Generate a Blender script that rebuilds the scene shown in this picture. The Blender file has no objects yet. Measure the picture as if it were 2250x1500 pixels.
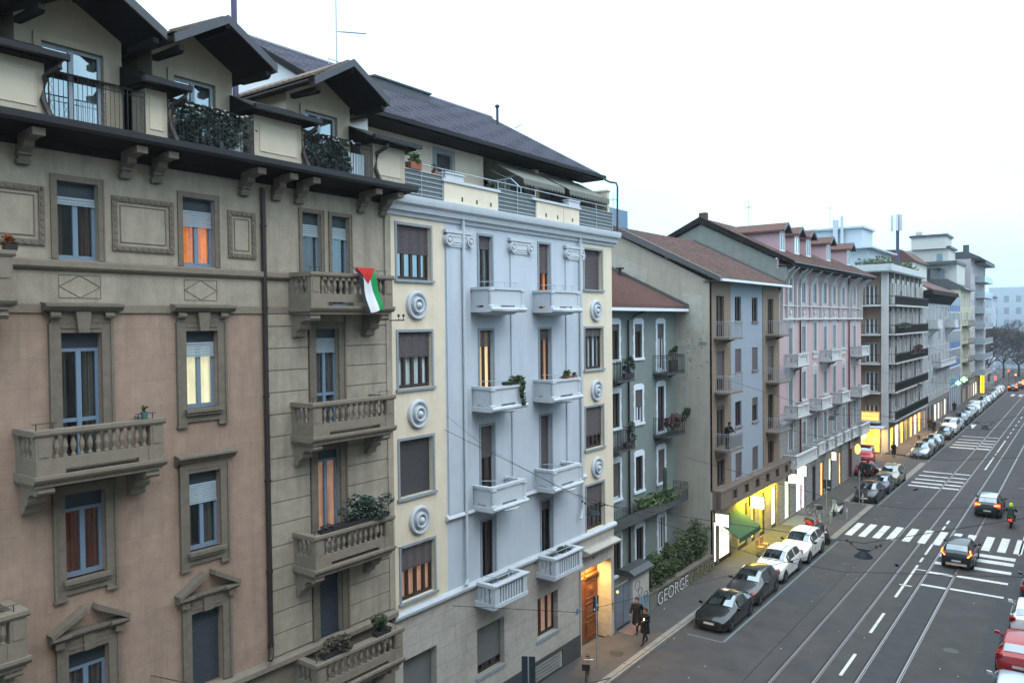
import bpy, bmesh, math, random
from mathutils import Matrix, Vector
random.seed(7)
C = bpy.context.scene.collection
SC = bpy.context.scene
R = math.radians
PI = math.pi
# ---------------------------------------------------------------- camera
cd = bpy.data.cameras.new('camera')
cam = bpy.data.objects.new('camera', cd)
C.objects.link(cam)
cd.sensor_width = 36
cd.lens = 1720 / 2250 * 36
cd.clip_start = 0.1
cd.clip_end = 3000
_rot = Matrix(((0.8034115633, -0.0047787564, 0.5954049239),
               (0.5953243867, 0.0247468177, -0.8031042707),
               (-0.0108965374, 0.9996823288, 0.0227267897)))
cam.matrix_world = Matrix.Translation((0, 0, 15.4)) @ _rot.to_4x4()
SC.camera = cam
# ---------------------------------------------------------------- sky, sun, exposure
w = bpy.data.worlds.new('World')
SC.world = w
w.use_nodes = True
nt = w.node_tree
N, L = nt.nodes, nt.links
bg = N['Background']
sky = N.new('ShaderNodeTexSky')
sky.sky_type = 'NISHITA'
sky.sun_disc = False
sky.sun_elevation = R(48)
sky.sun_rotation = R(75)
sky.dust_density = 3
tc = N.new('ShaderNodeTexCoord')
mp = N.new('ShaderNodeMapping')
mp.inputs['Scale'].default_value = (1.2, 1.2, 3.5)
nz = N.new('ShaderNodeTexNoise')
nz.inputs['Scale'].default_value = 1.6
nz.inputs['Detail'].default_value = 5
L.new(tc.outputs['Generated'], mp.inputs[0]); L.new(mp.outputs[0], nz.inputs[0])
cr = N.new('ShaderNodeValToRGB')
cr.color_ramp.elements[0].position = 0.30
cr.color_ramp.elements[0].color = (8.8, 11.9, 13.9, 1)
cr.color_ramp.elements[1].position = 0.62
cr.color_ramp.elements[1].color = (12.8, 14.8, 16.8, 1)
L.new(nz.outputs[0], cr.inputs[0])
mx = N.new('ShaderNodeMix'); mx.data_type = 'RGBA'
mx.inputs[0].default_value = 0.85
sx = N.new('ShaderNodeSeparateXYZ'); L.new(tc.outputs['Generated'], sx.inputs[0])
gr = N.new('ShaderNodeValToRGB')
gr.color_ramp.elements[0].position = 0.0; gr.color_ramp.elements[0].color = (.44, .74, .84, 1)
gr.color_ramp.elements[1].position = 0.42; gr.color_ramp.elements[1].color = (1, 1, 1, 1)
e_ = gr.color_ramp.elements.new(.14); e_.color = (.60, .83, .89, 1)
e_ = gr.color_ramp.elements.new(.95); e_.color = (2.3, 2.25, 2.15, 1)
e_ = gr.color_ramp.elements.new(.6); e_.color = (1.35, 1.32, 1.28, 1)
L.new(sx.outputs[2], gr.inputs[0])
mg = N.new('ShaderNodeMix'); mg.data_type = 'RGBA'; mg.blend_type = 'MULTIPLY'; mg.inputs[0].default_value = 1
L.new(cr.outputs[0], mg.inputs[6]); L.new(gr.outputs[0], mg.inputs[7])
L.new(sky.outputs[0], mx.inputs[6]); L.new(mg.outputs[2], mx.inputs[7])
L.new(mx.outputs[2], bg.inputs[0])
bg.inputs[1].default_value = 0.105
sd = bpy.data.lights.new('sun', 'SUN')
sd.energy = 0.5
sd.angle = R(25)
sd.color = (1.0, 0.97, 0.93)
sun = bpy.data.objects.new('sun', sd)
C.objects.link(sun)
sun.rotation_euler = (R(42), 0, R(75))
SC.view_settings.view_transform = 'Standard'
SC.view_settings.look = 'None'
SC.view_settings.exposure = 0.56
SC.view_settings.gamma = 1
SC.cycles.max_bounces = 5
SC.cycles.diffuse_bounces = 1
SC.cycles.glossy_bounces = 3
SC.cycles.transparent_max_bounces = 12
SC.cycles.caustics_reflective = False
SC.cycles.caustics_refractive = False
try:
    SC.cycles.use_denoising = True
except Exception:
    pass
# ---------------------------------------------------------------- materials
MATS = {}
def mat(name, col, rough=0.8, var=0.12, scale=3.0, bump=0.0, metal=0.0, streak=0.0, emit=0.0, ecol=None,
        spec=0.4, stain=0.0, stainc=(0.1, 0.095, 0.085), bscale=None, coat=0.0, lines=None):
    if name in MATS: return MATS[name]
    m = bpy.data.materials.new(name); m.use_nodes = True
    n, l = m.node_tree.nodes, m.node_tree.links
    b = n['Principled BSDF']
    b.inputs['Roughness'].default_value = rough
    b.inputs['Metallic'].default_value = metal
    b.inputs['Specular IOR Level'].default_value = spec
    if coat: b.inputs['Coat Weight'].default_value = coat; b.inputs['Coat Roughness'].default_value = 0.05
    t = n.new('ShaderNodeTexCoord')
    src = t.outputs['Object']
    last = None
    if var > 0:
        a = n.new('ShaderNodeTexNoise'); a.inputs['Scale'].default_value = scale; a.inputs['Detail'].default_value = 6
        a.inputs['Roughness'].default_value = 0.65
        l.new(src, a.inputs[0])
        r = n.new('ShaderNodeMapRange')
        r.inputs[1].default_value = 0.25; r.inputs[2].default_value = 0.75
        r.inputs[3].default_value = 1 - var; r.inputs[4].default_value = 1 + var
        l.new(a.outputs[0], r.inputs[0])
        v = n.new('ShaderNodeVectorMath'); v.operation = 'SCALE'
        v.inputs[0].default_value = col; l.new(r.outputs[0], v.inputs['Scale'])
        last = v.outputs[0]
    if stain > 0 or streak > 0:
        mp_ = n.new('ShaderNodeMapping')
        mp_.inputs['Scale'].default_value = (1, 1, 0.12) if streak > 0 else (0.45, 0.45, 0.45)
        l.new(src, mp_.inputs[0])
        a2 = n.new('ShaderNodeTexNoise'); a2.inputs['Scale'].default_value = 2.2 if streak > 0 else 1.4
        a2.inputs['Detail'].default_value = 8; a2.inputs['Roughness'].default_value = 0.7
        l.new(mp_.outputs[0], a2.inputs[0])
        r2 = n.new('ShaderNodeMapRange'); r2.inputs[1].default_value = 0.47; r2.inputs[2].default_value = 0.74
        r2.inputs[3].default_value = 0; r2.inputs[4].default_value = max(stain, streak)
        l.new(a2.outputs[0], r2.inputs[0])
        mm = n.new('ShaderNodeMix'); mm.data_type = 'RGBA'
        l.new(r2.outputs[0], mm.inputs[0])
        if last: l.new(last, mm.inputs[6])
        else: mm.inputs[6].default_value = (*col, 1)
        mm.inputs[7].default_value = (*stainc, 1)
        last = mm.outputs[2]
    if lines:   # (axis-scale z, darkness, width) thin masonry joints
        zs, us, dk, wd = lines
        sp = n.new('ShaderNodeSeparateXYZ'); l.new(src, sp.inputs[0])
        cb = n.new('ShaderNodeCombineXYZ'); l.new(sp.outputs[1], cb.inputs[0]); l.new(sp.outputs[2], cb.inputs[1])
        bk = n.new('ShaderNodeTexBrick')
        bk.inputs['Scale'].default_value = 1; bk.inputs['Brick Width'].default_value = us
        bk.inputs['Row Height'].default_value = zs; bk.inputs['Mortar Size'].default_value = wd
        bk.inputs['Mortar Smooth'].default_value = 0.3
        bk.inputs['Color1'].default_value = (1, 1, 1, 1); bk.inputs['Color2'].default_value = (0.93, 0.93, 0.93, 1)
        bk.inputs['Mortar'].default_value = (dk, dk, dk, 1)
        l.new(cb.outputs[0], bk.inputs[0])
        m2 = n.new('ShaderNodeMix'); m2.data_type = 'RGBA'; m2.blend_type = 'MULTIPLY'; m2.inputs[0].default_value = 1
        if last: l.new(last, m2.inputs[6])
        else: m2.inputs[6].default_value = (*col, 1)
        l.new(bk.outputs[0], m2.inputs[7]); last = m2.outputs[2]
    if last: l.new(last, b.inputs['Base Color'])
    else: b.inputs['Base Color'].default_value = (*col, 1)
    if bump > 0:
        a3 = n.new('ShaderNodeTexNoise'); a3.inputs['Scale'].default_value = bscale or 25; a3.inputs['Detail'].default_value = 5
        l.new(src, a3.inputs[0])
        bp = n.new('ShaderNodeBump'); bp.inputs['Strength'].default_value = bump; bp.inputs['Distance'].default_value = 0.02
        l.new(a3.outputs[0], bp.inputs['Height']); l.new(bp.outputs[0], b.inputs['Normal'])
    if emit > 0:
        b.inputs['Emission Color'].default_value = (*(ecol or col), 1)
        b.inputs['Emission Strength'].default_value = emit
        if var > 0:
            me_ = n.new('ShaderNodeMapping'); me_.inputs['Scale'].default_value = (2.5, 7, 0.9); l.new(src, me_.inputs[0])
            ne = n.new('ShaderNodeTexNoise'); ne.inputs['Scale'].default_value = 1.3; ne.inputs['Detail'].default_value = 4; l.new(me_.outputs[0], ne.inputs[0])
            re = n.new('ShaderNodeMapRange'); re.inputs[1].default_value = .3; re.inputs[2].default_value = .7; re.inputs[3].default_value = max(.15, 1 - var * 3); re.inputs[4].default_value = 1 + var * 1.5; l.new(ne.outputs[0], re.inputs[0])
            ve = n.new('ShaderNodeVectorMath'); ve.operation = 'SCALE'; ve.inputs[0].default_value = (ecol or col); l.new(re.outputs[0], ve.inputs['Scale']); l.new(ve.outputs[0], b.inputs['Emission Color'])
    MATS[name] = m
    return m
def glass(name, tint=(0.02, 0.03, 0.035), refl=0.12, trans=0.75):
    if name in MATS: return MATS[name]
    m = bpy.data.materials.new(name); m.use_nodes = True
    n, l = m.node_tree.nodes, m.node_tree.links
    for x in list(n):
        if x.type != 'OUTPUT_MATERIAL': n.remove(x)
    out = [x for x in n if x.type == 'OUTPUT_MATERIAL'][0]
    tr = n.new('ShaderNodeBsdfTransparent'); tr.inputs[0].default_value = (trans, trans, trans, 1)
    df = n.new('ShaderNodeBsdfPrincipled'); df.inputs['Base Color'].default_value = (*tint, 1); df.inputs['Roughness'].default_value = 0.04
    gl = n.new('ShaderNodeBsdfGlossy'); gl.inputs['Roughness'].default_value = 0.03; gl.inputs[0].default_value = (0.8, 0.93, 1, 1)
    lw = n.new('ShaderNodeLayerWeight'); lw.inputs[0].default_value = 0.35
    mr = n.new('ShaderNodeMapRange'); mr.inputs[3].default_value = refl; mr.inputs[4].default_value = min(1, refl * 3.5)
    l.new(lw.outputs['Fresnel'], mr.inputs[0])
    ms = n.new('ShaderNodeMixShader'); l.new(mr.outputs[0], ms.inputs[0])
    l.new((tr if trans > 0 else df).outputs[0], ms.inputs[1]); l.new(gl.outputs[0], ms.inputs[2])
    l.new(ms.outputs[0], out.inputs[0])
    MATS[name] = m
    return m
PLASTER_PINK = mat('pink stone plaster', (0.325, 0.228, 0.175), 0.9, 0.18, 2.5, 0.5, streak=0.7, stainc=(0.2, 0.14, 0.105), lines=(0.64, 1.3, 0.84, 0.01))
PLASTER_GREY = mat('grey beige stone plaster', (0.32, 0.278, 0.222), 0.9, 0.18, 3, 0.5, streak=0.75, stainc=(0.17, 0.15, 0.12))
TRIM = mat('grey brown cast stone', (0.16, 0.133, 0.105), 0.88, 0.2, 5, 0.4, stain=0.5, stainc=(0.1, 0.088, 0.07))
TRIM_LIGHT = mat('pale cast stone', (0.20, 0.166, 0.13), 0.88, 0.15, 5, 0.3, stain=0.4, stainc=(0.18, 0.155, 0.125))
ATTIC_BEIGE = mat('attic beige render', (0.44, 0.385, 0.30), 0.9, 0.08, 3, 0.2, streak=0.25, stainc=(0.3, 0.25, 0.17))
DARKWOOD = mat('dark brown wood', (0.012, 0.010, 0.010), 0.8, 0.25, 6, spec=0.15)
DARKMETAL = mat('dark painted metal', (0.035, 0.034, 0.04), 0.45, 0.1, 6, metal=0.3)
FASCIA = mat('grey metal fascia', (0.07, 0.075, 0.085), 0.5, 0.12, 4, metal=0.4)
PIPE = mat('brown downpipe', (0.035, 0.026, 0.024), 0.5, 0.1, 6, metal=0.2)
BLUEFRAME = mat('blue grey window frame', (0.16, 0.225, 0.315), 0.5, 0.05, 5)
NAVYBOX = mat('dark slate shutter box', (0.03, 0.042, 0.055), 0.6, 0.06, 5)
BLUESHUT = mat('grey blue roller slats', (0.3, 0.37, 0.42), 0.6, 0.05, 5)
BROWNSHUT = mat('brown grey roller slats', (0.085, 0.07, 0.075), 0.6, 0.08, 5)
DARKSHUT = mat('charcoal roller slats', (0.045, 0.043, 0.045), 0.6, 0.08, 5)
GREYSHUT = mat('grey roller slats', (0.13, 0.135, 0.135), 0.6, 0.08, 5)
BROWNFRAME = mat('dark brown window frame', (0.035, 0.022, 0.02), 0.5, 0.1, 5)
WHITEFRAME = mat('white painted frame', (0.62, 0.66, 0.7), 0.5, 0.05, 5)
GLASS = glass('window glass', refl=0.05, trans=0.96)
GLASSM = glass('mirroring window glass', refl=0.3, trans=0.7)
CARGLASS = glass('car glass', (0.008, 0.01, 0.011), refl=0.16, trans=0)
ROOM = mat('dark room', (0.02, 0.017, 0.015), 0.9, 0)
CURT_W = mat('white curtain', (0.7, 0.8, 0.85), 0.9, 0.05, 2)
CURT_G = mat('grey net curtain', (0.10, 0.095, 0.09), 0.9, 0.1, 2)
CURT_D = mat('brown dark curtain', (0.06, 0.035, 0.03), 0.9, 0.1, 2)
LIT_ORANGE = mat('orange lit curtain', (0.8, 0.25, 0.04), 0.9, 0.25, 6, emit=0.24, ecol=(1, 0.26, 0.03))
LIT_YELLOW = mat('yellow lit curtain', (0.8, 0.75, 0.5), 0.9, 0.1, 5, emit=0.36, ecol=(1, 0.95, 0.66))
LIT_CREAM = mat('cream lit curtain', (0.8, 0.65, 0.4), 0.9, 0.1, 5, emit=0.5, ecol=(1, 0.72, 0.4))
LIT_PEACH = mat('peach lit curtain', (0.75, 0.45, 0.3), 0.9, 0.15, 5, emit=0.11, ecol=(1, 0.5, 0.3))
LIT_RED = mat('dim red lit room', (0.07, 0.02, 0.01), 0.9, 0.3, 3, emit=0.012, ecol=(1, 0.2, 0.06))
# ---------------------------------------------------------------- mesh helpers
class Frame:   # local (u along wall, d outwards, z up) -> world
    def __init__(s, o, u, n): s.o, s.u, s.n = Vector(o), Vector(u), Vector(n)
    def __call__(s, u, d, z):
        return (s.o.x + s.u.x * u + s.n.x * d, s.o.y + s.u.y * u + s.n.y * d, s.o.z + z)
def front(x): return Frame((x, 0, 0), (0, 1, 0), (1, 0, 0))      # street facade at world x
def side(y): return Frame((0, y, 0), (1, 0, 0), (0, -1, 0))      # wall facing the camera at world y
F0 = Frame((0, 0, 0), (1, 0, 0), (0, 1, 0))                      # plain axes
ORG = {}
NOSPLIT = {'foliage', 'balustrade', 'railing', 'blossom', 'roof_tiles', 'lettering', 'vent_grille', 'shutter', 'window', 'balcony', 'crown', 'element', 'spokes', 'body', 'triangle', 'band', 'stem', 'guard', 'carving', 'scribble', 'portal', 'taillight', 'headlight', 'rafter', 'antenna', 'door', 'dormer', 'wheel', 'shop_window', 'hanger', 'frame'}
class MB:
    def __init__(s): s.v, s.f, s.sm = [], [], False
    def add(s, pts, faces):
        b = len(s.v); s.v += [tuple(p) for p in pts]; s.f += [tuple(b + i for i in f) for f in faces]; return s
    def box(s, F, u0, u1, d0, d1, z0, z1):
        P = [F(u, d, z) for z in (z0, z1) for u, d in ((u0, d0), (u1, d0), (u1, d1), (u0, d1))]
        return s.add(P, [(0, 3, 2, 1), (4, 5, 6, 7), (0, 1, 5, 4), (1, 2, 6, 5), (2, 3, 7, 6), (3, 0, 4, 7)])
    def quad(s, a, b, c, d): return s.add([a, b, c, d], [(0, 1, 2, 3)])
    def prism(s, F, poly, d0, d1):      # polygon in (u,z) extruded along d
        n = len(poly); P = [F(u, d0, z) for u, z in poly] + [F(u, d1, z) for u, z in poly]
        return s.add(P, [tuple(range(n))[::-1], tuple(range(n, 2 * n))] + [(i, (i + 1) % n, n + (i + 1) % n, n + i) for i in range(n)])
    def prismu(s, F, poly, u0, u1):     # polygon in (d,z) extruded along u
        n = len(poly); P = [F(u0, d, z) for d, z in poly] + [F(u1, d, z) for d, z in poly]
        return s.add(P, [tuple(range(n))[::-1], tuple(range(n, 2 * n))] + [(i, (i + 1) % n, n + (i + 1) % n, n + i) for i in range(n)])
    def lathe(s, c, prof, n=10, F=None, axis='z'):   # profile (r,h) about z (or about wall normal)
        P = []
        for r, h in prof:
            for k in range(n):
                a = 2 * PI * k / n
                if axis == 'z': P.append((c[0] + r * math.cos(a), c[1] + r * math.sin(a), c[2] + h))
                else: P.append(F(c[0] + r * math.cos(a), c[1] + h, c[2] + r * math.sin(a)))
        m = len(prof)
        fs = [(i * n + k, i * n + (k + 1) % n, (i + 1) * n + (k + 1) % n, (i + 1) * n + k) for i in range(m - 1) for k in range(n)]
        fs += [tuple(range(n))[::-1], tuple(range((m - 1) * n, m * n))]
        return s.add(P, fs)
    def tube(s, pts, r, n=6, r2=None):
        pts = [Vector(p) for p in pts]; P = []
        m = len(pts)
        for i, p in enumerate(pts):
            t = (pts[min(i + 1, m - 1)] - pts[max(i - 1, 0)]).normalized()
            a = Vector((0, 0, 1)) if abs(t.z) < 0.9 else Vector((1, 0, 0))
            x = t.cross(a).normalized(); y = t.cross(x)
            rr = r if r2 is None else r + (r2 - r) * i / (m - 1)
            P += [p + x * rr * math.cos(2 * PI * k / n) + y * rr * math.sin(2 * PI * k / n) for k in range(n)]
        fs = [(i * n + k, i * n + (k + 1) % n, (i + 1) * n + (k + 1) % n, (i + 1) * n + k) for i in range(m - 1) for k in range(n)]
        fs += [tuple(range(n))[::-1], tuple(range((m - 1) * n, m * n))]
        return s.add(P, fs)
    def wall(s, F, u0, u1, z0, z1, holes, dep=0.3, d=0.0):
        us = sorted({u0, u1} | {min(max(h[i], u0), u1) for h in holes for i in (0, 1)})
        zs = sorted({z0, z1} | {min(max(h[i], z0), z1) for h in holes for i in (2, 3)})
        for i in range(len(us) - 1):
            for j in range(len(zs) - 1):
                uc, zc = (us[i] + us[i + 1]) / 2, (zs[j] + zs[j + 1]) / 2
                if any(h[0] < uc < h[1] and h[2] < zc < h[3] for h in holes): continue
                s.quad(F(us[i], d, zs[j]), F(us[i + 1], d, zs[j]), F(us[i + 1], d, zs[j + 1]), F(us[i], d, zs[j + 1]))
        for h in holes:
            a, b, c_, e = h[:4]
            if b <= u0 or a >= u1 or e <= z0 or c_ >= z1: continue
            a, b, c_, e = max(a, u0), min(b, u1), max(c_, z0), min(e, z1)
            s.quad(F(a, d, c_), F(a, d - dep, c_), F(a, d - dep, e), F(a, d, e))
            s.quad(F(b, d, c_), F(b, d, e), F(b, d - dep, e), F(b, d - dep, c_))
            if c_ > z0: s.quad(F(a, d, c_), F(b, d, c_), F(b, d - dep, c_), F(a, d - dep, c_))
            if e < z1: s.quad(F(a, d, e), F(a, d - dep, e), F(b, d - dep, e), F(b, d, e))
        return s
    def clusters(s):
        n = len(s.v); p = list(range(n))
        def fd(a):
            while p[a] != a: p[a] = p[p[a]]; a = p[a]
            return a
        for f in s.f:
            a = fd(f[0])
            for q in f[1:]: p[fd(q)] = a
        box = {}
        for i, (x, y, z) in enumerate(s.v):
            b = box.setdefault(fd(i), [x, y, z, x, y, z])
            b[0] = min(b[0], x); b[1] = min(b[1], y); b[2] = min(b[2], z); b[3] = max(b[3], x); b[4] = max(b[4], y); b[5] = max(b[5], z)
        ks = list(box)
        if len(ks) < 2 or len(ks) > 700: return None
        e = .03
        for i, a in enumerate(ks):
            A = box[a]
            for b in ks[i + 1:]:
                B = box[b]
                if all(A[q] - e <= B[q + 3] and B[q] - e <= A[q + 3] for q in range(3)): p[fd(b)] = fd(a)
        g = {}
        for i, f in enumerate(s.f): g.setdefault(fd(f[0]), []).append(f)
        return list(g.values()) if 1 < len(g) <= 100 else None
    def build(s, name, m, parent=None, label=None, kind=None, smooth=False, angle=35):
        if parent is not None and name not in NOSPLIT:
            g = s.clusters()
            if g:
                o = None
                for fs in g:
                    ids = sorted({i for f in fs for i in f}); mp = {a: k for k, a in enumerate(ids)}
                    q = MB(); q.v = [s.v[i] for i in ids]; q.f = [tuple(mp[i] for i in f) for f in fs]
                    o = q.build1(name, m, parent, label, kind, smooth, angle)
                return o
        return s.build1(name, m, parent, label, kind, smooth, angle)
    def build1(s, name, m, parent=None, label=None, kind=None, smooth=False, angle=35):
        me = bpy.data.meshes.new(name)
        o = bpy.data.objects.new(name, me); C.objects.link(o)
        org = Vector((0, 0, 0))
        if parent is not None:
            org = ORG.get(parent.name, Vector((0, 0, 0)))
            o.parent = parent; ORG[o.name] = org
        me.from_pydata([(x - org.x, y - org.y, z - org.z) for x, y, z in s.v], [], s.f)
        for mm in (m if isinstance(m, (list, tuple)) else [m]): me.materials.append(mm)
        bm = bmesh.new(); bm.from_mesh(me)
        bmesh.ops.recalc_face_normals(bm, faces=bm.faces); bm.to_mesh(me); bm.free()
        if smooth:
            for p in me.polygons: p.use_smooth = True
            try: me.set_sharp_from_angle(angle=R(angle))
            except Exception: pass
        me.update()
        if label: o['label'] = label
        if kind: o['kind'] = kind
        return o
def thing(name, label, cat, loc=(0, 0, 0), rz=0, group=None, local=False):
    o = bpy.data.objects.new(name, None); C.objects.link(o)
    o.location = loc; o.rotation_euler = (0, 0, rz)
    o.empty_display_size = 0.3
    ORG[o.name] = Vector((0, 0, 0)) if local else Vector(loc)
    o['label'] = label; o['category'] = cat
    if group: o['group'] = group
    return o
def tag(o, label, cat, group=None, kind=None):
    o['label'] = label; o['category'] = cat
    if group: o['group'] = group
    if kind: o['kind'] = kind
    return o
def recenter(o):      # put the origin of a one-mesh thing at its base
    me = o.data; xs = [v.co for v in me.vertices]
    c = Vector((sum(v.x for v in xs) / len(xs), sum(v.y for v in xs) / len(xs), min(v.z for v in xs)))
    me.transform(Matrix.Translation(-c)); o.location = c
    return o
def struct(name, mb, m, kind='structure'): return mb.build(name, m, None, kind=kind)
def dup(root, loc, rz, label, group=None):
    r = root.copy(); C.objects.link(r); r.location = loc; r.rotation_euler = (0, 0, rz)
    r['label'] = label
    if group: r['group'] = group
    for ch in list(root.children):
        c = ch.copy(); C.objects.link(c); c.parent = r
        for g in list(ch.children):
            d = g.copy(); C.objects.link(d); d.parent = c
    return r
# ---------------------------------------------------------------- facade pieces
def slats(mb, F, u0, u1, d, z0, z1, p=0.06):
    n = max(1, int((z1 - z0) / p)); h = (z1 - z0) / n
    for i in range(n):
        z = z0 + i * h
        mb.prismu(F, [(d, z + 0.006), (d + 0.012, z + 0.01), (d + 0.015, z + h * .6), (d, z + h)], u0, u1)
def curtain(mb, F, u0, u1, d, z0, z1, n=26, amp=0.035, seed=0):
    rr = random.Random(seed); P = []
    ph = rr.random() * 6
    for i in range(n + 1):
        u = u0 + (u1 - u0) * i / n
        dd = d + amp * math.sin(i * 1.3 + ph) + amp * .6 * math.sin(i * 2.9 + ph * 2)
        P += [F(u, dd, z0), F(u, dd, z1)]
    mb.add(P, [(2 * i, 2 * i + 2, 2 * i + 3, 2 * i + 1) for i in range(n)])
def win(par, F, u0, u1, z0, z1, frame=BLUEFRAME, rec=0.2, cols=2, fw=0.075, box=0.0, boxm=NAVYBOX, shut=0.0, shutm=BLUESHUT,
        curt=None, cz=None, transom=None, gl=GLASS, label=None, sill=None, sillm=None, sur=None, surm=None, lit=None, detail=True, half=None):
    """one window: frame mesh (part), with pane / shutter / curtain / sill / surround as sub-parts"""
    zt = z1
    fr = MB()
    d = -rec
    if box: zt = z1 - box
    zs = zt - shut * (zt - z0)       # bottom of roller shutter
    full = shut >= 0.99
    if not full:
        fr.box(F, u0, u0 + fw, d, d + .06, z0, zt); fr.box(F, u1 - fw, u1, d, d + .06, z0, zt)
        fr.box(F, u0 + fw, u1 - fw, d, d + .06, z0, z0 + fw * 1.4); fr.box(F, u0 + fw, u1 - fw, d, d + .06, zt - fw, zt)
        for k in range(1, cols):
            u = u0 + (u1 - u0) * k / cols
            fr.box(F, u - fw * .75, u + fw * .75, d, d + .07, z0 + fw, zt - fw)
        if transom: fr.box(F, u0 + fw, u1 - fw, d, d + .055, transom - .045, transom + .045)
    else:
        fr.box(F, u0, u1, d - .02, d - .005, z0, zt)
    W = fr.build('window', frame, par, label=label)
    if not full:
        MB().quad(F(u0 + .02, d + .03, z0), F(u1 - .02, d + .03, z0), F(u1 - .02, d + .03, zt), F(u0 + .02, d + .03, zt)).build('pane', gl, W)
    if box: MB().box(F, u0, u1, d + .0, d + .05, zt, z1).build('shutter_box', boxm, W)
    if shut > 0:
        m = MB()
        if detail: slats(m, F, u0 + .02, u1 - .02, d + .08 if not full else d + .02, zs, zt)
        else: m.box(F, u0 + .01, u1 - .01, d + .06, d + .1, zs, zt)
        m.box(F, u0 + .015, u1 - .015, d + .075, d + .105, zs - .04, zs)
        m.build('shutter', shutm, W)
    if curt is not None and not full:
        m = MB()
        hi = zt if cz is None else z0 + (zt - z0) * cz
        if half == 'l': curtain(m, F, u0 + .05, u0 + (u1 - u0) * .42, d - .14, z0, hi, seed=len(fr.v) + int(u0 * 10))
        elif half == 'both':
            curtain(m, F, u0 + .05, u0 + (u1 - u0) * .28, d - .14, z0, hi, 12); curtain(m, F, u1 - (u1 - u0) * .28, u1 - .05, d - .14, z0, hi, 12)
        else: curtain(m, F, u0 + .02, u1 - .02, d - .05, z0, hi, seed=int(u0 * 10))
        m.build('curtain', curt, W, smooth=True)
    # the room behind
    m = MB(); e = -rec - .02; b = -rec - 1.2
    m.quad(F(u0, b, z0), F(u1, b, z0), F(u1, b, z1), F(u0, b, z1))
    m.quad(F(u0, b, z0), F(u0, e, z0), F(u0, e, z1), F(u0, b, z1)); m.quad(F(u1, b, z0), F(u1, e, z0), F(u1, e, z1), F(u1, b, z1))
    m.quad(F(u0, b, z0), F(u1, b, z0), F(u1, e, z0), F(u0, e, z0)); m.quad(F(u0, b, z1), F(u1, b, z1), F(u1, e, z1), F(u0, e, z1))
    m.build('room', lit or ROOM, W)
    if sill: 
        MB().box(F, u0 - sill[0], u1 + sill[0], -rec + .06, sill[1], z0 - sill[2], z0).build('sill', sillm, W)
    if sur: sur.build('surround', surm, W)
    return W
def ring(mb, F, u0, u1, z0, z1, w, d0, d1, bottom=True):   # flat moulding round an opening
    mb.box(F, u0 - w, u0, d0, d1, z0, z1 + w); mb.box(F, u1, u1 + w, d0, d1, z0, z1 + w)
    mb.box(F, u0, u1, d0, d1, z1, z1 + w)
    if bottom: mb.box(F, u0 - w, u1 + w, d0, d1, z0 - w, z0)
BAL = [(.055, 0), (.055, .05), (.035, .06), (.03, .1), (.05, .17), (.066, .24), (.055, .31), (.032, .4), (.03, .43), (.05, .46), (.05, .5)]
def balusters(mb, F, u0, u1, d, z0, h, n, along='u', n_s=8):
    for k in range(n):
        t = u0 + (u1 - u0) * (k + .5) / n
        p = F(t, d, z0) if along == 'u' else F(d, t, z0)
        mb.lathe(p, [(r, q * h / .5) for r, q in BAL], n_s)
def railing(mb, pts, z0, z1, step=0.12, r=0.01, rail=0.018, mid=True):
    """iron railing along a polyline of (x,y) points"""
    for (xa, ya), (xb, yb) in zip(pts, pts[1:]):
        Ls = math.hypot(xb - xa, yb - ya); n = max(1, int(Ls / step))
        mb.tube([(xa, ya, z1), (xb, yb, z1)], rail, 4); mb.tube([(xa, ya, z0 + .06), (xb, yb, z0 + .06)], rail * .7, 4)
        if mid: mb.tube([(xa, ya, z1 - .13), (xb, yb, z1 - .13)], rail * .6, 4)
        for k in range(n + 1):
            t = k / n; x, y = xa + (xb - xa) * t, ya + (yb - ya) * t
            mb.tube([(x, y, z0), (x, y, z1)], r if 0 < k < n else rail, 4)
LEAF = mat('dark green foliage', (0.045, 0.075, 0.03), 0.6, 0.5, 3)
LEAF2 = mat('fresh green foliage', (0.075, 0.12, 0.04), 0.6, 0.5, 3)
LEAF3 = mat('bluish evergreen foliage', (0.035, 0.06, 0.045), 0.6, 0.45, 3)
TERRA = mat('terracotta', (0.28, 0.1, 0.06), 0.8, 0.15, 6)
DARKPOT = mat('dark plastic pot', (0.03, 0.025, 0.03), 0.6, 0.1)
WHITEPOT = mat('white planter', (0.55, 0.56, 0.58), 0.7, 0.08)
def leaves(mb, c, r, n, size=0.07, seed=1, drop=0.0):
    rr = random.Random(seed)
    cl = [(rr.uniform(-.75, .75), rr.uniform(-.75, .75), rr.uniform(-.6, .8), rr.uniform(.25, .5)) for _ in range(max(4, n // 60))]
    for i in range(n):
        q = rr.choice(cl)
        a, b = rr.uniform(0, 2 * PI), rr.uniform(-1, 1)
        s = math.sqrt(1 - b * b) * q[3] * rr.uniform(.5, 1.05)
        x = c[0] + r[0] * (q[0] + s * math.cos(a)); y = c[1] + r[1] * (q[1] + s * math.sin(a)); z = c[2] + r[2] * (q[2] + q[3] * b)
        u = Vector((rr.uniform(-1, 1), rr.uniform(-1, 1), rr.uniform(-.6, .6))).normalized(); v = u.cross(Vector((rr.uniform(-1, 1), rr.uniform(-1, 1), rr.uniform(-1, 1)))).normalized()
        k = size * rr.choice((.45, .7, 1.0, 1.25, 1.7)); p = Vector((x, y, z))
        mb.add([p - u * k, p + v * k * .45, p + u * k, p - v * k * .45], [(0, 1, 2, 3)])
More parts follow.
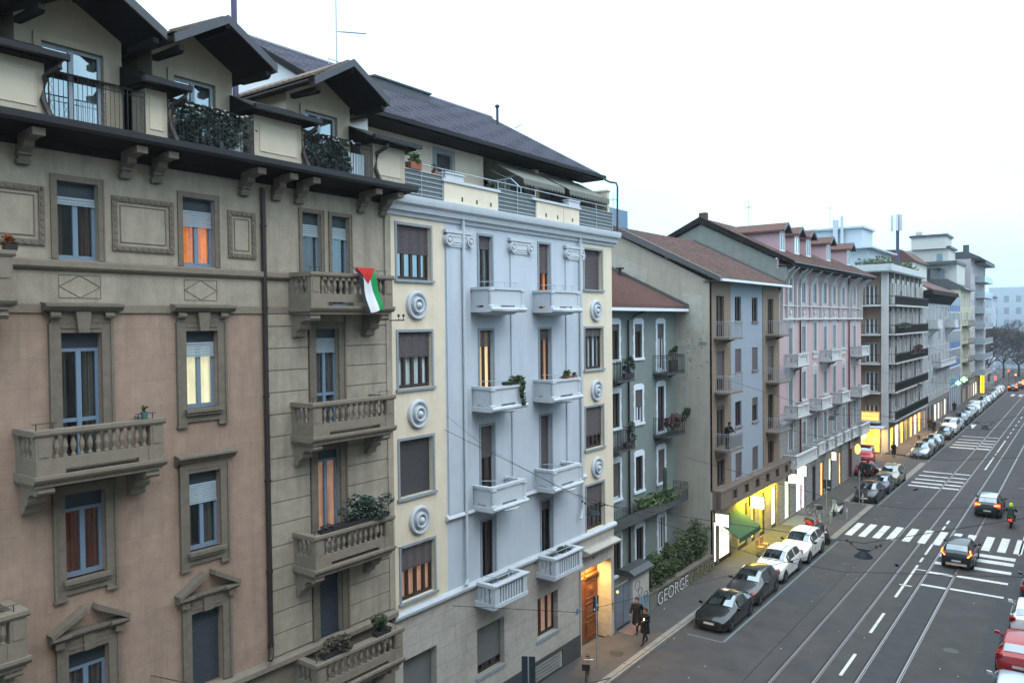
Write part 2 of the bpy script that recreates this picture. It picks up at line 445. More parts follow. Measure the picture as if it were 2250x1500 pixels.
def plant(label, c, r, n, pot=None, potm=DARKPOT, lm=LEAF, size=.06, seed=3, cat='plant', name='potted_plant', stems=True, group=None):
    """c = centre of foliage, pot=(x0,x1,y0,y1,z0,z1)"""
    z = pot[4] if pot else c[2] - r[2]
    t = thing(name, label, cat, (c[0], c[1], z), group=group)
    m = MB(); leaves(m, c, r, n, size, seed); m.build('foliage', lm, t)
    if stems:
        rr = random.Random(seed); m = MB()
        for k in range(5):
            zz = (pot[5] - .03) if pot else c[2] - r[2]
            m.tube([(c[0] + rr.uniform(-.3, .3) * r[0], c[1] + rr.uniform(-.5, .5) * r[1], zz), (c[0] + rr.uniform(-.5, .5) * r[0], c[1] + rr.uniform(-.6, .6) * r[1], c[2] + r[2] * .3)], .012, 4)
        m.build('stem', DARKWOOD, t)
    if pot:
        x0, x1, y0, y1, z0, z1 = pot
        q = MB(); k = .02
        q.add([(x0 + k, y0 + k, z0), (x1 - k, y0 + k, z0), (x1 - k, y1 - k, z0), (x0 + k, y1 - k, z0), (x0, y0, z1), (x1, y0, z1), (x1, y1, z1), (x0, y1, z1),
               (x0 + k, y0 + k, z1), (x1 - k, y0 + k, z1), (x1 - k, y1 - k, z1), (x0 + k, y1 - k, z1), (x0 + k, y0 + k, z1 - .04), (x1 - k, y0 + k, z1 - .04), (x1 - k, y1 - k, z1 - .04), (x0 + k, y1 - k, z1 - .04)],
              [(0, 3, 2, 1), (0, 1, 5, 4), (1, 2, 6, 5), (2, 3, 7, 6), (3, 0, 4, 7), (4, 5, 9, 8), (5, 6, 10, 9), (6, 7, 11, 10), (7, 4, 8, 11), (8, 9, 13, 12), (9, 10, 14, 13), (10, 11, 15, 14), (11, 8, 12, 15), (12, 13, 14, 15)])
        q.build('pot', potm, t)
    return t
# ================================================================ BUILDING 1: grey-pink palazzo with dormers
FX = -18.85
F = front(FX)
b1 = thing('apartment_building', 'beige and pink stone palazzo with gabled dormers and balustrade balconies, nearest the camera', 'building', (FX, 6, 0))
A, B_, Cc = (8.17, 9.08), (11.22, 12.13), (15.42, 16.32)
Zt = [15.3, 11.6, 7.93, 4.25]
holes = []
for z1, zA, zB in ((15.3, 12.35, 13.28), (11.6, 9.65, 9.55), (7.93, 5.95, 5.9)):
    holes += [(*A, zA, z1), (*B_, zB, z1), (*Cc, z1 - 3.0 if z1 > 8 else 4.9, z1)]
holes += [(*A, 16.98, 18.76), (*B_, 16.98, 18.76), (15.02, 15.72, 15.98, 18.78), (16.14, 16.84, 15.98, 18.78)]
holes += [(5.1, 6.0, 12.35, 15.3), (5.1, 6.0, 16.98, 18.76), (5.1, 6.0, 9.65, 11.6), (5.1, 6.0, 5.95, 7.93)]
gh = [(*A, 1.2, 4.0), (*B_, 1.2, 4.0), (*Cc, 0.2, 3.4)]
m = MB(); m.wall(F, 3, 13.62, 5.85, 15.76, holes, .28); m.build('wall', PLASTER_PINK, b1, label='pink stone wall with fine joints')
m = MB(); m.wall(F, 3, 18.6, 15.76, 19.5, holes, .28); m.wall(F, 13.62, 18.6, 5.85, 15.76, holes, .28)
for k in range(17):                                              # rusticated courses of the balcony bay
    z = 5.93 + k * .632
    for (ua, ub) in ((13.7, 15.13), (16.6, 18.35)):
        top = min(z + .605, 15.74)
        if top > z + .1: m.box(F, ua, ub, -.02, .045, z, top)
m.box(F, 18.35, 18.6, -.02, .075, 5.9, 19.4)
m.build('wall', PLASTER_GREY, b1, label='grey stone upper wall and rusticated bay')
m = MB(); m.wall(F, 3, 18.6, 0, 5.55, gh, .3); m.box(F, 3, 18.6, 0, .08, 0, 1.0)
m.build('wall', TRIM_LIGHT, b1, label='pale stone ground floor wall')
m = MB()                                                         # flanks and back
m.quad((FX, 3, 0), (-31, 3, 0), (-31, 3, 20), (FX, 3, 20)); m.quad((FX, 18.6, 0), (-31, 18.6, 0), (-31, 18.6, 20), (FX, 18.6, 20))
m.quad((-31, 3, 0), (-31, 18.6, 0), (-31, 18.6, 20), (-31, 3, 20))
m.build('wall', ATTIC_BEIGE, b1, label='plain rendered side and back walls')
m = MB()                                                         # string courses
m.prismu(F, [(0, 16.70), (.10, 16.76), (.13, 16.80), (.13, 16.92), (0, 16.97)], 3, 18.6)
m.prismu(F, [(0, 15.76), (.05, 15.76), (.05, 15.95), (.03, 15.98), (0, 15.98)], 3, 18.6)
m.prismu(F, [(0, 5.50), (.12, 5.58), (.22, 5.66), (.22, 5.80), (.1, 5.86), (0, 5.88)], 3, 18.6)
m.build('string_course', TRIM_LIGHT, b1)
m = MB()
for (u0, u1, z0, z1) in ((9.4, 10.97, 17.26, 18.57), (12.53, 13.4, 17.28, 18.56), (6.4, 7.9, 17.26, 18.57)):   # raised panels
    w_ = .12
    ring(m, F, u0 + w_, u1 - w_, z0 + w_, z1 - w_, w_, 0, .05)
    ring(m, F, u0 + .22, u1 - .22, z0 + .22, z1 - .22, .02, 0, .02)
    n = int((z1 - z0) / .16)
    for k in range(n):
        z = z0 + .08 + k * .16
        for uu in (u0 + .03, u1 - .09): m.box(F, uu, uu + .06, .05, .07, z, z + .08)
    n = int((u1 - u0) / .16)
    for k in range(n):
        u = u0 + .08 + k * .16
        for zz in (z0 + .03, z1 - .09): m.box(F, u, u + .08, .05, .07, zz, zz + .06)
m.build('wall_panel', TRIM, b1)
m = MB()                                                         # incised lozenges
for (u0, u1) in ((8.18, 9.1), (11.24, 12.16)):
    z0, z1 = 16.11, 16.62; uc, zc = (u0 + u1) / 2, (z0 + z1) / 2
    ring(m, F, u0, u1, z0, z1, .012, 0, .012)
    P = [(u0, zc), (uc, z0), (u1, zc), (uc, z1)]
    for i in range(4):
        (a, b), (c_, e) = P[i], P[(i + 1) % 4]
        m.tube([F(a, .004, b), F(c_, .004, e)], .011, 4)
m.build('lozenge', TRIM, b1)
# window surrounds
def sur_simple(u0, u1, z0, z1, w_=.14):
    s = MB(); ring(s, F, u0, u1, z0, z1, w_, 0, .035, False); s.box(F, u0 - w_, u0 - w_ + .03, .035, .05, z0, z1 + w_); s.box(F, u1 + w_ - .03, u1 + w_, .035, .05, z0, z1 + w_); return s
def sur_full(u0, u1, z0, z1, kind, ears=True, bot=None):
    s = MB(); w_ = .2
    zb = bot if bot is not None else z0 - .42
    for a, b in ((u0 - w_ - .06, u0), (u1, u1 + w_ + .06)): s.box(F, a, b, 0, .07, zb, z1 + .22)
    for a in (u0 - w_ - .06, u1 + w_): s.box(F, a, a + .06, .07, .1, zb, z1 + .22)
    s.box(F, u0, u1, 0, .07, z1, z1 + .22)
    s.box(F, u0, u1, .07, .09, z1 + .1, z1 + .15)
    if bot is None:
        s.box(F, u0 - .08, u1 + .08, -.12, .2, z0 - .09, z0); s.box(F, u0 - .05, u1 + .05, 0, .15, z0 - .17, z0 - .09)
        s.box(F, u0, u1, 0, .07, z0 - .34, z0 - .17)
        for a in (u0 - w_ - .08, u1 - .02): s.box(F, a, a + w_ + .1, 0, .1, zb - .05, zb)
    if kind == 'hood':
        s.box(F, u0 - .22, u1 + .22, 0, .08, z1 + .22, z1 + .48)
        s.prism(F, [((u0 + u1) / 2 - .12, z1), ((u0 + u1) / 2 + .12, z1), ((u0 + u1) / 2 + .17, z1 + .48), ((u0 + u1) / 2 - .17, z1 + .48)], 0, .2)
        for a in (u0 - .26, u1 + .04): s.tube([F(a, .14, z1 + .4), F(a + .22, .14, z1 + .4)], .075, 8); s.box(F, a, a + .22, .0, .16, z1 + .4, z1 + .5)
        s.prismu(F, [(0, z1 + .5), (.2, z1 + .5), (.27, z1 + .57), (.3, z1 + .6), (.3, z1 + .66), (0, z1 + .7)], u0 - .4, u1 + .44)
    if kind == 'cornice':
        s.box(F, u0 - .22, u1 + .22, 0, .08, z1 + .22, z1 + .34)
        s.prismu(F, [(0, z1 + .28), (.12, z1 + .28), (.2, z1 + .38), (.26, z1 + .42), (.26, z1 + .47), (0, z1 + .52)], u0 - .36, u1 + .42)
    if kind == 'ped':   # broken pediment
        uc = (u0 + u1) / 2
        s.box(F, u0 - .22, u1 + .22, 0, .08, z1 + .22, z1 + .4)
        s.prism(F, [(uc - .12, z1), (uc + .12, z1), (uc + .14, z1 + .4), (uc - .14, z1 + .4)], 0, .12)
        for a, b in ((u0 - .42, u0 - .0), (u1 + .0, u1 + .42)):
            s.prismu(F, [(0, z1 + .38), (.18, z1 + .38), (.28, z1 + .46), (.28, z1 + .52), (0, z1 + .54)], a, b)
        s.prismu(F, [(0, z1 + .38), (.14, z1 + .38), (.2, z1 + .46), (.2, z1 + .52), (0, z1 + .54)], u0, u1)
        for sgn, ue in ((1, u0 - .42), (-1, u1 + .42)):
            s.prism(F, [(ue, z1 + .5), (ue + sgn * .78, z1 + .93), (ue + sgn * .74, z1 + 1.04), (ue - sgn * .02, z1 + .6)], 0, .28)
            s.box(F, min(ue + sgn * .1, ue + sgn * .3), max(ue + sgn * .1, ue + sgn * .3), 0, .2, z1 + .24, z1 + .38)
    return s
GG = dict(surm=TRIM, box=.3)
win(b1, F, *A, 16.98, 18.76, box=.34, shut=.1, curt=CURT_D, half='both', sur=sur_simple(*A, 16.98, 18.76), surm=TRIM, label='top floor blue framed window with net curtains and plants')
win(b1, F, *B_, 16.98, 18.76, box=.32, shut=.26, curt=LIT_ORANGE, half=None, cz=1, sur=sur_simple(*B_, 16.98, 18.76), surm=TRIM, label='top floor window with glowing orange curtains')
win(b1, F, *A, 12.35, 15.3, box=.36, curt=CURT_G, half='both', transom=13.28, sur=sur_full(*A, 12.35, 15.3, 'hood', bot=12.35), surm=TRIM, label='tall balcony door window')
win(b1, F, *B_, 13.28, 15.3, box=.3, shut=.2, curt=LIT_YELLOW, sur=sur_full(*B_, 13.28, 15.3, 'hood'), surm=TRIM, label='window lit pale yellow')
win(b1, F, *A, 9.65, 11.6, box=.36, curt=LIT_RED, cz=1, sur=sur_full(*A, 9.65, 11.6, 'none'), surm=TRIM)
win(b1, F, *B_, 9.55, 11.6, box=.33, shut=.28, curt=CURT_G, half='both', sur=sur_full(*B_, 9.55, 11.6, 'cornice'), surm=TRIM)
win(b1, F, *A, 5.95, 7.93, box=.4, curt=CURT_G, sur=sur_full(*A, 5.95, 7.93, 'ped', bot=5.9), surm=TRIM)
win(b1, F, *B_, 5.9, 7.93, box=.3, shut=1.0, shutm=NAVYBOX, sur=sur_full(*B_, 5.9, 7.93, 'ped', bot=5.9), surm=TRIM, label='window with slate roller shutter fully closed')
for zz in ((12.35, 15.3), (16.98, 18.76), (9.65, 11.6), (5.95, 7.93)): win(b1, F, 5.1, 6.0, *zz, box=.34, curt=CURT_G)
for u0, u1, cm in ((15.02, 15.72, CURT_G), (16.14, 16.84, CURT_D)):
    win(b1, F, u0, u1, 15.98, 18.78, box=.34, shut=.13, curt=cm, cols=1, transom=16.9, sur=sur_simple(u0, u1, 15.98, 18.78, .12), surm=TRIM)
win(b1, F, *Cc, 12.3, 15.3, box=.28, shut=.15, curt=CURT_G, transom=13.3, sur=sur_full(*Cc, 12.3, 15.3, 'none', bot=12.3), surm=TRIM)
win(b1, F, *Cc, 8.6, 11.6, box=.3, curt=LIT_PEACH, sur=sur_full(*Cc, 8.6, 11.6, 'none', bot=8.6), surm=TRIM, label='balcony door with peach glow')
win(b1, F, *Cc, 4.9, 7.93, box=.3, shut=1.0, shutm=NAVYBOX, sur=sur_full(*Cc, 5.88, 7.93, 'none', bot=5.9), surm=TRIM, label='balcony door behind closed dark shutter')
for g in gh: win(b1, F, *g, shut=1.0, shutm=NAVYBOX)
# balconies
def balcony(par, F, u0, u1, zr, dep=1.02, mat_=TRIM_LIGHT, zs=None, n=12, nside=3, cap_m=None):
    zb = zs if zs is not None else zr - 1.14
    s = MB()
    s.prismu(F, [(0, zb), (dep - .02, zb), (dep + .03, zb + .05), (dep + .06, zb + .1), (dep + .06, zb + .17), (0, zb + .17)], u0 - .06, u1 + .06)
    s.box(F, u0, u1, 0, dep - .06, zb - .08, zb)
    z2 = zb + .17; z3 = zr - .62
    c_ = .32; e = .12
    s.box(F, u0, u0 + c_ + .05, dep - e - .02, dep, z2, z3); s.box(F, u1 - c_ - .05, u1, dep - e - .02, dep, z2, z3)
    s.box(F, u0 + c_ + .05, u1 - c_ - .05, dep - e, dep - .015, z2 + .11, z3)                  # drain slot stays open below
    s.box(F, u0 + c_ + .05, u0 + c_ + .28, dep - e, dep - .015, z2, z2 + .11); s.box(F, u1 - c_ - .28, u1 - c_ - .05, dep - e, dep - .015, z2, z2 + .11)
    for a in (u0, u1 - e): s.box(F, a, a + e, 0, dep - e - .02, z2, z3)
    for a in (u0, u1 - c_):                                                                      # corner piers
        s.box(F, a, a + c_, dep - c_ * .6, dep, z3, zr - .13)
        s.box(F, a + .05, a + c_ - .05, dep, dep + .015, z3 + .05, zr - .2)
    for a in (u0, u1 - .14): s.box(F, a, a + .14, 0, .16, z3, zr - .13)
    s.prismu(F, [(dep - .25, zr - .13), (dep + .02, zr - .13), (dep + .05, zr - .08), (dep + .05, zr), (dep - .25, zr)], u0 - .05, u1 + .05)
    for a in (u0 - .05, u1 - .17): s.box(F, a, a + .22, 0, dep - .25, zr - .13, zr)
    bal = s.build('balcony', mat_, par)
    m = MB(); balusters(m, F, u0 + c_ + .03, u1 - c_ - .03, dep - .08, z3, zr - .13 - z3, n)
    m.build('balustrade', mat_, bal)
    for a in (u0 + .07, u1 - .07): m = MB(); balusters(m, F, .2, dep - c_ * .6, a, z3, zr - .13 - z3, nside, along='d'); m.build('balustrade', mat_, bal)
    m = MB()                                                                                    # scrolled corbels
    for a in (u0 + .06, u1 - .40):
        m.prismu(F, [(0, zb - .08), (dep - .12, zb - .08), (dep - .1, zb - .2), (dep - .3, zb - .25), (.5, zb - .27), (.4, zb - .42), (.3, zb - .5), (.24, zb - .62), (.2, zb - .72), (.0, zb - .78)], a, a + .34)
        for (dd, zz, rr) in ((.33, zb - .42, .12), (dep - .2, zb - .2, .07), (.14, zb - .66, .09)): m.tube([F(a - .02, dd, zz), F(a + .36, dd, zz)], rr, 8)
    m.build('corbel', mat_, bal)
    m = MB()                                                                                    # little iron guards on the cap
    for a in (u0 + .05, u1 - .55):
        for q in (a, a + .34): m.tube([F(q, dep - .1, zr), F(q, dep - .1, zr + .14)], .012, 4)
        m.tube([F(a - .08, dep - .1, zr + .14), F(a + .42, dep - .1, zr + .14)], .01, 4)
    m.build('guard', DARKMETAL, bal)
    return bal
balcony(b1, F, 7.2, 10.02, 13.24)
balcony(b1, F, 4.4, 6.85, 17.02)
balcony(b1, F, 4.4, 6.95, 9.55)
for zr in (16.95, 13.18, 9.36, 5.66): balcony(b1, F, 14.5, 17.95 if zr < 6 else 17.6 if zr < 13 else 17.72, zr, n=11)
balcony(b1, F, 4.2, 7.12, 5.7)
# cornice, brackets, gutter
m = MB()
m.prismu(F, [(0, 19.42), (.1, 19.42), (.12, 19.6), (.92, 19.72), (.92, 19.8), (0, 19.95)], 3, 18.75)
m.build('eaves', DARKWOOD, b1)
m = MB()
for k, u in enumerate((3.9, 5.3, 6.4, 7.35, 9.6, 10.38, 12.9, 13.95, 14.75, 17.2, 18.15)):
    m.prismu(F, [(0, 18.98), (.1, 18.98), (.16, 19.06), (.18, 19.2), (.42, 19.34), (.44, 19.46), (.72, 19.5), (.74, 19.66), (0, 19.66)], u, u + .22)
    m.box(F, u - .03, u + .25, 0, .15, 19.0, 19.1); m.box(F, u - .03, u + .25, .0, .24, 19.18, 19.24); m.box(F, u - .02, u + .24, .74, .92, 19.5, 19.66)
m.build('bracket', TRIM, b1)
m = MB(); m.prismu(F, [(.9, 19.76), (1.04, 19.70), (1.14, 19.76), (1.16, 19.9), (1.13, 19.9), (1.1, 19.8), (1.0, 19.76), (.9, 19.86)], 3, 18.85)
m.build('gutter', DARKMETAL, b1)
m = MB(); m.tube([F(13.62, .08, 19.3), F(13.62, .08, 6.2)], .075, 8)
for z in (18.2, 15.9, 13.4, 11.0, 8.4, 6.3): m.tube([F(13.62, .08, z), F(13.62, .08, z + .06)], .095, 8)
m.tube([F(13.62, .08, 6.25), F(13.5, .25, 6.1), F(13.42, .3, 6.0)], .08, 8)
m.build('downpipe', PIPE, b1)
m = MB(); m.tube([F(18.5, .1, 15.55), F(18.5, .75, 15.55)], .02, 5)
for q in (.5, .72): m.tube([F(18.5, q, 15.55), F(18.5, q, 15.66)], .012, 5); m.lathe(F(18.5, q, 15.66), [(.03, 0), (.045, .04), (.03, .09)], 6)
m.build('insulator_bracket', DARKMETAL, b1)
# attic: parapets on the cornice line, dormers behind
P = front(-18.15)
segs = [(3, 7.68), (9.92, 10.46), (12.93, 14.5), (17.26, 18.68)]
par_ = MB(); pan = MB(); gut = MB()
for i, (a, b) in enumerate(segs):
    par_.box(P, a, b, -.6, 0, 19.92, 21.12)
    if b - a > .5:
        ins = .13 if b - a < 1 else .2
        ring(pan, P, a + ins, b - ins, 20.18, 20.9, .03, 0, .02); pan.box(P, a + ins, b - ins, -.01, .008, 20.18, 20.9)
par_.build('parapet', ATTIC_BEIGE, b1); pan.build('parapet_panel', mat('light beige panel', (.52, .46, .37), .9, .06), b1)
rf = MB(); gt = MB()
for (a, b) in ((3, 7.9), (9.75, 10.75), (12.75, 14.75), (17.0, 18.9)):
    rf.prismu(P, [(.32, 21.14), (.32, 21.22), (-.75, 21.7), (-.75, 21.2)], a - .05, b + .05)
    rf.box(P, a - .02, b + .02, -.6, .3, 21.10, 21.19)
    gt.prismu(P, [(.35, 21.16), (.42, 21.12), (.5, 21.14), (.52, 21.26), (.36, 21.26)], a - .1, b + .1)
rf.build('eaves', DARKWOOD, b1, label='dark timber eaves between the dormers'); gt.build('gutter', DARKMETAL, b1)
m = MB()
for u, du in ((7.72, -.06), (10.62, -.16), (14.62, -.14), (17.42, -.1)):
    m.tube([P(u + .12, .42, 21.15), P(u + .12, .36, 21.0), P(u - .05, .08, 20.8), P(u - .1, .05, 20.3), P(u - .02, .1, 20.05), P(u + .02, .16, 19.9)], .07, 7)
m.build('downpipe', PIPE, b1)
D = front(-18.95)
def dormer(u0, u1, wu0, wu1, zsh=22.45, zpk=23.1, zw=21.85, curtm=CURT_W, glm=GLASSM):
    uc = (u0 + u1) / 2; dfr = 1.55; e = 1.38
    m = MB(); m.wall(D, u0, u1, 19.9, zsh - .05, [(wu0, wu1, 20.0, zw)], .22)
    m.prism(D, [(u0, zsh - .05), (u1, zsh - .05), (uc, zsh + .62)], -.1, 0)
    m.quad(D(u0, 0, 19.9), D(u0, -5, 19.9), D(u0, -5, zsh), D(u0, 0, zsh)); m.quad(D(u1, 0, 19.9), D(u1, -5, 19.9), D(u1, -5, zsh), D(u1, 0, zsh))
    m.prism(D, [(wu0 - .16, zw), (wu1 + .16, zw), (wu1 + .16, zw + .16), (wu0 - .16, zw + .16)], 0, .05)
    m.box(D, wu0 - .16, wu0, 0, .05, 20, zw); m.box(D, wu1, wu1 + .16, 0, .05, 20, zw)
    dm = m.build('dormer', ATTIC_BEIGE, b1)
    sl = (zpk - zsh) / e
    r = MB()
    for sg in (-1, 1):      # two slopes, thick, overhanging the front
        ue = uc + sg * (e + .0)
        r.prism(D, [(uc, zpk - .1), (uc, zpk + .04), (ue, zsh - .12 + .04), (ue, zsh - .26)], -5.5, dfr)
    r.build('dormer_roof', DARKWOOD, dm)
    r = MB()
    for sg in (-1, 1):
        ue = uc + sg * (e + .06)
        r.prism(D, [(uc, zpk - .14), (uc, zpk + .08), (ue, zsh - .13), (ue, zsh - .35)], dfr, dfr + .05)
    r.build('fascia', FASCIA, dm)
    r = MB()                # roof tiles, slightly uneven
    for sg in (-1, 1):
        for i in range(9):
            t0, t1 = i / 9, (i + 1) / 9
            a, b = uc + sg * e * t0, uc + sg * (e + .05) * t1
            za, zb_ = zpk + .05 - (zpk - zsh + .12) * t0, zpk + .05 - (zpk - zsh + .12) * t1
            r.prism(D, [(a, za), (b, zb_ + .035), (b, zb_), (a, za - .03)], -5.5, dfr - .06)
        for j in range(22):
            dd = dfr - .3 * j - .2
            r.tube([D(uc, dd, zpk + .08), D(uc + sg * (e + .04), dd, zsh - .02)], .035, 5)
    r.build('roof_tiles', mat('weathered roof tiles', (0.13, 0.1, 0.085), .9, .3, 4), dm)
    r = MB()
    for sg in (-1, 1):
        for dd in (dfr - .1, ):
            r.prismu(Frame(D(uc + sg * (e - .15) - .07, dd - .25, zsh - .52), (0, 1, 0), (1, 0, 0)), [(-.9, .18), (.28, .18), (.3, .06), (.2, 0), (-.9, .05)], 0, .14)
        g = [D(uc + sg * (e + .1), -5, zsh - .24), D(uc + sg * (e + .1), dfr - .15, zsh - .24)]; r.tube(g, .08, 6)
    r.prismu(Frame(D(uc - .07, dfr - .35, zpk - .45), (0, 1, 0), (1, 0, 0)), [(-.9, .3), (.34, .3), (.36, .2), (.25, .12), (-.9, .15)], 0, .14)
    r.build('rafter', DARKWOOD, dm)
    win(dm, D, wu0, wu1, 20.0, zw, frame=mat('pale blue white frame', (.4, .48, .58), .5, .05), rec=.15, curt=curtm, half='both', gl=glm)
    return dm
# sub-parts may not nest deeper than three levels: dormer windows go directly under the building
_win = win
def win(par, *a, **k):
    if par.name.startswith('dormer'): par = b1
    return _win(par, *a, **k)
dormer(7.42, 9.78, 7.95, 9.32)
dormer(10.55, 12.82, 11.1, 12.28)
dormer(14.6, 17.05, 15.25, 16.5)
dormer(4.3, 6.6, 4.9, 6.1)
def rail_iron(u0, u1, scroll=True):
    m = MB(); railing(m, [(-18.15, u0), (-18.15, u1)], 19.95, 20.98, .1, .008, .016)
    if scroll:
        for u in (u0 + .03, u1 - .03, u0 + (u1 - u0) * .55):
            for s in (-1, 1):
                for k in range(4):
                    z = 20.1 + k * .2
                    m.tube([P(u + .045 * s * math.cos(q * .8), 0, z + .09 * math.sin(q * .8) + .09) for q in range(8)], .006, 3)
    return m.build('railing', DARKMETAL, b1)
rail_iron(7.76, 9.9); rail_iron(10.48, 12.9); rail_iron(14.52, 17.24)
m = MB()       # main roof slope behind the dormers
m.quad((-18.75, 3, 21.2), (-18.75, 18.6, 21.2), (-26, 18.6, 22.6), (-26, 3, 22.6)); m.quad((-26, 3, 22.6), (-26, 18.6, 22.6), (-31, 18.6, 20), (-31, 3, 20))
m.build('roof', mat('weathered roof tiles', (0.13, 0.1, 0.085)), b1)
m = MB(); m.tube([(-20.6, 14.05, 21.5), (-20.6, 14.05, 25.4)], .09, 8); m.lathe((-20.6, 14.05, 25.3), [(.14, 0), (.16, .05), (.16, .12), (.06, .2)], 8)
m.build('chimney_pipe', mat('indigo grey flue', (0.06, 0.055, 0.1), .4, 0, metal=.4), b1)
m = MB()
ax, ay = -20.2, 17.65
m.tube([(ax, ay, 22.9), (ax, ay, 26.3)], .03, 5)
m.tube([(ax, ay, 25.15), (ax + .35, ay + 1.0, 25.28)], .02, 4)
for k in range(10):
    t = .2 + k * .085; m.tube([(ax + .35 * t - .09, ay + t + .03, 25.15 + .13 * t), (ax + .35 * t + .09, ay + t - .03, 25.15 + .13 * t)], .014, 3)
for s in (-1, 1):
    m.tube([(ax, ay, 23.75), (ax + .1, ay + s * .3, 23.8), (ax + .1, ay + s * .42, 23.95), (ax + .1, ay + s * .42, 24.15)], .025, 4)
m.tube([(ax + .1, ay - .45, 24.12), (ax + .1, ay + .45, 24.12)], .018, 4)
m.build('antenna', mat('galvanised metal', (0.35, 0.37, 0.4), .4, .05, metal=.7), b1)
# things standing in the two planted dormer balconies
def ivy(u0, u1, label, seed):
    t = thing('railing_plants', label, 'plant', (-18.15, (u0 + u1) / 2, 19.95), group='evergreen screens behind the attic railings')
    m = MB(); leaves(m, (-18.3, (u0 + u1) / 2, 20.4), (.2, (u1 - u0) / 2, .55), 2600, .055, seed); m.build('foliage', LEAF3, t)
    m = MB(); rr = random.Random(seed)
    for k in range(int((u1 - u0) * 9)):
        q = u0 + (u1 - u0) * rr.random(); m.lathe((-18.1 + rr.uniform(-.03, .03), q, 20.92 + rr.uniform(-.06, .05)), [(.0, 0), (.028, .02), (.028, .04), (0, .055)], 5)
    m.build('blossom', WHITEPOT, t)
    return t
ivy(10.6, 12.85, 'dark evergreen and white blossoms on the iron railing beside the air conditioner', 4)
ivy(14.6, 16.45, 'dark evergreen and white blossoms on the iron railing of the third dormer', 5)
ac = thing('air_conditioner', 'white air conditioner unit behind the planted attic railing', 'air conditioner', (-18.45, 12.3, 19.95))
m = MB(); m.box(F0, -18.6, -18.3, 12.0, 12.68, 20.02, 20.6); m.build('casing', WHITEPOT, ac)
m = MB(); m.lathe((12.28, -18.3 + 18.15 + .0, 20.31), [(.2, -.01), (.2, .015), (.0, .016)], 16, F=P, axis='d'); m.build('fan_grille', DARKMETAL, ac)
dr = thing('drying_boards', 'pale blue boards leaning inside the third attic railing', 'board', (-18.35, 16.8, 19.95))
for k in range(6):
    m = MB(); m.box(F0, -18.36, -18.33, 16.42 + k * .11, 16.5 + k * .11, 19.98, 20.7); m.build('board', mat('pale blue paint', (0.5, 0.6, 0.68), .6, .05), dr)
plant('red orange flowers in a dark pot on the balcony cap at the left edge', (-17.95, 6.85, 17.22), (.12, .2, .14), 120, (-18.05, -17.85, 6.72, 6.98, 17.02, 17.16), lm=mat('orange red flowers', (0.3, 0.08, 0.02), .7, .5), seed=9)
plant('yellow green herb in a small teal pot on the wide nearest balcony', (-17.95, 9.62, 13.5), (.07, .08, .08), 60, (-18.0, -17.88, 9.55, 9.68, 13.24, 13.42), mat('teal pot', (0.05, 0.12, 0.12)), LEAF2, .03, seed=10)
plant('large spreading dark evergreen filling the balcony planter trough', (-17.98, 16.5, 9.72), (.3, .95, .42), 1500, (-18.12, -17.86, 15.2, 17.5, 9.36, 9.5), DARKPOT, LEAF3, .055, seed=11)
plant('sprawling bare grey succulent at the near end of the same balcony', (-17.95, 15.0, 9.5), (.14, .35, .16), 140, (-18.05, -17.87, 14.75, 15.2, 9.36, 9.46), DARKPOT, mat('dull purple foliage', (0.06, 0.045, 0.05), .7, .4), .05, seed=12)
plant('dried straggly plant at the near end of the lowest visible balcony', (-17.98, 15.25, 5.92), (.22, .75, .26), 420, (-18.1, -17.88, 14.8, 15.9, 5.66, 5.8), DARKPOT, mat('dry brown foliage', (0.07, 0.06, 0.04), .8, .4), .06, seed=13)
plant('round dark shrub with pale ornament at the far end of the lowest visible balcony', (-17.98, 17.15, 5.98), (.25, .4, .3), 520, (-18.1, -17.86, 16.85, 17.5, 5.66, 5.8), DARKPOT, LEAF, .05, seed=14)
# flag
fl = thing('flag', 'flag of black, white and green bands with a red triangle hanging from the balcony', 'flag', (-17.7, 16.4, 17.1), group=None)
def flagpt(s, t):   # s across the bands 0..1, t down 0..1
    y = 15.98 + .78 * s + .42 * t + .02 * math.sin(6 * t + 3 * s)
    z = 17.14 - .05 * s * (1 - s) - (1.30 + .05 * math.sin(6 * s)) * t
    x = -17.64 + .035 * math.sin(9 * s + 3 * t) * (.3 + t) + .02 * math.sin(8 * t)
    return (x, y, z)
cols_ = (mat('flag black', (0.012, 0.012, 0.018), .8, 0), mat('flag white', (0.75, 0.75, 0.78), .8, 0), mat('flag green', (0.0, 0.26, 0.07), .8, 0))
for bi in range(3):
    m = MB(); n, q = 6, 16; P_ = []
    for i in range(n + 1):
        for j in range(q + 1): P_.append(flagpt((0, .27, .64)[bi] + (.27, .37, .36)[bi] * i / n, j / q))
    m.add(P_, [(i * (q + 1) + j, (i + 1) * (q + 1) + j, (i + 1) * (q + 1) + j + 1, i * (q + 1) + j + 1) for i in range(n) for j in range(q)])
    o = m.build('band', cols_[bi], fl, smooth=True); 
m = MB(); P_ = []
n = 12
for i in range(n + 1):
    s = i / n; tmax = .36 * (1 - abs(2 * s - 1))
    for j in range(5):
        x, y, z = flagpt(s, tmax * j / 4); P_.append((x + .012, y, z))
m.add(P_, [(i * 5 + j, (i + 1) * 5 + j, (i + 1) * 5 + j + 1, i * 5 + j + 1) for i in range(n) for j in range(4)])
m.build('triangle', mat('flag red', (0.5, 0.02, 0.02), .8, 0), fl, smooth=True)
m = MB(); m.tube([(-17.85, 15.9, 17.3), (-17.72, 15.98, 17.14), (-17.5, 16.2, 16.75)], .012, 5); m.build('flagstaff', DARKMETAL, fl)
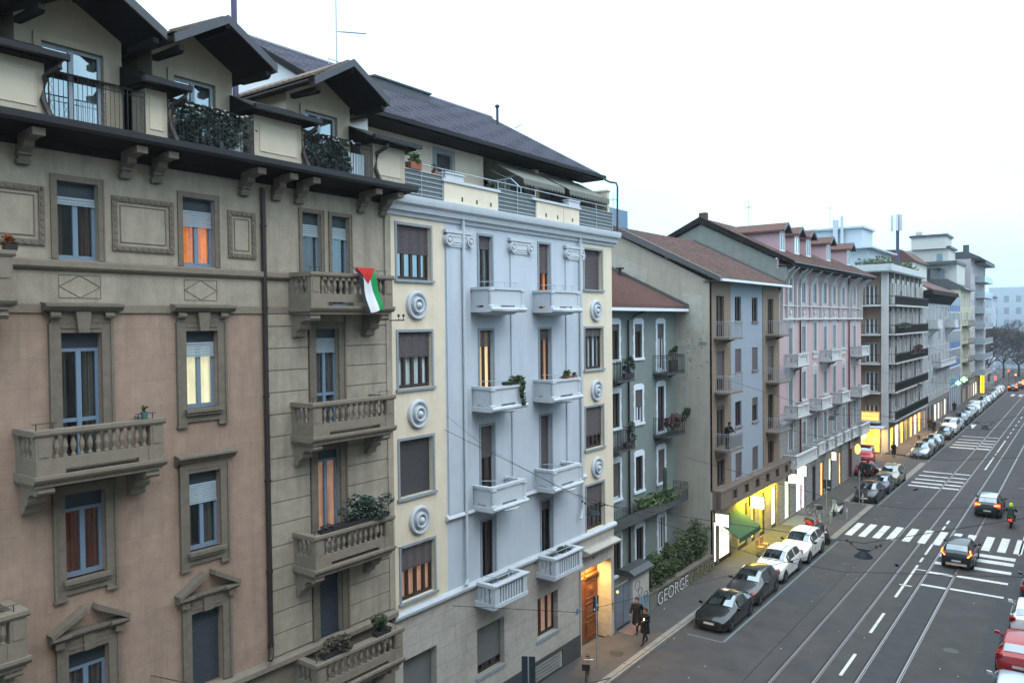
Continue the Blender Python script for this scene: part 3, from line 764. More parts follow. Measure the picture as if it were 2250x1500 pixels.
# ================================================================ BUILDING 2: cream and pale blue block
CREAM = mat('cream render', (0.66, 0.575, 0.455), .9, .06, 2, .15, streak=.3, stainc=(.45, .37, .25))
PALEBLUE = mat('pale blue render', (0.46, 0.505, 0.57), .85, .05, 2, .15, streak=.4, stainc=(.28, .33, .40))
BLUETRIM = mat('pale blue moulding', (0.48, 0.515, 0.56), .8, .06, 3, streak=.15, stainc=(.26, .3, .34))
GREYTRIM = mat('grey window surround', (0.24, 0.27, 0.30), .8, .06, 4)
TRAV = mat('travertine cladding', (0.43, 0.40, 0.36), .8, .14, 4, .3, stain=.45, stainc=(.2, .17, .14), lines=(.62, 1.25, .72, .014))
DARKSTONE = mat('dark polished plinth', (0.055, 0.06, 0.065), .45, .25, 3)
b2 = thing('apartment_building', 'cream and pale blue building with round medallions and solid blue balconies', 'building', (FX, 18.6, 0))
L_, CL, CR, RR = (18.95, 20.62), (23.33, 24.16), (27.38, 28.22), (31.08, 32.7)
rows = [(16.95, 18.8), (13.22, 15.15), (9.5, 11.45), (5.93, 7.78)]
hol = []
for z0, z1 in rows: hol += [(*L_, z0, z1), (*RR, z0 if z0 > 6 else 5.68, z1)]
dz = [(15.9, 18.78), (12.2, 15.15), (8.45, 11.45), (4.8, 7.78)]
for z0, z1 in dz: hol += [(*CL, z0, z1), (*CR, z0, z1)]
m = MB(); m.wall(F, 18.6, 21.35, 5.6, 19.3, hol, .24); m.wall(F, 30.95, 33.65, 5.6, 19.3, hol, .24); m.build('wall', CREAM, b2, label='cream side bays')
m = MB(); m.wall(F, 21.35, 30.95, 5.6, 19.3, hol, .3)
for a, b in ((21.42, 22.75), (25.32, 26.65), (29.42, 30.75)): m.box(F, a, b, 0, .06, 8.45, 18.25)
m.build('wall', PALEBLUE, b2, label='pale blue centre with flat pilasters')
gw = [(18.98, 20.68, 1.9, 3.92), (22.98, 24.7, 1.85, 3.72), (27.02, 28.6, 1.95, 3.7), (30.5, 33.25, 0, 3.95)]
m = MB(); m.wall(F, 18.6, 29.6, 0, 5.55, gw, .45); m.wall(F, 29.6, 33.65, 0, 5.55, gw, .72); m.build('wall', TRAV, b2, label='travertine ground floor')
m = MB(); m.box(F, 18.6, 26.6, 0, .05, 0, 1.1); m.box(F, 28.9, 30.42, 0, .05, 0, 1.1); m.box(F, 26.6, 28.9, 0, .05, .95, 1.1); m.box(F, 26.6, 28.9, 0, .05, 0, .2)
pl = m.build('plinth', DARKSTONE, b2)
m = MB()
for k in range(5): m.prismu(F, [(.0, .22 + .14 * k), (.05, .26 + .14 * k), (.05, .28 + .14 * k), (.0, .31 + .14 * k)], 26.8, 28.7)
m.build('vent_grille', GREYSHUT, b2)
m = MB(); m.quad((FX, 33.65, 0), (-34, 33.65, 0), (-34, 33.65, 19.7), (FX, 33.65, 19.7)); m.quad((-34, 18.6, 0), (-34, 33.65, 0), (-34, 33.65, 22), (-34, 18.6, 22)); m.quad((FX, 18.6, 0), (-34, 18.6, 0), (-34, 18.6, 22.0), (FX, 18.6, 19.7)) if 0 else None
m.prism(side(33.65), [(-34, 19.7), (-20.6, 19.7), (-20.6, 22.2), (-26.4, 26.3), (-34, 22.2)], -.1, 0)
m.build('wall', CREAM, b2, label='plain end wall')
m = MB(); m.prism(side(18.62), [(-34, 19.0), (-19.8, 19.0), (-19.8, 22.4), (-26.4, 26.35), (-34, 22.4)], 0, .1)
m.build('gable', mat('white render', (0.62, 0.64, 0.66), .9, .04), b2)
m = MB()
m.prismu(F, [(0, 19.08), (.08, 19.1), (.1, 19.22), (.22, 19.26), (.26, 19.42), (.38, 19.5), (.42, 19.62), (.42, 19.76), (0, 19.76)], 18.45, 33.9)
m.prismu(F, [(0, 5.36), (.06, 5.38), (.16, 5.46), (.18, 5.56), (.12, 5.64), (0, 5.66)], 18.5, 33.7)
m.prismu(F, [(0, 8.22), (.1, 8.24), (.17, 8.32), (.1, 8.42), (0, 8.44)], 21.25, 30.95)
m.build('string_course', BLUETRIM, b2, smooth=True)
m = MB()
for u, zs_ in ((19.86, (16.07, 12.3, 8.6)), (32.05, (15.96, 12.2, 8.55))):
    for z in zs_: m.lathe((u, 0, z), [(.5, 0), (.5, .08), (.46, .13), (.4, .12), (.36, .04), (.28, .04), (.27, .17), (.23, .19), (.19, .17), (.17, .07), (.13, .07), (.12, .16), (.07, .22), (.0, .24)], 28, F=F, axis='d')
m.build('medallion', BLUETRIM, b2, smooth=True)
m = MB()
for a, b in ((21.3, 22.85), (25.2, 26.75), (29.3, 30.85)):
    m.box(F, a, b, 0, .16, 18.72, 18.84); m.box(F, a + .12, b - .12, 0, .12, 18.3, 18.72); ring(m, F, a + .35, b - .35, 18.42, 18.6, .03, .12, .14)
    for uc in (a + .17, b - .17): m.lathe((uc, 0, 18.46), [(.2, 0), (.2, .2), (.15, .2), (.14, .16), (.09, .16), (.08, .22), (.0, .24)], 16, F=F, axis='d')
    m.box(F, a + .15, b - .15, 0, .1, 18.22, 18.3)
m.build('capital', BLUETRIM, b2, smooth=True)
m = MB(); m.tube([F(22.28, .14, 19.3), F(22.28, .14, 5.9), F(22.0, .3, 5.75)], .06, 8); m.tube([F(30.52, .14, 19.3), F(30.52, .14, 6.9), F(30.2, .25, 6.5)], .06, 8)
m.build('downpipe', BLUETRIM, b2, smooth=True)
def sur2(u0, u1, z0, z1, sill=True):
    s = MB(); ring(s, F, u0, u1, z0, z1, .09, 0, .03, False)
    if sill: s.box(F, u0 - .14, u1 + .14, -.15, .09, z0 - .09, z0 - .002)
    return s
K = dict(frame=BROWNFRAME, boxm=BROWNSHUT, shutm=BROWNSHUT, surm=GREYTRIM, rec=.2, fw=.085)
def w4(u, z, shut, curt, **k): return win(b2, F, *u, *z, shut=shut, curt=curt, cols=k.pop('cols', 4), sur=sur2(*u, *z), **{**K, **k})
w4(L_, rows[0], .5, CURT_W, gl=GLASSM); w4(L_, rows[1], .43, CURT_W, label='window with half lowered brown shutter')
w4(L_, rows[2], 1.0, None, shutm=DARKSHUT, label='window with charcoal shutter fully closed'); w4(L_, rows[3], .42, LIT_PEACH, label='window with peach glow below a half shutter')
w4(RR, rows[0], 1.0, None, label='window with brown shutter fully closed'); w4(RR, rows[1], .18, CURT_W)
w4(RR, rows[2], .68, CURT_D); win(b2, F, *RR, 5.68, 7.78, shut=.45, curt=CURT_G, cols=4, sur=sur2(*RR, 5.68, 7.78, False), **K)
win(b2, F, *CL, *dz[0], shut=.16, curt=CURT_G, cols=2, sur=sur2(*CL, *dz[0], False), label='balcony door with pale net curtain', **K)
win(b2, F, *CL, *dz[1], shut=.2, curt=LIT_CREAM, cols=2, sur=sur2(*CL, *dz[1], False), label='balcony door lit cream', **K)
win(b2, F, *CL, *dz[2], shut=.4, curt=CURT_D, cols=2, sur=sur2(*CL, *dz[2], False), **K)
win(b2, F, *CL, *dz[3], shut=0, curt=CURT_D, cols=2, sur=sur2(*CL, *dz[3], False), label='dark open balcony door', **K)
win(b2, F, *CR, *dz[0], shut=.42, curt=LIT_ORANGE, cols=2, sur=sur2(*CR, *dz[0], False), label='balcony door with orange glow below the shutter', **K)
win(b2, F, *CR, *dz[1], shut=.14, curt=LIT_PEACH, cols=2, sur=sur2(*CR, *dz[1], False), **K)
win(b2, F, *CR, *dz[2], shut=1.0, curt=None, cols=2, sur=sur2(*CR, *dz[2], False), **K)
win(b2, F, *CR, *dz[3], shut=.12, curt=CURT_D, half='l', cols=2, sur=sur2(*CR, *dz[3], False), **K)
KG = dict(rec=.3, fw=.08)
win(b2, F, *gw[0], frame=DARKSHUT, shut=1.0, shutm=GREYSHUT, **KG); win(b2, F, *gw[1], frame=BROWNFRAME, shut=.8, shutm=GREYSHUT, cols=3, curt=CURT_G, **KG)
win(b2, F, *gw[2], frame=BROWNFRAME, cols=3, curt=LIT_PEACH, label='ground floor window glowing peach behind three brown bars', **KG)
m = MB()
for g in gw[:3]: m.box(F, g[0] - .12, g[1] + .06, -.3, .04, g[2] - .14, g[2] - .002)
m.build('sill', GREYTRIM, b2)
for (u0, u1) in ((22.85, 24.9), (26.95, 29.05)):
    for zt in (16.78, 13.05, 9.3):
        zb = zt - .92; dp = .95; s = MB()
        s.prismu(F, [(0, zb - .02), (dp + .02, zb - .02), (dp + .12, zb + .03), (dp + .14, zb + .1), (dp + .1, zb + .16), (0, zb + .16)], u0 - .1, u1 + .1)
        s.lathe(F((u0 + u1) / 2, dp * .35, zb - .12), [(.3, -.02), (.75, .02), (.9, .1)], 12)
        for a, b in ((u0 + .1, u1 - .1),):
            s.box(F, a, b, dp - .1, dp - .01, zb + .24, zt - .1); s.box(F, a, a + .5, dp - .1, dp - .01, zb + .16, zb + .24); s.box(F, b - .45, b, dp - .1, dp - .01, zb + .16, zb + .24)
        for a in (u0, u1 - .09): s.box(F, a, a + .09, 0, dp - .1, zb + .24, zt - .1); s.box(F, a, a + .09, 0, .25, zb + .16, zb + .24); s.box(F, a, a + .09, .6, dp - .1, zb + .16, zb + .24)
        for a in (u0 + .05, u1 - .05):
            s.tube([F(a, dp - .02, zb + .16), F(a, dp - .02, zt - .1)], .085, 10); s.lathe(F(a, dp - .02, zt - .19), [(.08, 0), (.12, .05), (.12, .09)], 10); s.lathe(F(a, dp - .02, zb + .16), [(.12, 0), (.12, .05), (.085, .09)], 10)
        s.box(F, u0 - .05, u1 + .05, dp - .2, dp + .04, zt - .1, zt)
        for a in (u0 - .05, u1 - .13): s.box(F, a, a + .18, 0, dp - .2, zt - .1, zt)
        bl = s.build('balcony', BLUETRIM, b2, smooth=True, angle=30)
        r = MB()
        pts = [F(u0 + .3, dp - .1, 0), F(u1 - .25, dp - .1, 0)]
        for q in (0, .45, .9): 
            u = u0 + .3 + (u1 - u0 - .55) * q; r.tube([F(u, dp - .1, zt), F(u, dp - .1, zt + .2)], .013, 4)
        r.tube([F(u0 - .0, .4, zt + .2), F(u0 + .3, dp - .1, zt + .2), F(u1 - .2, dp - .1, zt + .2)], .014, 4)
        r.build('guard', BLUESHUT, bl)
    zt, zb, dp = 5.63, 4.68, 1.0; s = MB()
    s.prismu(F, [(0, zb), (dp - .03, zb), (dp + .02, zb + .05), (dp + .02, zb + .2), (0, zb + .2)], u0 - .02, u1 + .05)
    for a, w_ in ((u0, .3), (u1 - .25, .25)): s.box(F, a, a + w_, dp - .2, dp, zb + .2, zt - .12)
    n = 8
    for k in range(n):
        u = u0 + .36 + (u1 - u0 - .68) * (k + .5) / n; s.box(F, u - .045, u + .045, dp - .15, dp - .02, zb + .2, zt - .12)
    for k in range(3): s.box(F, u0 + .02, u0 + .12, .15 + .22 * k, .24 + .22 * k, zb + .2, zt - .12); s.box(F, u1 - .12, u1 - .02, .15 + .22 * k, .24 + .22 * k, zb + .2, zt - .12)
    s.prismu(F, [(dp - .22, zt - .12), (dp + .03, zt - .12), (dp + .08, zt - .05), (dp + .08, zt), (dp - .22, zt)], u0 - .06, u1 + .08)
    for a in (u0 - .06, u1 - .12): s.box(F, a, a + .2, 0, dp - .22, zt - .12, zt)
    bl = s.build('balcony', BLUETRIM, b2, label='balcony with upright slats')
    r = MB(); r.tube([F(u0 + .2, .3, zt + .2), F(u0 + .3, dp - .12, zt + .2), F(u1 - .6, dp - .12, zt + .2)], .015, 4)
    for u in (u0 + .3, u0 + 1.0, u1 - .6): r.tube([F(u, dp - .12, zt), F(u, dp - .12, zt + .2)], .013, 4)
    r.build('guard', BLUESHUT, bl)
# portal
WOOD = mat('carved walnut door', (0.17, 0.06, 0.025), .45, .25, 3, .2)
m = MB(); m.box(F, 30.5, 33.25, -.77, -.71, 0, 3.95); 
dr_ = m.build('door', WOOD, b2, label='tall carved double wooden door under a warm lamp')
m = MB()
for (a, b) in ((30.55, 31.85), (31.9, 33.2)):
    for (z0, z1) in ((.2, 1.0), (1.15, 1.9), (2.05, 2.95)):
        ring(m, F, a + .22, b - .22, z0 + .08, z1 - .08, .06, -.71, -.66); m.box(F, a + .3, b - .3, -.71, -.68, z0 + .16, z1 - .16)
    m.prismu(F, [(-.71, 3.05), (-.62, 3.08), (-.56, 3.18), (-.56, 3.24), (-.71, 3.26)], a + .1, b - .1)
    m.lathe(((a + b) / 2, -.69, 2.5), [(.17, 0), (.17, .04), (.08, .05), (.0, .1)], 12, F=F, axis='d'); m.box(F, a + .15, b - .15, -.71, -.67, 3.35, 3.8)
m.build('carving', WOOD, dr_)
m = MB(); m.box(F, 30.41, 30.495, .003, .06, 0, 4.03); m.box(F, 33.255, 33.34, .003, .06, 0, 4.03); m.box(F, 30.495, 33.255, .003, .06, 3.955, 4.03)
m.prismu(F, [(0, 4.62), (.2, 4.66), (.42, 4.74), (.46, 4.8), (.46, 4.86), (0, 4.98)], 30.6, 33.6); m.build('portal', TRAV, b2)
m = MB(); m.box(F, 31.2, 32.5, -.45, -.25, 3.88, 3.94); m.build('lamp', mat('warm lamp diffuser', (1, .8, .5), emit=14, ecol=(1, .62, .2)), b2)
def area(loc, rot, sx, sy, e, col):
    a = bpy.data.lights.new('lamp_light', 'AREA'); a.shape = 'RECTANGLE'; a.size = sx; a.size_y = sy; a.energy = e; a.color = col
    o = bpy.data.objects.new('lamp_light', a); C.objects.link(o); o.location = loc; o.rotation_euler = rot; return o
area(F(31.85, -.42, 3.8), (0, 0, 0), .3, 1.6, 150, (1, .58, .17))
m = MB(); m.box(F, 33.36, 33.5, .0, .03, 1.35, 1.75); m.box(F, 33.38, 33.48, .03, .04, 1.42, 1.55); m.build('intercom', mat('brass', (.4, .27, .1), .35, .1, metal=.8), b2)
m = MB(); m.lathe((30.2, 0, 2.25), [(.13, 0), (.13, .03), (0, .035)], 12, F=F, axis='d'); m.box(F, 31.6, 31.8, 0, .03, 4.3, 4.42); m.build('number_plate', mat('blue enamel', (.12, .17, .3), .4, .3, 20), b2)
# attic storey on the terrace
AF = front(-20.6)
m = MB(); m.wall(AF, 18.65, 26.0, 19.7, 22.9, [(22.95, 23.85, 19.75, 22.1)], .3); m.wall(front(-22.4), 26.0, 33.6, 19.7, 23.9, [(28.2, 29.4, 19.75, 22.0), (30.2, 31.4, 19.75, 22.0)], .3); m.box(F0, -22.4, -20.6, 25.9, 26.0, 19.7, 23.2); m.box(side(33.6), -20.6, -18.9, 0, .22, 19.7, 21.75); m.box(side(33.6), -20.7, -18.85, -.05, .27, 21.75, 21.83)
m.box(F0, -20.75, -20.45, 29.5, 29.8, 19.7, 22.7)
m.build('wall', CREAM, b2, label='cream attic wall behind the terrace')
m = MB(); m.box(F0, -20.6, -18.6, 18.6, 33.65, 19.66, 19.74); m.build('terrace', GREYTRIM, b2)
win(b2, AF, 22.95, 23.85, 19.75, 22.1, frame=BROWNFRAME, shut=1.0, shutm=DARKSHUT, surm=GREYTRIM, sur=(lambda s: (ring(s, AF, 22.95, 23.85, 19.75, 22.1, .2, 0, .03, False), s)[1])(MB()), rec=.1)
for u0, u1 in ((28.2, 29.4), (30.2, 31.4)): win(b2, front(-22.4), u0, u1, 19.75, 22.0, frame=BROWNFRAME, curt=CURT_D)
ROOFB = mat('purple grey roof tiles', (0.15, 0.145, 0.185), .75, .2, 5, .3, lines=(.3, .22, .55, .02))
m = MB()
E_, RG = (-19.45, 22.62), (-26.4, 26.6)
m.add([(E_[0], 18.3, E_[1]), (E_[0], 33.95, E_[1]), (RG[0], 33.95, RG[1]), (RG[0], 18.3, RG[1]), (-34.5, 33.95, 22.0), (-34.5, 18.3, 22.0)], [(0, 1, 2, 3), (3, 2, 4, 5)])
n = 34
for k in range(n):    # tile courses
    t = k / n; x = E_[0] + (RG[0] - E_[0]) * t; z = E_[1] + (RG[1] - E_[1]) * t
    x2 = x + (RG[0] - E_[0]) / n; z2 = z + (RG[1] - E_[1]) / n
    m.add([(x, 18.3, z + .05), (x, 33.95, z + .05), (x2, 33.95, z2 + .015), (x2, 18.3, z2 + .015), (x, 18.3, z), (x, 33.95, z)], [(0, 1, 2, 3), (0, 1, 5, 4)])
for k in range(62):
    y = 18.35 + k * .25; m.tube([(E_[0] + .02, y, E_[1] + .05), (RG[0], y, RG[1] + .03)], .03, 3)
m.tube([(RG[0], 18.3, RG[1] + .03), (RG[0], 33.95, RG[1] + .03)], .1, 6)
m.build('roof', ROOFB, b2)
m = MB(); m.prism(side(33.95), [(E_[0], E_[1]), (RG[0], RG[1]), (RG[0], RG[1] - .25), (E_[0], E_[1] - .22)], -.05, 0); m.prism(side(18.3), [(E_[0], E_[1]), (RG[0], RG[1]), (RG[0], RG[1] - .25), (E_[0], E_[1] - .22)], 0, .05)
m.box(F0, -20.7, E_[0], 18.3, 33.95, E_[1] - .2, E_[1] - .02)
m.build('eaves', DARKWOOD, b2)
m = MB(); m.prismu(front(E_[0]), [(0, E_[1] - .05), (.05, E_[1] - .14), (.13, E_[1] - .14), (.17, E_[1]), (.0, E_[1] + .02)], 18.3, 34.0)
m.tube([(E_[0] + .1, 33.9, 22.45), (E_[0] + .35, 33.95, 22.3), (E_[0] + .75, 33.9, 22.2), (E_[0] + .85, 33.85, 22.0), (E_[0] + .85, 33.8, 19.8)], .05, 8)
m.build('gutter', DARKMETAL, b2)
m = MB(); m.box(F0, -25.6, -24.5, 23.45, 26.9, 25.2, 25.95); m.prismu(front(-24.5), [(0, 25.93), (.1, 25.93), (.1, 26.0), (-1.1, 26.1), (-1.1, 26.0)], 23.4, 26.95); m.build('roof_hatch', FASCIA, b2)
m = MB(); m.tube([(-24.5, 32.0, 25.5), (-24.5, 32.0, 26.5)], .07, 6); m.lathe((-24.5, 32.0, 26.45), [(.12, 0), (.14, .08), (.04, .16)], 6)
m.tube([(-24.6, 33.6, 25.7), (-24.5, 34.1, 26.0)], .02, 4); m.build('chimney_pipe', DARKMETAL, b2)
# terrace parapets, rails
T = front(-18.62)
m = MB(); m.box(T, 21.15, 24.3, -.12, 0, 19.76, 20.5); m.box(T, 26.93, 30.3, -.12, 0, 19.76, 20.5); m.box(T, 29.0, 29.05, 0, .02, 19.76, 20.5); m.build('parapet', CREAM, b2)
m = MB(); m.box(T, 21.05, 24.4, -.2, .06, 20.5, 20.6); m.box(T, 26.6, 30.4, -.2, .06, 20.5, 20.6); m.build('parapet_cap', BLUETRIM, b2)
m = MB()
for a in (22.1, 22.95, 23.8, 27.6, 28.5, 29.7): m.box(T, a, a + .08, 0, .012, 19.9, 20.05)
m.build('drain_hole', BROWNFRAME, b2)
m = MB()
for a, b in ((18.9, 21.1), (24.35, 26.9), (30.35, 33.4)):
    for k in range(6): m.tube([T(a, -.03, 19.88 + k * .16), T(b, -.03, 19.88 + k * .16)], .02, 4)
    for q in (a, (a + b) / 2, b): m.tube([T(q, -.03, 19.76), T(q, -.03, 20.95)], .022, 4)
m.tube([T(18.9, -.1, 20.95), T(33.4, -.1, 20.95)], .022, 4)
m.build('railing', BLUESHUT, b2)
m = MB()
for a, b in ((18.9, 21.1), (24.35, 26.9), (30.35, 33.4)): m.box(T, a, b, -.07, -.055, 19.8, 20.68)
m.build('wind_screen', GREYSHUT, b2)
AWN = mat('faded grey green awning cloth', (0.13, 0.135, 0.12), .9, .1, 3)
for i, (a, b, lab) in enumerate(((26.2, 29.3, 'grey terrace awning, the nearer of the two under the long eaves'), (29.7, 33.3, 'grey terrace awning, the farther of the two under the long eaves'))):
    t = thing('awning', lab, 'awning', (-20.5, a, 22), group='awnings on the roof terrace')
    m = MB(); m.add([(-20.5, a, 22.3), (-20.5, b, 22.3), (-18.75, b, 21.35), (-18.75, a, 21.35), (-20.5, a, 22.27), (-20.5, b, 22.27), (-18.75, b, 21.32), (-18.75, a, 21.32)], [(0, 1, 2, 3), (7, 6, 5, 4), (0, 3, 7, 4), (1, 2, 6, 5), (2, 3, 7, 6)])
    n = 14
    for k in range(n):
        y0 = a + (b - a) * k / n; y1 = a + (b - a) * (k + 1) / n; ym = (y0 + y1) / 2
        m.add([(-18.75, y0, 21.34), (-18.75, y1, 21.34), (-18.73, y1, 21.16), (-18.73, ym, 21.05), (-18.73, y0, 21.16)], [(0, 1, 2, 3, 4)])
    m.build('canopy', AWN, t)
    m = MB(); m.tube([(-20.5, a + .1, 21.9), (-19.7, a + .1, 21.5), (-18.95, a + .1, 21.52)], .025, 4); m.tube([(-20.5, b - .1, 21.9), (-19.7, b - .1, 21.5), (-18.95, b - .1, 21.52)], .025, 4); m.build('arm', BLUESHUT, t)
scr = thing('glass_screen', 'clear glass terrace divider with slanted grey frame', 'screen', (-20, 25.9, 19.74))
m = MB(); sf = side(25.95)
pts = [(-20.4, 21.35), (-19.2, 21.35), (-18.7, 20.9), (-18.7, 19.76)]
m.tube([sf(a, 0, z) for a, z in pts], .03, 4); m.tube([sf(-19.5, 0, 19.76), sf(-19.5, 0, 21.35)], .025, 4); m.build('frame', BLUESHUT, scr)
m = MB(); m.prism(sf, [(-20.4, 19.78), (-20.4, 21.33), (-19.2, 21.33), (-18.72, 20.9), (-18.72, 19.78)], 0, .01); m.build('pane', glass('clear screen glass', refl=.1, trans=.8), scr)
for (x, a, b, lab) in ((-18.75, 21.2, 22.2, 'pale blue planter box on the nearer terrace parapet'), (-18.75, 29.4, 30.3, 'pale blue planter box on the farther terrace parapet')):
    t = thing('planter_box', lab, 'planter', (x, a, 20.6), group='planter boxes on the terrace parapet')
    m = MB(); m.box(F0, x - .14, x + .16, a, b, 20.6, 20.84); m.box(F0, x - .17, x + .19, a - .03, b + .03, 20.8, 20.86); m.build('box', BLUETRIM, t)
    m = MB(); m.box(F0, x - .12, x + .14, a + .03, b - .03, 20.855, 20.87); m.build('soil', DARKPOT, t)
plant('bushy geranium in a terracotta pot at the near end of the roof terrace', (-18.75, 19.75, 21.12), (.22, .42, .24), 420, (-18.9, -18.6, 19.45, 20.0, 20.72, 20.95), TERRA, LEAF2, .06, seed=21)
plant('small sprig in a pot between railing and parapet of the terrace', (-18.75, 20.8, 20.95), (.1, .16, .12), 90, (-18.83, -18.66, 20.7, 20.92, 20.7, 20.85), TERRA, LEAF, .04, seed=22)
plant('reddish pot with low plant behind the cream parapet', (-19.0, 24.5, 20.8), (.18, .25, .14), 120, (-19.15, -18.85, 24.3, 24.75, 20.4, 20.66), TERRA, LEAF, .05, seed=23)
plant('trailing ivy spilling over the left blue balcony on the fourth floor', (-17.95, 24.3, 13.2), (.16, .62, .16), 600, (-18.1, -17.85, 23.7, 24.6, 13.05, 13.18), DARKPOT, LEAF, .05, seed=24)
t = plant('long ivy strand hanging down the front of the left blue balcony', (-17.75, 24.62, 12.72), (.1, .14, .5), 520, None, lm=LEAF, size=.05, seed=25, name='ivy')
plant('spiky pale green plant on the right blue balcony', (-18.0, 28.1, 13.2), (.16, .34, .17), 260, (-18.1, -17.88, 27.85, 28.4, 13.05, 13.15), TERRA, LEAF2, .07, seed=26)
plant('small dark plant beside the spiky one on the right blue balcony', (-18.0, 28.75, 13.16), (.1, .16, .1), 90, (-18.08, -17.9, 28.6, 28.9, 13.05, 13.15), TERRA, mat('dull purple foliage', (0.06, 0.045, 0.05)), .05, seed=27)
plant('fresh green plant on the right slatted balcony', (-18.1, 28.0, 5.8), (.18, .4, .16), 240, (-18.25, -17.98, 27.7, 28.4, 5.63, 5.72), DARKPOT, LEAF2, .05, seed=28)
# ================================================================ BUILDING 3: green house set back behind a garden
GREEN = mat('grey green render', (0.175, 0.21, 0.205), .9, .08, 2, .15, streak=.25, stainc=(.1, .125, .115))
WHITEP = mat('white painted surround', (0.62, 0.68, 0.76), .7, .06, 4)
REDTILE = mat('red brown roof tiles', (0.085, 0.04, 0.034), .85, .35, 5, .4, stain=.4, stainc=(.08, .045, .035))
OLDTILE = mat('old mossy roof tiles', (0.095, 0.055, 0.048), .9, .85, 3.5, .5, stain=.95, stainc=(.055, .045, .045))
BLACKIRON = mat('black iron', (0.015, 0.015, 0.016), .5, 0, metal=.3)
def tiled_roof(par, x0, z0, x1, z1, y0, y1, m_, n=20, pitch=.28, name='roof', thick=.12, ribs=True):
    m = MB(); dx, dz_ = (x1 - x0) / n, (z1 - z0) / n
    m.add([(x0, y0, z0 - thick), (x0, y1, z0 - thick), (x1, y1, z1 - thick), (x1, y0, z1 - thick)], [(0, 1, 2, 3)])
    for k in range(n):
        xa, za = x0 + dx * k, z0 + dz_ * k
        m.add([(xa, y0, za + .035), (xa, y1, za + .035), (xa + dx, y1, za + dz_ + .01), (xa + dx, y0, za + dz_ + .01), (xa, y0, za - (thick if k == 0 else .01)), (xa, y1, za - (thick if k == 0 else .01))], [(0, 1, 2, 3), (0, 1, 5, 4)])
    for yy in (y0, y1): m.add([(x0, yy, z0 - thick), (x0, yy, z0 + .03), (x1, yy, z1 + .02), (x1, yy, z1 - thick)], [(0, 1, 2, 3)])
    if ribs:
        rr = random.Random(5)
        for k in range(int((y1 - y0) / pitch)):
            y = y0 + (k + .5) * pitch
            m.tube([(x0 + .0, y, z0 + .05), ((x0 + x1) / 2, y + rr.uniform(-.02, .02), (z0 + z1) / 2 + .04), (x1, y, z1 + .04)], .045, 4)
    return m.build(name, m_, par)
G = front(-21.1)
b3 = thing('house', 'grey green house with white window surrounds set back behind the hedge', 'house', (-21.1, 33.7, 0))
gc = [(34.3, 35.2), (37.5, 38.4), (40.25, 41.15), (43.15, 44.05)]
gr_ = [(13.35, 15.3), (9.6, 11.5), (5.65, 7.65), (1.45, 3.5)]
hs = [(*c_, *r_) for c_ in gc for r_ in gr_]
hs = [(a, b, (z0 - .85 if (a > 43 and z0 in (13.35, 9.6)) else z0), z1) for a, b, z0, z1 in hs]
m = MB(); m.wall(G, 33.66, 45.8, -.1, 16.2, hs, .22); m.quad((-21.1, 33.7, 0), (-31, 33.7, 0), (-31, 33.7, 16), (-21.1, 33.7, 16)); m.quad((-31, 33.7, 0), (-31, 45.7, 0), (-31, 45.7, 18.5), (-31, 33.7, 18.5)); m.build('wall', GREEN, b3)
rr = random.Random(3)
for i, h in enumerate(hs):
    u0, u1, z0, z1 = h; s = MB(); w_ = .17
    for a, b in ((u0 - w_, u0), (u1, u1 + w_)):
        s.box(G, a, b, 0, .04, z0, z1); 
        for zz in (z0 - .05, z0 + (z1 - z0) * .5, z1 - .25): s.box(G, a - .05 if a < u0 else b, a if a < u0 else b + .05, 0, .035, zz, zz + .3)
    s.prism(G, [(u0 - w_, z1), (u1 + w_, z1), (u1 + w_ + .04, z1 + .2), (u1 - .05, z1 + .34), (u0 + .05, z1 + .34), (u0 - w_ - .04, z1 + .2)], 0, .045)
    s.box(G, u0 - w_ - .05, u1 + w_ + .05, -.1, .1, z0 - .14, z0 - .003)
    win(b3, G, u0, u1, z0, z1, frame=BROWNFRAME if i % 3 else WHITEFRAME, rec=.15, shut=(.0, .3, 0, .0, .15, 0, .9, 0, .2, .5, .0, 0, .3, 0, 1, 0)[i], shutm=BROWNSHUT, curt=CURT_G if i % 2 else CURT_D, sur=s, surm=WHITEP, detail=False)
tiled_roof(b3, -20.3, 16.3, -25.9, 19.0, 33.7, 45.75, REDTILE, 20, .26)
m = MB(); m.prism(side(45.78), [(-20.2, 16.5), (-26, 19.3), (-26, 18.85), (-20.2, 16.05)], 0, .28); m.build('verge', mat('grey tin flashing', (.1, .1, .105), .5, .1, metal=.4), b3)
m = MB(); m.quad((-25.9, 33.7, 19.0), (-31, 33.7, 17), (-31, 45.7, 17), (-25.9, 45.7, 19.0)); m.build('roof', REDTILE, b3)
m = MB(); m.box(F0, -20.9, -20.2, 33.7, 45.7, 16.02, 16.12); m.build('eaves', DARKWOOD, b3)
m = MB(); m.box(F0, -20.28, -20.12, 33.7, 45.6, 16.03, 16.2); m.build('gutter', WHITEP, b3)
m = MB(); m.tube([(-20.25, 40.1, 16.05), (-20.7, 39.6, 15.8), (-20.98, 39.3, 15.5), (-20.98, 39.3, .2)], .06, 7); m.build('downpipe', BLACKIRON, b3)
m = MB(); m.tube([(-24.6, 45.0, 18.2), (-24.6, 45.0, 18.9)], .1, 6); m.box(F0, -24.8, -24.4, 44.8, 45.2, 18.85, 18.95); m.build('chimney_pipe', DARKMETAL, b3)
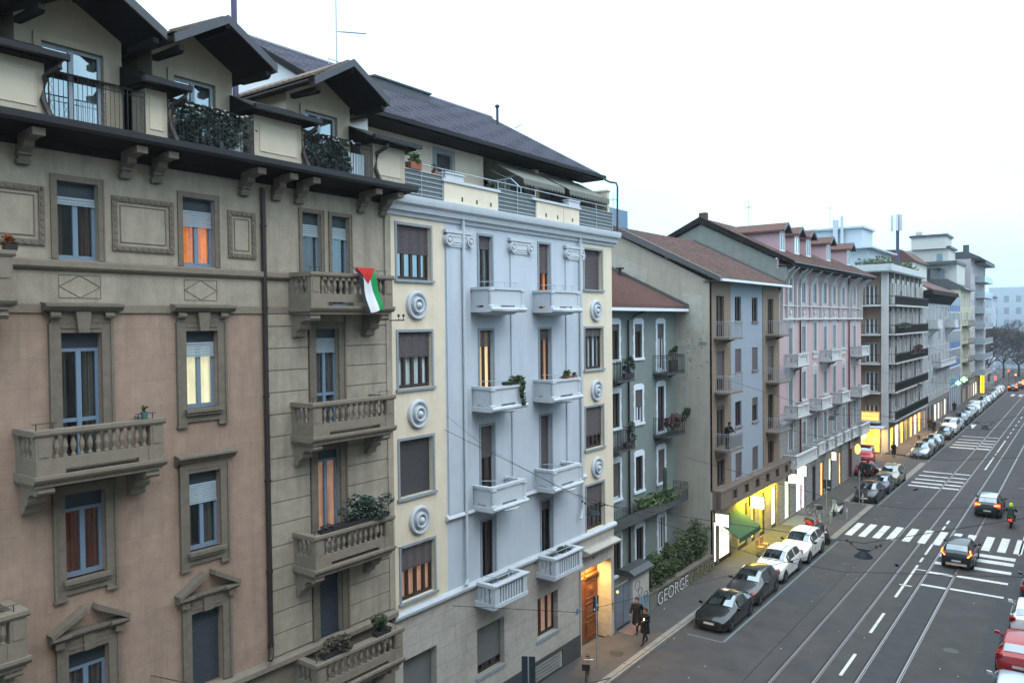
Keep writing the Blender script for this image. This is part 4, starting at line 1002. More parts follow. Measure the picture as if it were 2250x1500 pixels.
def ironbal(par, X, u0, u1, zs, dep, h=1.05, slabm=DARKSTONE, railm=BLACKIRON, panel=None, step=.13):
    m = MB(); f = front(X); m.box(f, u0, u1, 0, dep, zs - .12, zs); m.prismu(f, [(0, zs - .12), (dep * .7, zs - .12), (0, zs - .4)], u0 + .2, u0 + .32); m.prismu(f, [(0, zs - .12), (dep * .7, zs - .12), (0, zs - .4)], u1 - .32, u1 - .2)
    b = m.build('balcony', slabm, par)
    r = MB(); x = X + dep - .05
    railing(r, [(X, u0 + .04), (x, u0 + .04), (x, u1 - .04), (X, u1 - .04)], zs, zs + h, step)
    r.build('railing', railm, b)
    if panel:
        p = MB(); p.box(f, u0 + .3, u1 - .1, dep - .09, dep - .07, zs + .1, zs + h - .15); p.build('screen', panel, b)
    return b
ironbal(b3, -21.1, 42.55, 45.1, 12.35, .95); ironbal(b3, -21.1, 42.55, 45.1, 8.6, .95); ironbal(b3, -21.1, 36.6, 38.6, 12.3, .9); ironbal(b3, -21.1, 36.6, 38.6, 8.55, .9)
m = MB(); m.box(G, 33.8, 45.3, 0, 1.0, 4.35, 4.5); m.box(G, 33.8, 45.3, .92, 1.0, 4.5, 4.95); b_ = m.build('balcony', DARKSTONE, b3, label='long dark planted balcony')
m = MB(); railing(m, [(-20.12, 33.8), (-20.12, 45.3), (-21.1, 45.3)], 4.95, 5.45, .2); m.build('railing', BLACKIRON, b_)
plant('greenery along the long dark balcony of the green house', (-20.2, 41.0, 5.15), (.3, 2.6, .38), 1300, (-20.35, -20.15, 38.5, 43.5, 4.9, 5.0), DARKPOT, LEAF2, .09, seed=31)
plant('reddish planted boxes on the middle balcony of the green house', (-20.15, 43.4, 9.4), (.3, 1.0, .45), 800, (-20.25, -20.1, 42.8, 44.4, 9.2, 9.35), DARKPOT, mat('dark red foliage', (0.07, 0.03, 0.03), .7, .5), .07, seed=32)
plant('green bush leaning off the far end of the middle balcony', (-20.05, 44.9, 9.75), (.3, .55, .35), 420, (-20.2, -20.05, 44.5, 45.0, 9.3, 9.5), DARKPOT, LEAF, .07, seed=33)
plant('dark covered planter with fern on the upper balcony of the green house', (-20.3, 43.9, 13.55), (.25, .5, .35), 300, (-20.4, -20.2, 43.2, 44.2, 12.4, 13.1), DARKPOT, LEAF, .07, seed=34)
plant('dark shrub with tiny warm fairy lights on the partly hidden upper balcony', (-20.25, 37.9, 13.1), (.25, .6, .5), 420, (-20.35, -20.15, 37.4, 38.4, 12.4, 12.65), DARKPOT, LEAF3, .07, seed=35)
plant('dark shrub on the partly hidden middle balcony', (-20.25, 37.9, 9.4), (.25, .6, .5), 350, (-20.35, -20.15, 37.4, 38.4, 8.65, 8.9), DARKPOT, LEAF3, .07, seed=36)
cac = thing('cactus', 'tall slim cactus standing on the long planted balcony', 'plant', (-20.5, 42.9, 4.5)); m = MB(); m.lathe((-20.5, 42.9, 4.5), [(.12, 0), (.14, 1.2), (.13, 2.0), (.05, 2.2)], 8); m.build('stem', LEAF3, cac)
# garden wall, hedge, gate pillar, gate
GW = mat('weathered garden wall', (0.15, 0.15, 0.13), .9, .2, 3, .3, streak=.5, stainc=(.08, .1, .08))
gwx = front(-18.72)
gt_ = thing('garden_wall', 'low weathered garden wall sprayed with large outlined letters', 'wall', (-18.72, 37.2, 0))
m = MB(); m.box(gwx, 37.2, 45.75, -.3, 0, 0, .98); m.build('wall', GW, gt_); m = MB(); m.box(gwx, 37.15, 45.78, -.34, .04, .98, 1.05); m.build('coping', TRIM, gt_)
def text_obj(s, F, u, d, z, size, m_, par=None, name='lettering', ext=.004, sx=1.0, offset=0.0, align='LEFT', flip=False):
    cu = bpy.data.curves.new('t', 'FONT'); cu.body = s; cu.size = size; cu.extrude = ext; cu.offset = offset; cu.align_x = align
    to = bpy.data.objects.new('t', cu); C.objects.link(to)
    bpy.context.view_layer.update()
    me = bpy.data.meshes.new_from_object(to.evaluated_get(bpy.context.evaluated_depsgraph_get()))
    bpy.data.objects.remove(to)
    mb = MB(); mb.add([F(u + (v.co.x * sx) * (-1 if flip else 1), d + v.co.z, z + v.co.y) for v in me.vertices], [tuple(p.vertices) for p in me.polygons])
    bpy.data.meshes.remove(me)
    return mb.build(name, m_, par)
SPW = mat('chalk white spray', (0.55, 0.56, 0.56), .8, .15, 8); SPB = mat('black spray', (0.012, 0.014, 0.016), .8, .2, 8); SPY = mat('dull yellow spray', (0.22, 0.2, 0.09), .8, .25, 8)
text_obj('GEORGE', gwx, 38.05, .006, .12, 1.08, SPB, gt_, sx=.98, offset=.05); text_obj('GEORGE', gwx, 38.09, .014, .15, .98, SPW, gt_, sx=1.06, offset=-.006)
text_obj('GINNAG', gwx, 42.3, .006, .12, 1.02, SPB, gt_, sx=.88, offset=.05); text_obj('GINNAG', gwx, 42.34, .014, .14, .94, SPY, gt_, sx=.95, offset=-.006)
hd = thing('hedge', 'bushy green hedge behind the graffiti garden wall', 'hedge', (-19.3, 38, 0))
m = MB()
for k in range(13): leaves(m, (-19.35 + .1 * math.sin(k * 2), 37.9 + k * .62, 1.6 + .2 * math.sin(k * 1.7) + .035 * k), (.68, .66, .8), 1300, .06, 50 + k)
m.build('foliage', mat('hedge foliage', (0.05, 0.075, 0.026), .6, .55, 2.5), hd)
m = MB()
for k in range(12): m.tube([(-19.4, 38 + k * .66, 0), (-19.35, 38.1 + k * .66, 1.6)], .04, 5)
m.build('stem', DARKWOOD, hd)
pr = thing('gate_pillar', 'broad white gate pillar with blue graffiti and dark overhanging cap', 'pillar', (-18.75, 36, 0))
m = MB(); m.box(F0, -19.5, -18.7, 35.3, 37.1, 0, 2.5); m.build('shaft', mat('dirty white render', (0.4, 0.38, 0.35), .9, .15, 3, .2, stain=.4, stainc=(.2, .2, .2)), pr)
m = MB(); m.box(F0, -19.7, -18.5, 35.1, 37.3, 2.5, 2.62); m.prism(side(35.1), [(-19.7, 2.62), (-18.5, 2.62), (-18.8, 2.8), (-19.4, 2.8)], -2.2, 0); m.build('cap', DARKSTONE, pr)
sp = front(-18.7)
m = MB(); m.box(sp, 35.32, 37.08, 0, .006, 0, 1.2); m.build('painted_base', mat('faded blue paint', (.16, .22, .26), .8, .3, 4), pr)
m = MB(); rr = random.Random(8)
for (u, z, s_) in ((35.8, 1.9, .25), (36.1, 1.5, .22), (36.7, 1.2, .2), (36.75, .95, .18)):
    pts = [sp(u + s_ * math.cos(q) * (1 + .3 * math.sin(3 * q)), .012, z + s_ * math.sin(q)) for q in [k * .5 for k in range(14)]]; m.tube(pts, .015, 3)
m.build('scribble', mat('blue marker', (.05, .07, .2), .8, .2), pr)
gg = thing('metal_gate', 'grey blue sheet metal gate beside the white pillar', 'gate', (-18.8, 34, 0))
m = MB(); m.box(F0, -18.9, -18.85, 33.85, 35.28, .25, 2.3); m.build('sheet', mat('grey blue gate paint', (.14, .16, .2), .6, .25, 3, stain=.3, stainc=(.1, .2, .2)), gg)
m = MB(); m.box(F0, -18.92, -18.82, 33.68, 33.84, 0, 2.4); m.box(F0, -18.92, -18.8, 33.84, 35.28, 2.3, 2.36); m.box(F0, -18.91, -18.83, 34.55, 34.6, .26, 2.29); m.build('frame', GREYSHUT, gg)
wl = thing('wall_lamp', 'tiny amber lamp on the corner post of the gate', 'lamp', (-18.75, 33.8, 2.1)); m = MB(); m.lathe((-18.74, 33.78, 2.08), [(.02, 0), (.06, .03), (.06, .1), (.02, .12)], 8); m.build('globe', mat('amber lamp glass', (1, .7, .3), emit=2.0, ecol=(1, .6, .2)), wl)
m = MB(); m.box(F0, -18.86, -18.78, 33.74, 33.82, 2.2, 2.24); m.build('bracket', DARKMETAL, wl)
# ================================================================ BUILDING 4: flank wall, tan ends and blue-grey centre
b4 = thing('apartment_building', 'narrow building with tan ends, blue grey centre and bare flank wall', 'building', (FX, 45.8, 0))
FLANK = mat('patchy cream flank render', (0.385, 0.355, 0.30), .9, .1, 1.2, .2, streak=.55, stainc=(.22, .215, .2), )
TAN = mat('tan brick facing', (0.22, 0.165, 0.125), .9, .15, 5, .3, lines=(.1, .3, .8, .01))
BG = mat('blue grey render', (0.25, 0.29, 0.345), .9, .05, 2, streak=.15, stainc=(.2, .22, .25))
m = MB(); sf = side(45.8); m.prism(sf, [(-33, 0), (-18.85, 0), (-18.85, 17.85), (-25.6, 21.35), (-33, 18.5)], -.3, 0)
m.build('flank_wall', FLANK, b4)
m = MB(); m.prism(sf, [(-26.5, 17.2), (-23.5, 16.6), (-23.0, 18.8), (-26.2, 20.2)], 0, .004); m.prism(sf, [(-21.4, 9.6), (-20.3, 9.4), (-20.1, 14.4), (-21.5, 14.0)], 0, .004); m.prism(sf, [(-20.4, 15.2), (-19.4, 14.6), (-19.3, 17.0), (-20.6, 17.2)], 0, .004)
m.build('render_patch', mat('paler render patch', (0.4, 0.39, 0.35), .9, .2, 2, streak=.4, stainc=(.25, .25, .24)), b4)
m = MB(); rr = random.Random(12)
for k in range(26):
    u, z = -20.4 + rr.random() * 1.3, 13.6 + rr.gauss(0, 1.2); s_ = rr.uniform(.04, .14)
    m.prism(sf, [(u, z), (u + s_, z - s_ * .3), (u + s_ * 1.2, z + s_ * .5), (u + s_ * .3, z + s_ * .8)], 0.003, .007)
m.prism(sf, [(-19.6, 13.95), (-19.1, 13.9), (-19.0, 14.1), (-19.5, 14.2)], .003, .008)
m.build('flaked_patch', mat('grey bare plaster', (.19, .19, .2), .9, .2), b4)
wr = [(15.35, 17.03), (11.98, 13.56), (8.42, 10.08), (4.98, 6.65)]
ch = {'A': (46.85, 48.15), 'B': (50.1, 51.25), 'C': (53.3, 54.45), 'D': (56.5, 57.75)}
H4 = []
for i, (z0, z1) in enumerate(wr):
    for k, (a, b) in ch.items(): H4.append((a, b, z0 - (.95 if k in 'AD' and i < 3 else 0), z1))
m = MB(); m.wall(F, 45.8, 49.3, 4.85, 18.0, H4, .3); m.wall(F, 55.45, 59.1, 4.85, 18.0, H4, .3); m.build('wall', TAN, b4, label='tan brick end bays')
m = MB(); m.wall(F, 49.3, 55.45, 4.85, 18.0, H4, .25, -.03); m.build('wall', BG, b4, label='blue grey centre')
for i, h in enumerate(H4):
    s = MB()
    if i % 4 in (1, 2): s.box(F, h[0] - .08, h[1] + .08, -.1, .07, h[2] - .09, h[2] - .003)
    else: s.box(F, h[0], h[1], -.15, .0, h[3] - .03, h[3] - .003)
    win(b4, F, *h, frame=BROWNFRAME, rec=.2, shut=(0, 0, 0, .0, .7, 1, 1, .8, .1, 0, .3, 0, 0, 1, 1, 0)[i], shutm=BROWNSHUT, curt=CURT_D if i % 2 else CURT_G, sur=s, surm=TRIM_LIGHT, detail=False)
BG_RAIL = mat('grey painted railing', (.3, .32, .35), .5, .05)
for i, z in enumerate((14.38, 11.0, 7.42)):
    ironbal(b4, FX, 46.45, 48.75, z, 1.0, 1.0, TRIM, BG_RAIL, panel=GREYSHUT if i == 2 else None)
    ironbal(b4, FX, 56.0, 58.7, z, 1.0, 1.0, TRIM, BG_RAIL)
tiled_roof(b4, -18.1, 17.98, -25.6, 21.75, 45.7, 59.05, OLDTILE, 22, .3)
m = MB(); m.prism(side(45.68), [(-18.05, 18.12), (-25.6, 21.95), (-25.6, 21.45), (-18.05, 17.8)], 0, .2); m.box(F0, -19.2, -18.1, 45.6, 59.1, 17.86, 17.9); m.build('eaves', mat('grey tin flashing', (.1, .1, .105)), b4)
m = MB(); m.prism(side(59.0), [(-18.3, 18.25), (-25.6, 21.95), (-25.6, 21.7), (-18.3, 18.0)], 0, .15); m.build('verge', mat('grey tin flashing', (.1, .1, .105)), b4)
m = MB(); m.box(F0, -18.12, -17.92, 45.6, 59.2, 17.85, 18.0); m.build('gutter', WHITEP, b4)
m = MB(); m.quad((-25.6, 45.7, 21.75), (-33, 45.7, 18.5), (-33, 59, 18.5), (-25.6, 59, 21.75)); m.build('roof', OLDTILE, b4, label='rear roof slope')
m = MB(); m.wall(F, 46.1, 60.2, 3.75, 4.85, [(48.0 + 2.1 * k, 48.9 + 2.1 * k, 4.05, 4.65) for k in range(6)], .12, .55); m.box(F, 46.1, 60.2, 0, .6, 4.85, 4.93); m.box(F, 46.1, 60.2, 0, .5, 3.7, 3.75); m.box(F, 46.1, 46.16, 0, .54, 3.75, 4.85); m.box(F, 46.1, 60.2, .3, .34, 3.76, 4.84)
m.build('shop_parapet', mat('brown stone band', (.15, .115, .095), .9, .2, 3), b4)
# ground floor of building 4
SH = [(46.35, 46.95, .1, 2.9), (47.15, 49.2, .1, 2.9), (50.4, 52.2, .1, 3.1), (53.0, 53.7, .1, 3.1), (54.6, 55.7, .1, 3.2), (57.2, 58.4, .1, 3.2)]
m = MB(); m.wall(F, 45.8, 59.1, 0, 3.75, SH, .5); m.build('wall', mat('rough stone shopfront', (.24, .21, .17), .9, .2, 4, .4, lines=(.5, .9, .7, .02)), b4, label='stone shopfront')
LIT_SHOP = mat('bright lit shop interior', (1, .95, .75), .9, .25, 4, emit=1.5, ecol=(1, .95, .7)); LIT_WHITE = mat('white lit shop interior', (1, 1, 1), .9, .2, 4, emit=1.9, ecol=(.95, .95, 1)); LIT_GREEN = mat('greenish lit shop interior', (.9, 1, .8), .9, .4, 3, emit=.9, ecol=(.75, .95, .6)); LIT_AMBER = mat('amber lit shop interior', (1, .6, .15), .9, .5, 3, emit=1.1, ecol=(1, .5, .08)); LIT_DIM = mat('dim olive shop interior', (.3, .28, .1), .9, .5, 3, emit=.15, ecol=(.8, .7, .1))
for h, lm in zip(SH, (LIT_WHITE, LIT_SHOP, LIT_DIM, LIT_AMBER, LIT_DIM, LIT_GREEN)):
    W = MB(); w_ = .06; W.box(F, h[0], h[0] + w_, -.12, -.06, h[2], h[3]); W.box(F, h[1] - w_, h[1], -.12, -.06, h[2], h[3]); W.box(F, h[0], h[1], -.12, -.06, h[3] - w_, h[3]); W.box(F, h[0], h[1], -.12, -.06, h[2], h[2] + .25)
    W = W.build('shop_window', BROWNFRAME, b4); MB().quad(F(h[0], -.15, h[2]), F(h[1], -.15, h[2]), F(h[1], -.15, h[3]), F(h[0], -.15, h[3])).build('display', lm, W)
# signs, awning
def boxsign(name, label, x0, x1, y, z0, z1, col, e, th=.18, group=None):
    t = thing(name, label, 'sign', (x0, y, z0), group=group)
    m = MB(); sd_ = side(y); m.box(sd_, x0, x1, -th, 0, z0, z1); m.build('casing', DARKMETAL, t)
    k = .03; m = MB(); m.box(sd_, x0 + k, x1 - k, -th - .006, -th + .0, z0 + k, z1 - k); m.box(sd_, x0 + k, x1 - k, .0, .006, z0 + k, z1 - k)
    m.build('light_face', mat(label + ' face', col, .6, .04, 3, emit=e, ecol=col), t)
    m = MB(); m.box(sd_, x0 - .3 if x0 > FX + .05 else x0 - .02, x0, -th * .7, -th * .3, z0 + .1, z1 - .1); m.build('arm', DARKMETAL, t)
    return t
boxsign('light_box_sign', 'cream glowing box sign beside the green awning', -18.8, -17.9, 46.4, 2.7, 3.5, (1, .97, .8), 1.6)
boxsign('light_box_sign', 'white glowing box sign over the yellow lit shop', -18.7, -17.75, 52.4, 2.65, 3.5, (1, 1, .85), 2.2)
boxsign('light_box_sign', 'large white glowing box sign at the start of the pink building', -18.7, -17.6, 60.6, 2.95, 3.7, (1, .98, .88), 2.2)
boxsign('light_box_sign', 'second white glowing box sign just before the bright shop window', -18.75, -18.0, 63.0, 3.1, 4.0, (1, .98, .9), 2.0)
boxsign('light_box_sign', 'small peach glowing sign halfway along the pink building', -18.8, -18.35, 73.4, 2.8, 3.6, (1, .75, .55), 1.4)
t = thing('light_box_sign', 'oval amber glowing sign near the corner of the pink building', 'sign', (-18.4, 81.5, 2.2))
m = MB(); sf2 = side(81.5); m.lathe((-18.42, 0, 2.75), [(.0, -.12), (.26, -.12), (.26, .0), (.0, .0)], 18, F=Frame((0, 81.5, 0), (1, 0, 0), (0, -1, 0)), axis='d'); 
for i, v in enumerate(m.v): m.v[i] = (v[0], v[1], 2.75 + (v[2] - 2.75) * 1.9)
m.build('light_face', mat('amber oval face', (1, .75, .25), .6, .1, emit=1.6, ecol=(1, .62, .12)), t)
m = MB(); m.tube([(-18.85, 81.56, 2.75), (-18.65, 81.56, 2.75)], .03, 5); m.build('arm', DARKMETAL, t)
aw = thing('awning', 'sloping green shop awning under the stone balcony band', 'awning', (FX, 46.5, 2))
m = MB(); a0, a1 = 46.5, 50.3
m.add([F(a0, 0, 3.0), F(a1, 0, 3.0), F(a1, 1.55, 2.1), F(a0, 1.55, 2.1), F(a0, 0, 2.96), F(a1, 0, 2.96), F(a1, 1.55, 2.06), F(a0, 1.55, 2.06)], [(0, 1, 2, 3), (7, 6, 5, 4), (0, 3, 7, 4), (1, 2, 6, 5), (3, 2, 6, 7)])
m.build('canopy', mat('dark green awning cloth', (.025, .085, .035), .85, .2, 5), aw)
m = MB(); m.box(F, a0, a1, 1.54, 1.56, 1.8, 2.06); m.build('valance', mat('dark green valance', (.02, .06, .035), .85, .1), aw)
m = MB()
for u in (a0 + .1, a1 - .1): m.tube([F(u, 0, 2.5), F(u, .8, 2.3), F(u, 1.5, 2.08)], .02, 5)
m.build('arm', GREYSHUT, aw)
ob = thing('outdoor_seat', 'pair of tan wooden chairs on the pavement past the awning', 'seat', (-17.6, 51.2, .12))
for dy in (0, .9):
    m = MB(); m.box(F0, -17.75, -17.3, 50.6 + dy, 51.05 + dy, .5, .56); m.build('seat', mat('tan wood', (.35, .17, .07), .6, .2), ob)
    m = MB(); m.box(F0, -17.75, -17.7, 50.6 + dy, 51.05 + dy, .6, 1.0); m.build('backrest', mat('tan wood', (.35, .17, .07)), ob)
    for x in (-17.72, -17.33):
        for y in (50.63, 51.02): m = MB(); m.tube([(x, y + dy, .12), (x, y + dy, .5)], .02, 5); m.build('leg', mat('tan wood', (.35, .17, .07)), ob)
area(F(54.2, .45, 3.62), (0, R(18), 0), .35, 7.5, 620, (1, .82, .03)); area(F(48.2, -.1, 2.0), (0, R(-90), 0), 1.6, 2.2, 110, (1, .9, .6))
area(F(64.8, .1, 2.2), (0, R(-90), 0), 2.2, 2.2, 50, (.85, 1, .85))
# ================================================================ BUILDING 5: pink palazzo
PINK = mat('pink render', (0.45, 0.33, 0.345), .9, .06, 2, .1, streak=.15, stainc=(.36, .21, .22)); PW = mat('off white cast ornament', (0.48, 0.49, 0.5), .8, .08, 4)
RUST = mat('grey rusticated stone', (0.27, 0.26, 0.26), .9, .12, 4, .3, lines=(.45, 1.1, .6, .02)); PINKD = mat('pink dormer render', (0.45, 0.30, 0.33), .9, .04)
b5 = thing('apartment_building', 'pink palazzo with white ornament, stone balconies and five roof dormers', 'building', (FX, 59.1, 0))
pc = [61.75, 65.25, 68.45, 71.55, 74.65, 77.85, 82.1]
pr_ = [(16.75, 18.75), (12.75, 15.25), (8.95, 11.25), (5.2, 7.45)]
H5 = []
for i, (z0, z1) in enumerate(pr_):
    for j, u in enumerate(pc):
        bal = (i == 1 and j in (0, 3, 6)) or (i == 2 and j in (0, 2, 4, 6))
        H5.append((u - .5, u + .5, z0 - (.85 if bal else 0), z1))
m = MB(); m.wall(F, 59.1, 84.9, 7.6, 19.5, H5, .12); m.build('wall', PINK, b5)
SG = [(60.3, 61.6, .1, 3.2), (63.2, 65.7, .1, 3.5), (67.6, 68.6, .1, 3.1), (70.1, 71.1, .1, 3.1), (72.8, 73.8, .1, 3.1), (76.3, 77.2, .1, 3.1), (80.2, 81.2, .1, 2.9)]
m = MB(); m.wall(F, 59.1, 84.9, 3.6, 7.6, H5, .12); m.wall(F, 59.1, 84.9, 0, 3.6, SG, .45)
m.build('wall', RUST, b5, label='grey rusticated lower wall')
for h, lm in zip(SG, (LIT_GREEN, LIT_WHITE, ROOM, LIT_AMBER, LIT_GREEN, LIT_AMBER, ROOM)):
    W = MB(); W.box(F, h[0], h[0] + .1, -.11, -.05, h[2], h[3]); W.box(F, h[1] - .1, h[1], -.11, -.05, h[2], h[3]); W.box(F, h[0], h[1], -.11, -.05, h[3] - .1, h[3]); W = W.build('shop_window', BROWNFRAME, b5)
    MB().quad(F(h[0], -.12, h[2]), F(h[1], -.12, h[2]), F(h[1], -.12, h[3]), F(h[0], -.12, h[3])).build('display', lm, W)
m = MB(); sf = side(59.08); m.prism(sf, [(-33, 0), (-18.87, 0), (-18.87, 19.9), (-25.0, 23.1), (-33, 19.6)], -.3, 0); m.prism(sf, [(-18.87, 17.4), (-18.3, 18.6), (-18.3, 19.6), (-18.87, 19.6)], -.3, 0)
m.build('flank_wall', mat('grey green bare flank', (0.2, 0.22, 0.2), .9, .15, 1.5, .2, streak=.4, stainc=(.13, .14, .13)), b5)
m = MB(); m.quad((FX, 84.9, 0), (-33, 84.9, 0), (-33, 84.9, 20), (FX, 84.9, 20)); m.build('wall', PINK, b5, label='far side wall')
for i, h in enumerate(H5):
    r_ = i // 7; s = MB(); ring(s, F, h[0], h[1], h[2], h[3], .2, 0, .035, False)
    if r_ > 0: s.prism(F, [(h[0] - .22, h[3] + .22), (h[1] + .22, h[3] + .22), (h[1] + .05, h[3] + .42), ((h[0] + h[1]) / 2, h[3] + .55), (h[0] - .05, h[3] + .42)], 0, .07)
    if r_ in (1, 2) and h[2] > pr_[r_][0] - .1: s.box(F, h[0] - .3, h[1] + .3, 0, .14, h[2] - .12, h[2]); s.box(F, h[0] - .2, h[1] + .2, 0, .06, h[2] - .55, h[2] - .12)
    win(b5, F, *h, frame=BLUESHUT, rec=.09, curt=CURT_G, fw=.09, sur=s, surm=PW, detail=False, shut=.12 if i % 3 else 0, gl=GLASSM)
m = MB()       # ornamental loggia screen of the top floor
m.box(F, 59.3, 84.8, 0, .22, 15.45, 15.6); m.box(F, 59.3, 84.8, 0, .12, 16.5, 16.6)
us = [59.5, 60.7, 62.9, 64.0, 66.9, 70.0, 73.1, 76.2, 79.6, 80.7, 83.6, 84.6]
for u in us:
    m.box(F, u - .07, u + .07, .05, .2, 15.6, 18.0); m.box(F, u - .09, u + .09, 0, .1, 15.25, 15.45)
    m.prismu(F, [(.05, 18.0), (.2, 18.0), (.3, 18.5), (.6, 19.0), (1.05, 19.35), (1.05, 19.45), (.5, 19.15), (.1, 18.7), (.05, 18.4)], u - .06, u + .06)
for u in pc:
    ring(m, F, u - .45, u + .45, 15.75, 16.35, .05, .05, .1)
    m.lathe((u, .05, 16.05), [(.22, 0), (.22, .04), (.14, .05), (.0, .03)], 10, F=F, axis='d')
m.build('loggia_screen', PW, b5)
m = MB(); m.box(F, 59.1, 84.9, 0, .15, 7.55, 7.7); m.build('string_course', PW, b5)
def pbal(u0, u1, zt, dep=1.0, zb=None, par=None):
    zb = zb or zt - 1.0; s = MB()
    s.prismu(F, [(0, zb - .02), (dep, zb - .02), (dep + .06, zb + .06), (dep + .06, zb + .13), (0, zb + .13)], u0 - .05, u1 + .05)
    s.wall(F, u0, u1, zb + .13, zt - .08, [(u0 + .5, u1 - .5, zb + .3, zt - .22)], .06, dep); s.box(F, u0, u1, dep - .12, dep - .06, zb + .13, zt - .08)
    for a in (u0, u1 - .1):
        s.box(F, a, a + .1, 0, dep - .12, zb + .13, zb + .35); s.box(F, a, a + .1, 0, dep - .12, zt - .3, zt - .08)
        for d_ in (0, .3, .6): s.box(F, a, a + .1, d_, d_ + .14, zb + .35, zt - .3)
    s.box(F, u0 - .04, u1 + .04, dep - .16, dep + .05, zt - .08, zt); s.box(F, u0 - .04, u0 + .12, 0, dep - .16, zt - .08, zt); s.box(F, u1 - .12, u1 + .04, 0, dep - .16, zt - .08, zt)
    for a in (u0 + .3, u1 - .55): s.prismu(F, [(0, zb - .02), (dep * .7, zb - .02), (dep * .5, zb - .25), (.15, zb - .4), (0, zb - .75)], a, a + .25)
    return s.build('balcony', PW, par or b5)
for u0, u1 in ((60.3, 63.2), (69.9, 73.2), (80.6, 83.8)): pbal(u0, u1, 12.85)
for u0, u1 in ((60.3, 63.2), (66.9, 70.0), (73.3, 76.2), (80.7, 83.8)): pbal(u0, u1, 8.95)
pbal(59.9, 65.4, 5.2)
for u in (67.0, 69.9, 72.7, 75.6, 78.4): pbal(u, u + 2.0, 5.15, .7)
pbal(81.0, 84.6, 5.15, .9)
m = MB()
for u in (64.0, 79.6): m.tube([F(u, .12, 19.4), F(u, .12, .3)], .07, 6)
m.build('downpipe', mat('wine red downpipe', (.09, .012, .02), .5, .1), b5)
tiled_roof(b5, -17.75, 19.75, -25.0, 23.55, 59.0, 86.0, OLDTILE, 22, .4)
m = MB(); m.prism(side(59.0), [(-17.7, 19.85), (-25.0, 23.7), (-28, 22.3), (-28, 21.9), (-25.0, 23.2), (-17.7, 19.5)], -.05, .18); m.box(F0, -18.9, -17.75, 59.0, 86.0, 19.45, 19.55); m.build('eaves', DARKWOOD, b5)
m = MB(); m.box(F0, -19.0, -18.86, 59.02, 85.9, 19.3, 20.25); m.build('wall', PINK, b5, label='upper wall strip under the eaves')
m = MB(); m.tube([(-17.7, 59, 19.7), (-17.7, 86.1, 19.7)], .09, 6); m.build('gutter', DARKMETAL, b5)
m = MB(); m.quad((-25, 59, 23.55), (-33, 59, 19.6), (-33, 85.8, 19.6), (-25, 85.8, 23.55)); m.build('roof', REDTILE, b5, label='rear roof slope')
m = MB(); m.box(F0, -25.4, -24.8, 59.6, 60.1, 23.2, 24.1); m.build('chimney', REDTILE, b5)
for u in (62.0, 65.8, 69.1, 75.5, 83.0):
    X = -19.75; f = front(X); z0_, zt_ = 20.65, 22.4; w_ = 1.5
    m = MB(); m.wall(f, u, u + w_, z0_, zt_, [(u + .15, u + w_ - .15, z0_ + .25, zt_ - .1)], .1); m.prism(f, [(u, zt_), (u + w_, zt_), (u + w_ / 2, zt_ + .55)], -.1, 0)
    for uu in (u, u + w_): m.add([f(uu, 0, z0_), f(uu, 0, zt_), f(uu, -3.4, zt_)], [(0, 1, 2)])
    dm = m.build('dormer', PINKD, b5)
    r = MB()
    for sg in (-1, 1): r.prism(f, [(u + w_ / 2, zt_ + .62), (u + w_ / 2, zt_ + .74), (u + w_ / 2 + sg * 1.05, zt_ + .1), (u + w_ / 2 + sg * 1.05, zt_ - .05)], -4.6, .45)
    r.build('dormer_roof', REDTILE, dm)
    r = MB()
    for sg in (-1, 1): r.prism(f, [(u + w_ / 2, zt_ + .56), (u + w_ / 2, zt_ + .78), (u + w_ / 2 + sg * 1.08, zt_ + .12), (u + w_ / 2 + sg * 1.08, zt_ - .1)], .45, .5)
    r.build('fascia', FASCIA, dm)
    _win(b5, f, u + .15, u + w_ - .15, z0_ + .25, zt_ - .1, frame=WHITEFRAME, rec=.06, curt=CURT_W, gl=GLASSM, detail=False)
# small roofs and aerials behind
t = thing('rooftop', 'low red tiled roof with blue water tank peeping behind the old roof ridge', 'roof', (-33, 52, 18))
m = MB(); m.prism(side(52), [(-36, 18), (-29, 18), (-29, 22.6), (-33, 23.6), (-36, 22)], -9, 0); m.build('roof', REDTILE, t); m = MB(); m.box(F0, -34.5, -32, 57, 60, 23, 24.9); m.build('tank', mat('blue tank', (.12, .2, .3), .6, .1), t)
def aerial(label, x, y, z, h, spread=.5, group='tv aerials on the roofs'):
    t = thing('aerial', label, 'aerial', (x, y, z), group=group)
    m = MB(); m.tube([(x, y, z), (x, y, z + h)], .03, 5); m.build('mast', MATS['galvanised metal'], t)
    m = MB()
    m.tube([(x - .1, y - spread, z + h * .8), (x + .1, y + spread, z + h * .85)], .018, 4)
    for k in range(6): q = -spread + 2 * spread * k / 5; m.tube([(x - .3, y + q, z + h * .82), (x + .3, y + q, z + h * .82)], .012, 3)
    m.build('element', MATS['galvanised metal'], t)
aerial('thin aerial beside the blue tank', -32, 57.5, 22.8, 3.4); aerial('thin aerial left of the pink dormers', -26.5, 74, 23, 4.0); aerial('faint aerial above the far terrace', -27, 105, 26, 4.5, .7)
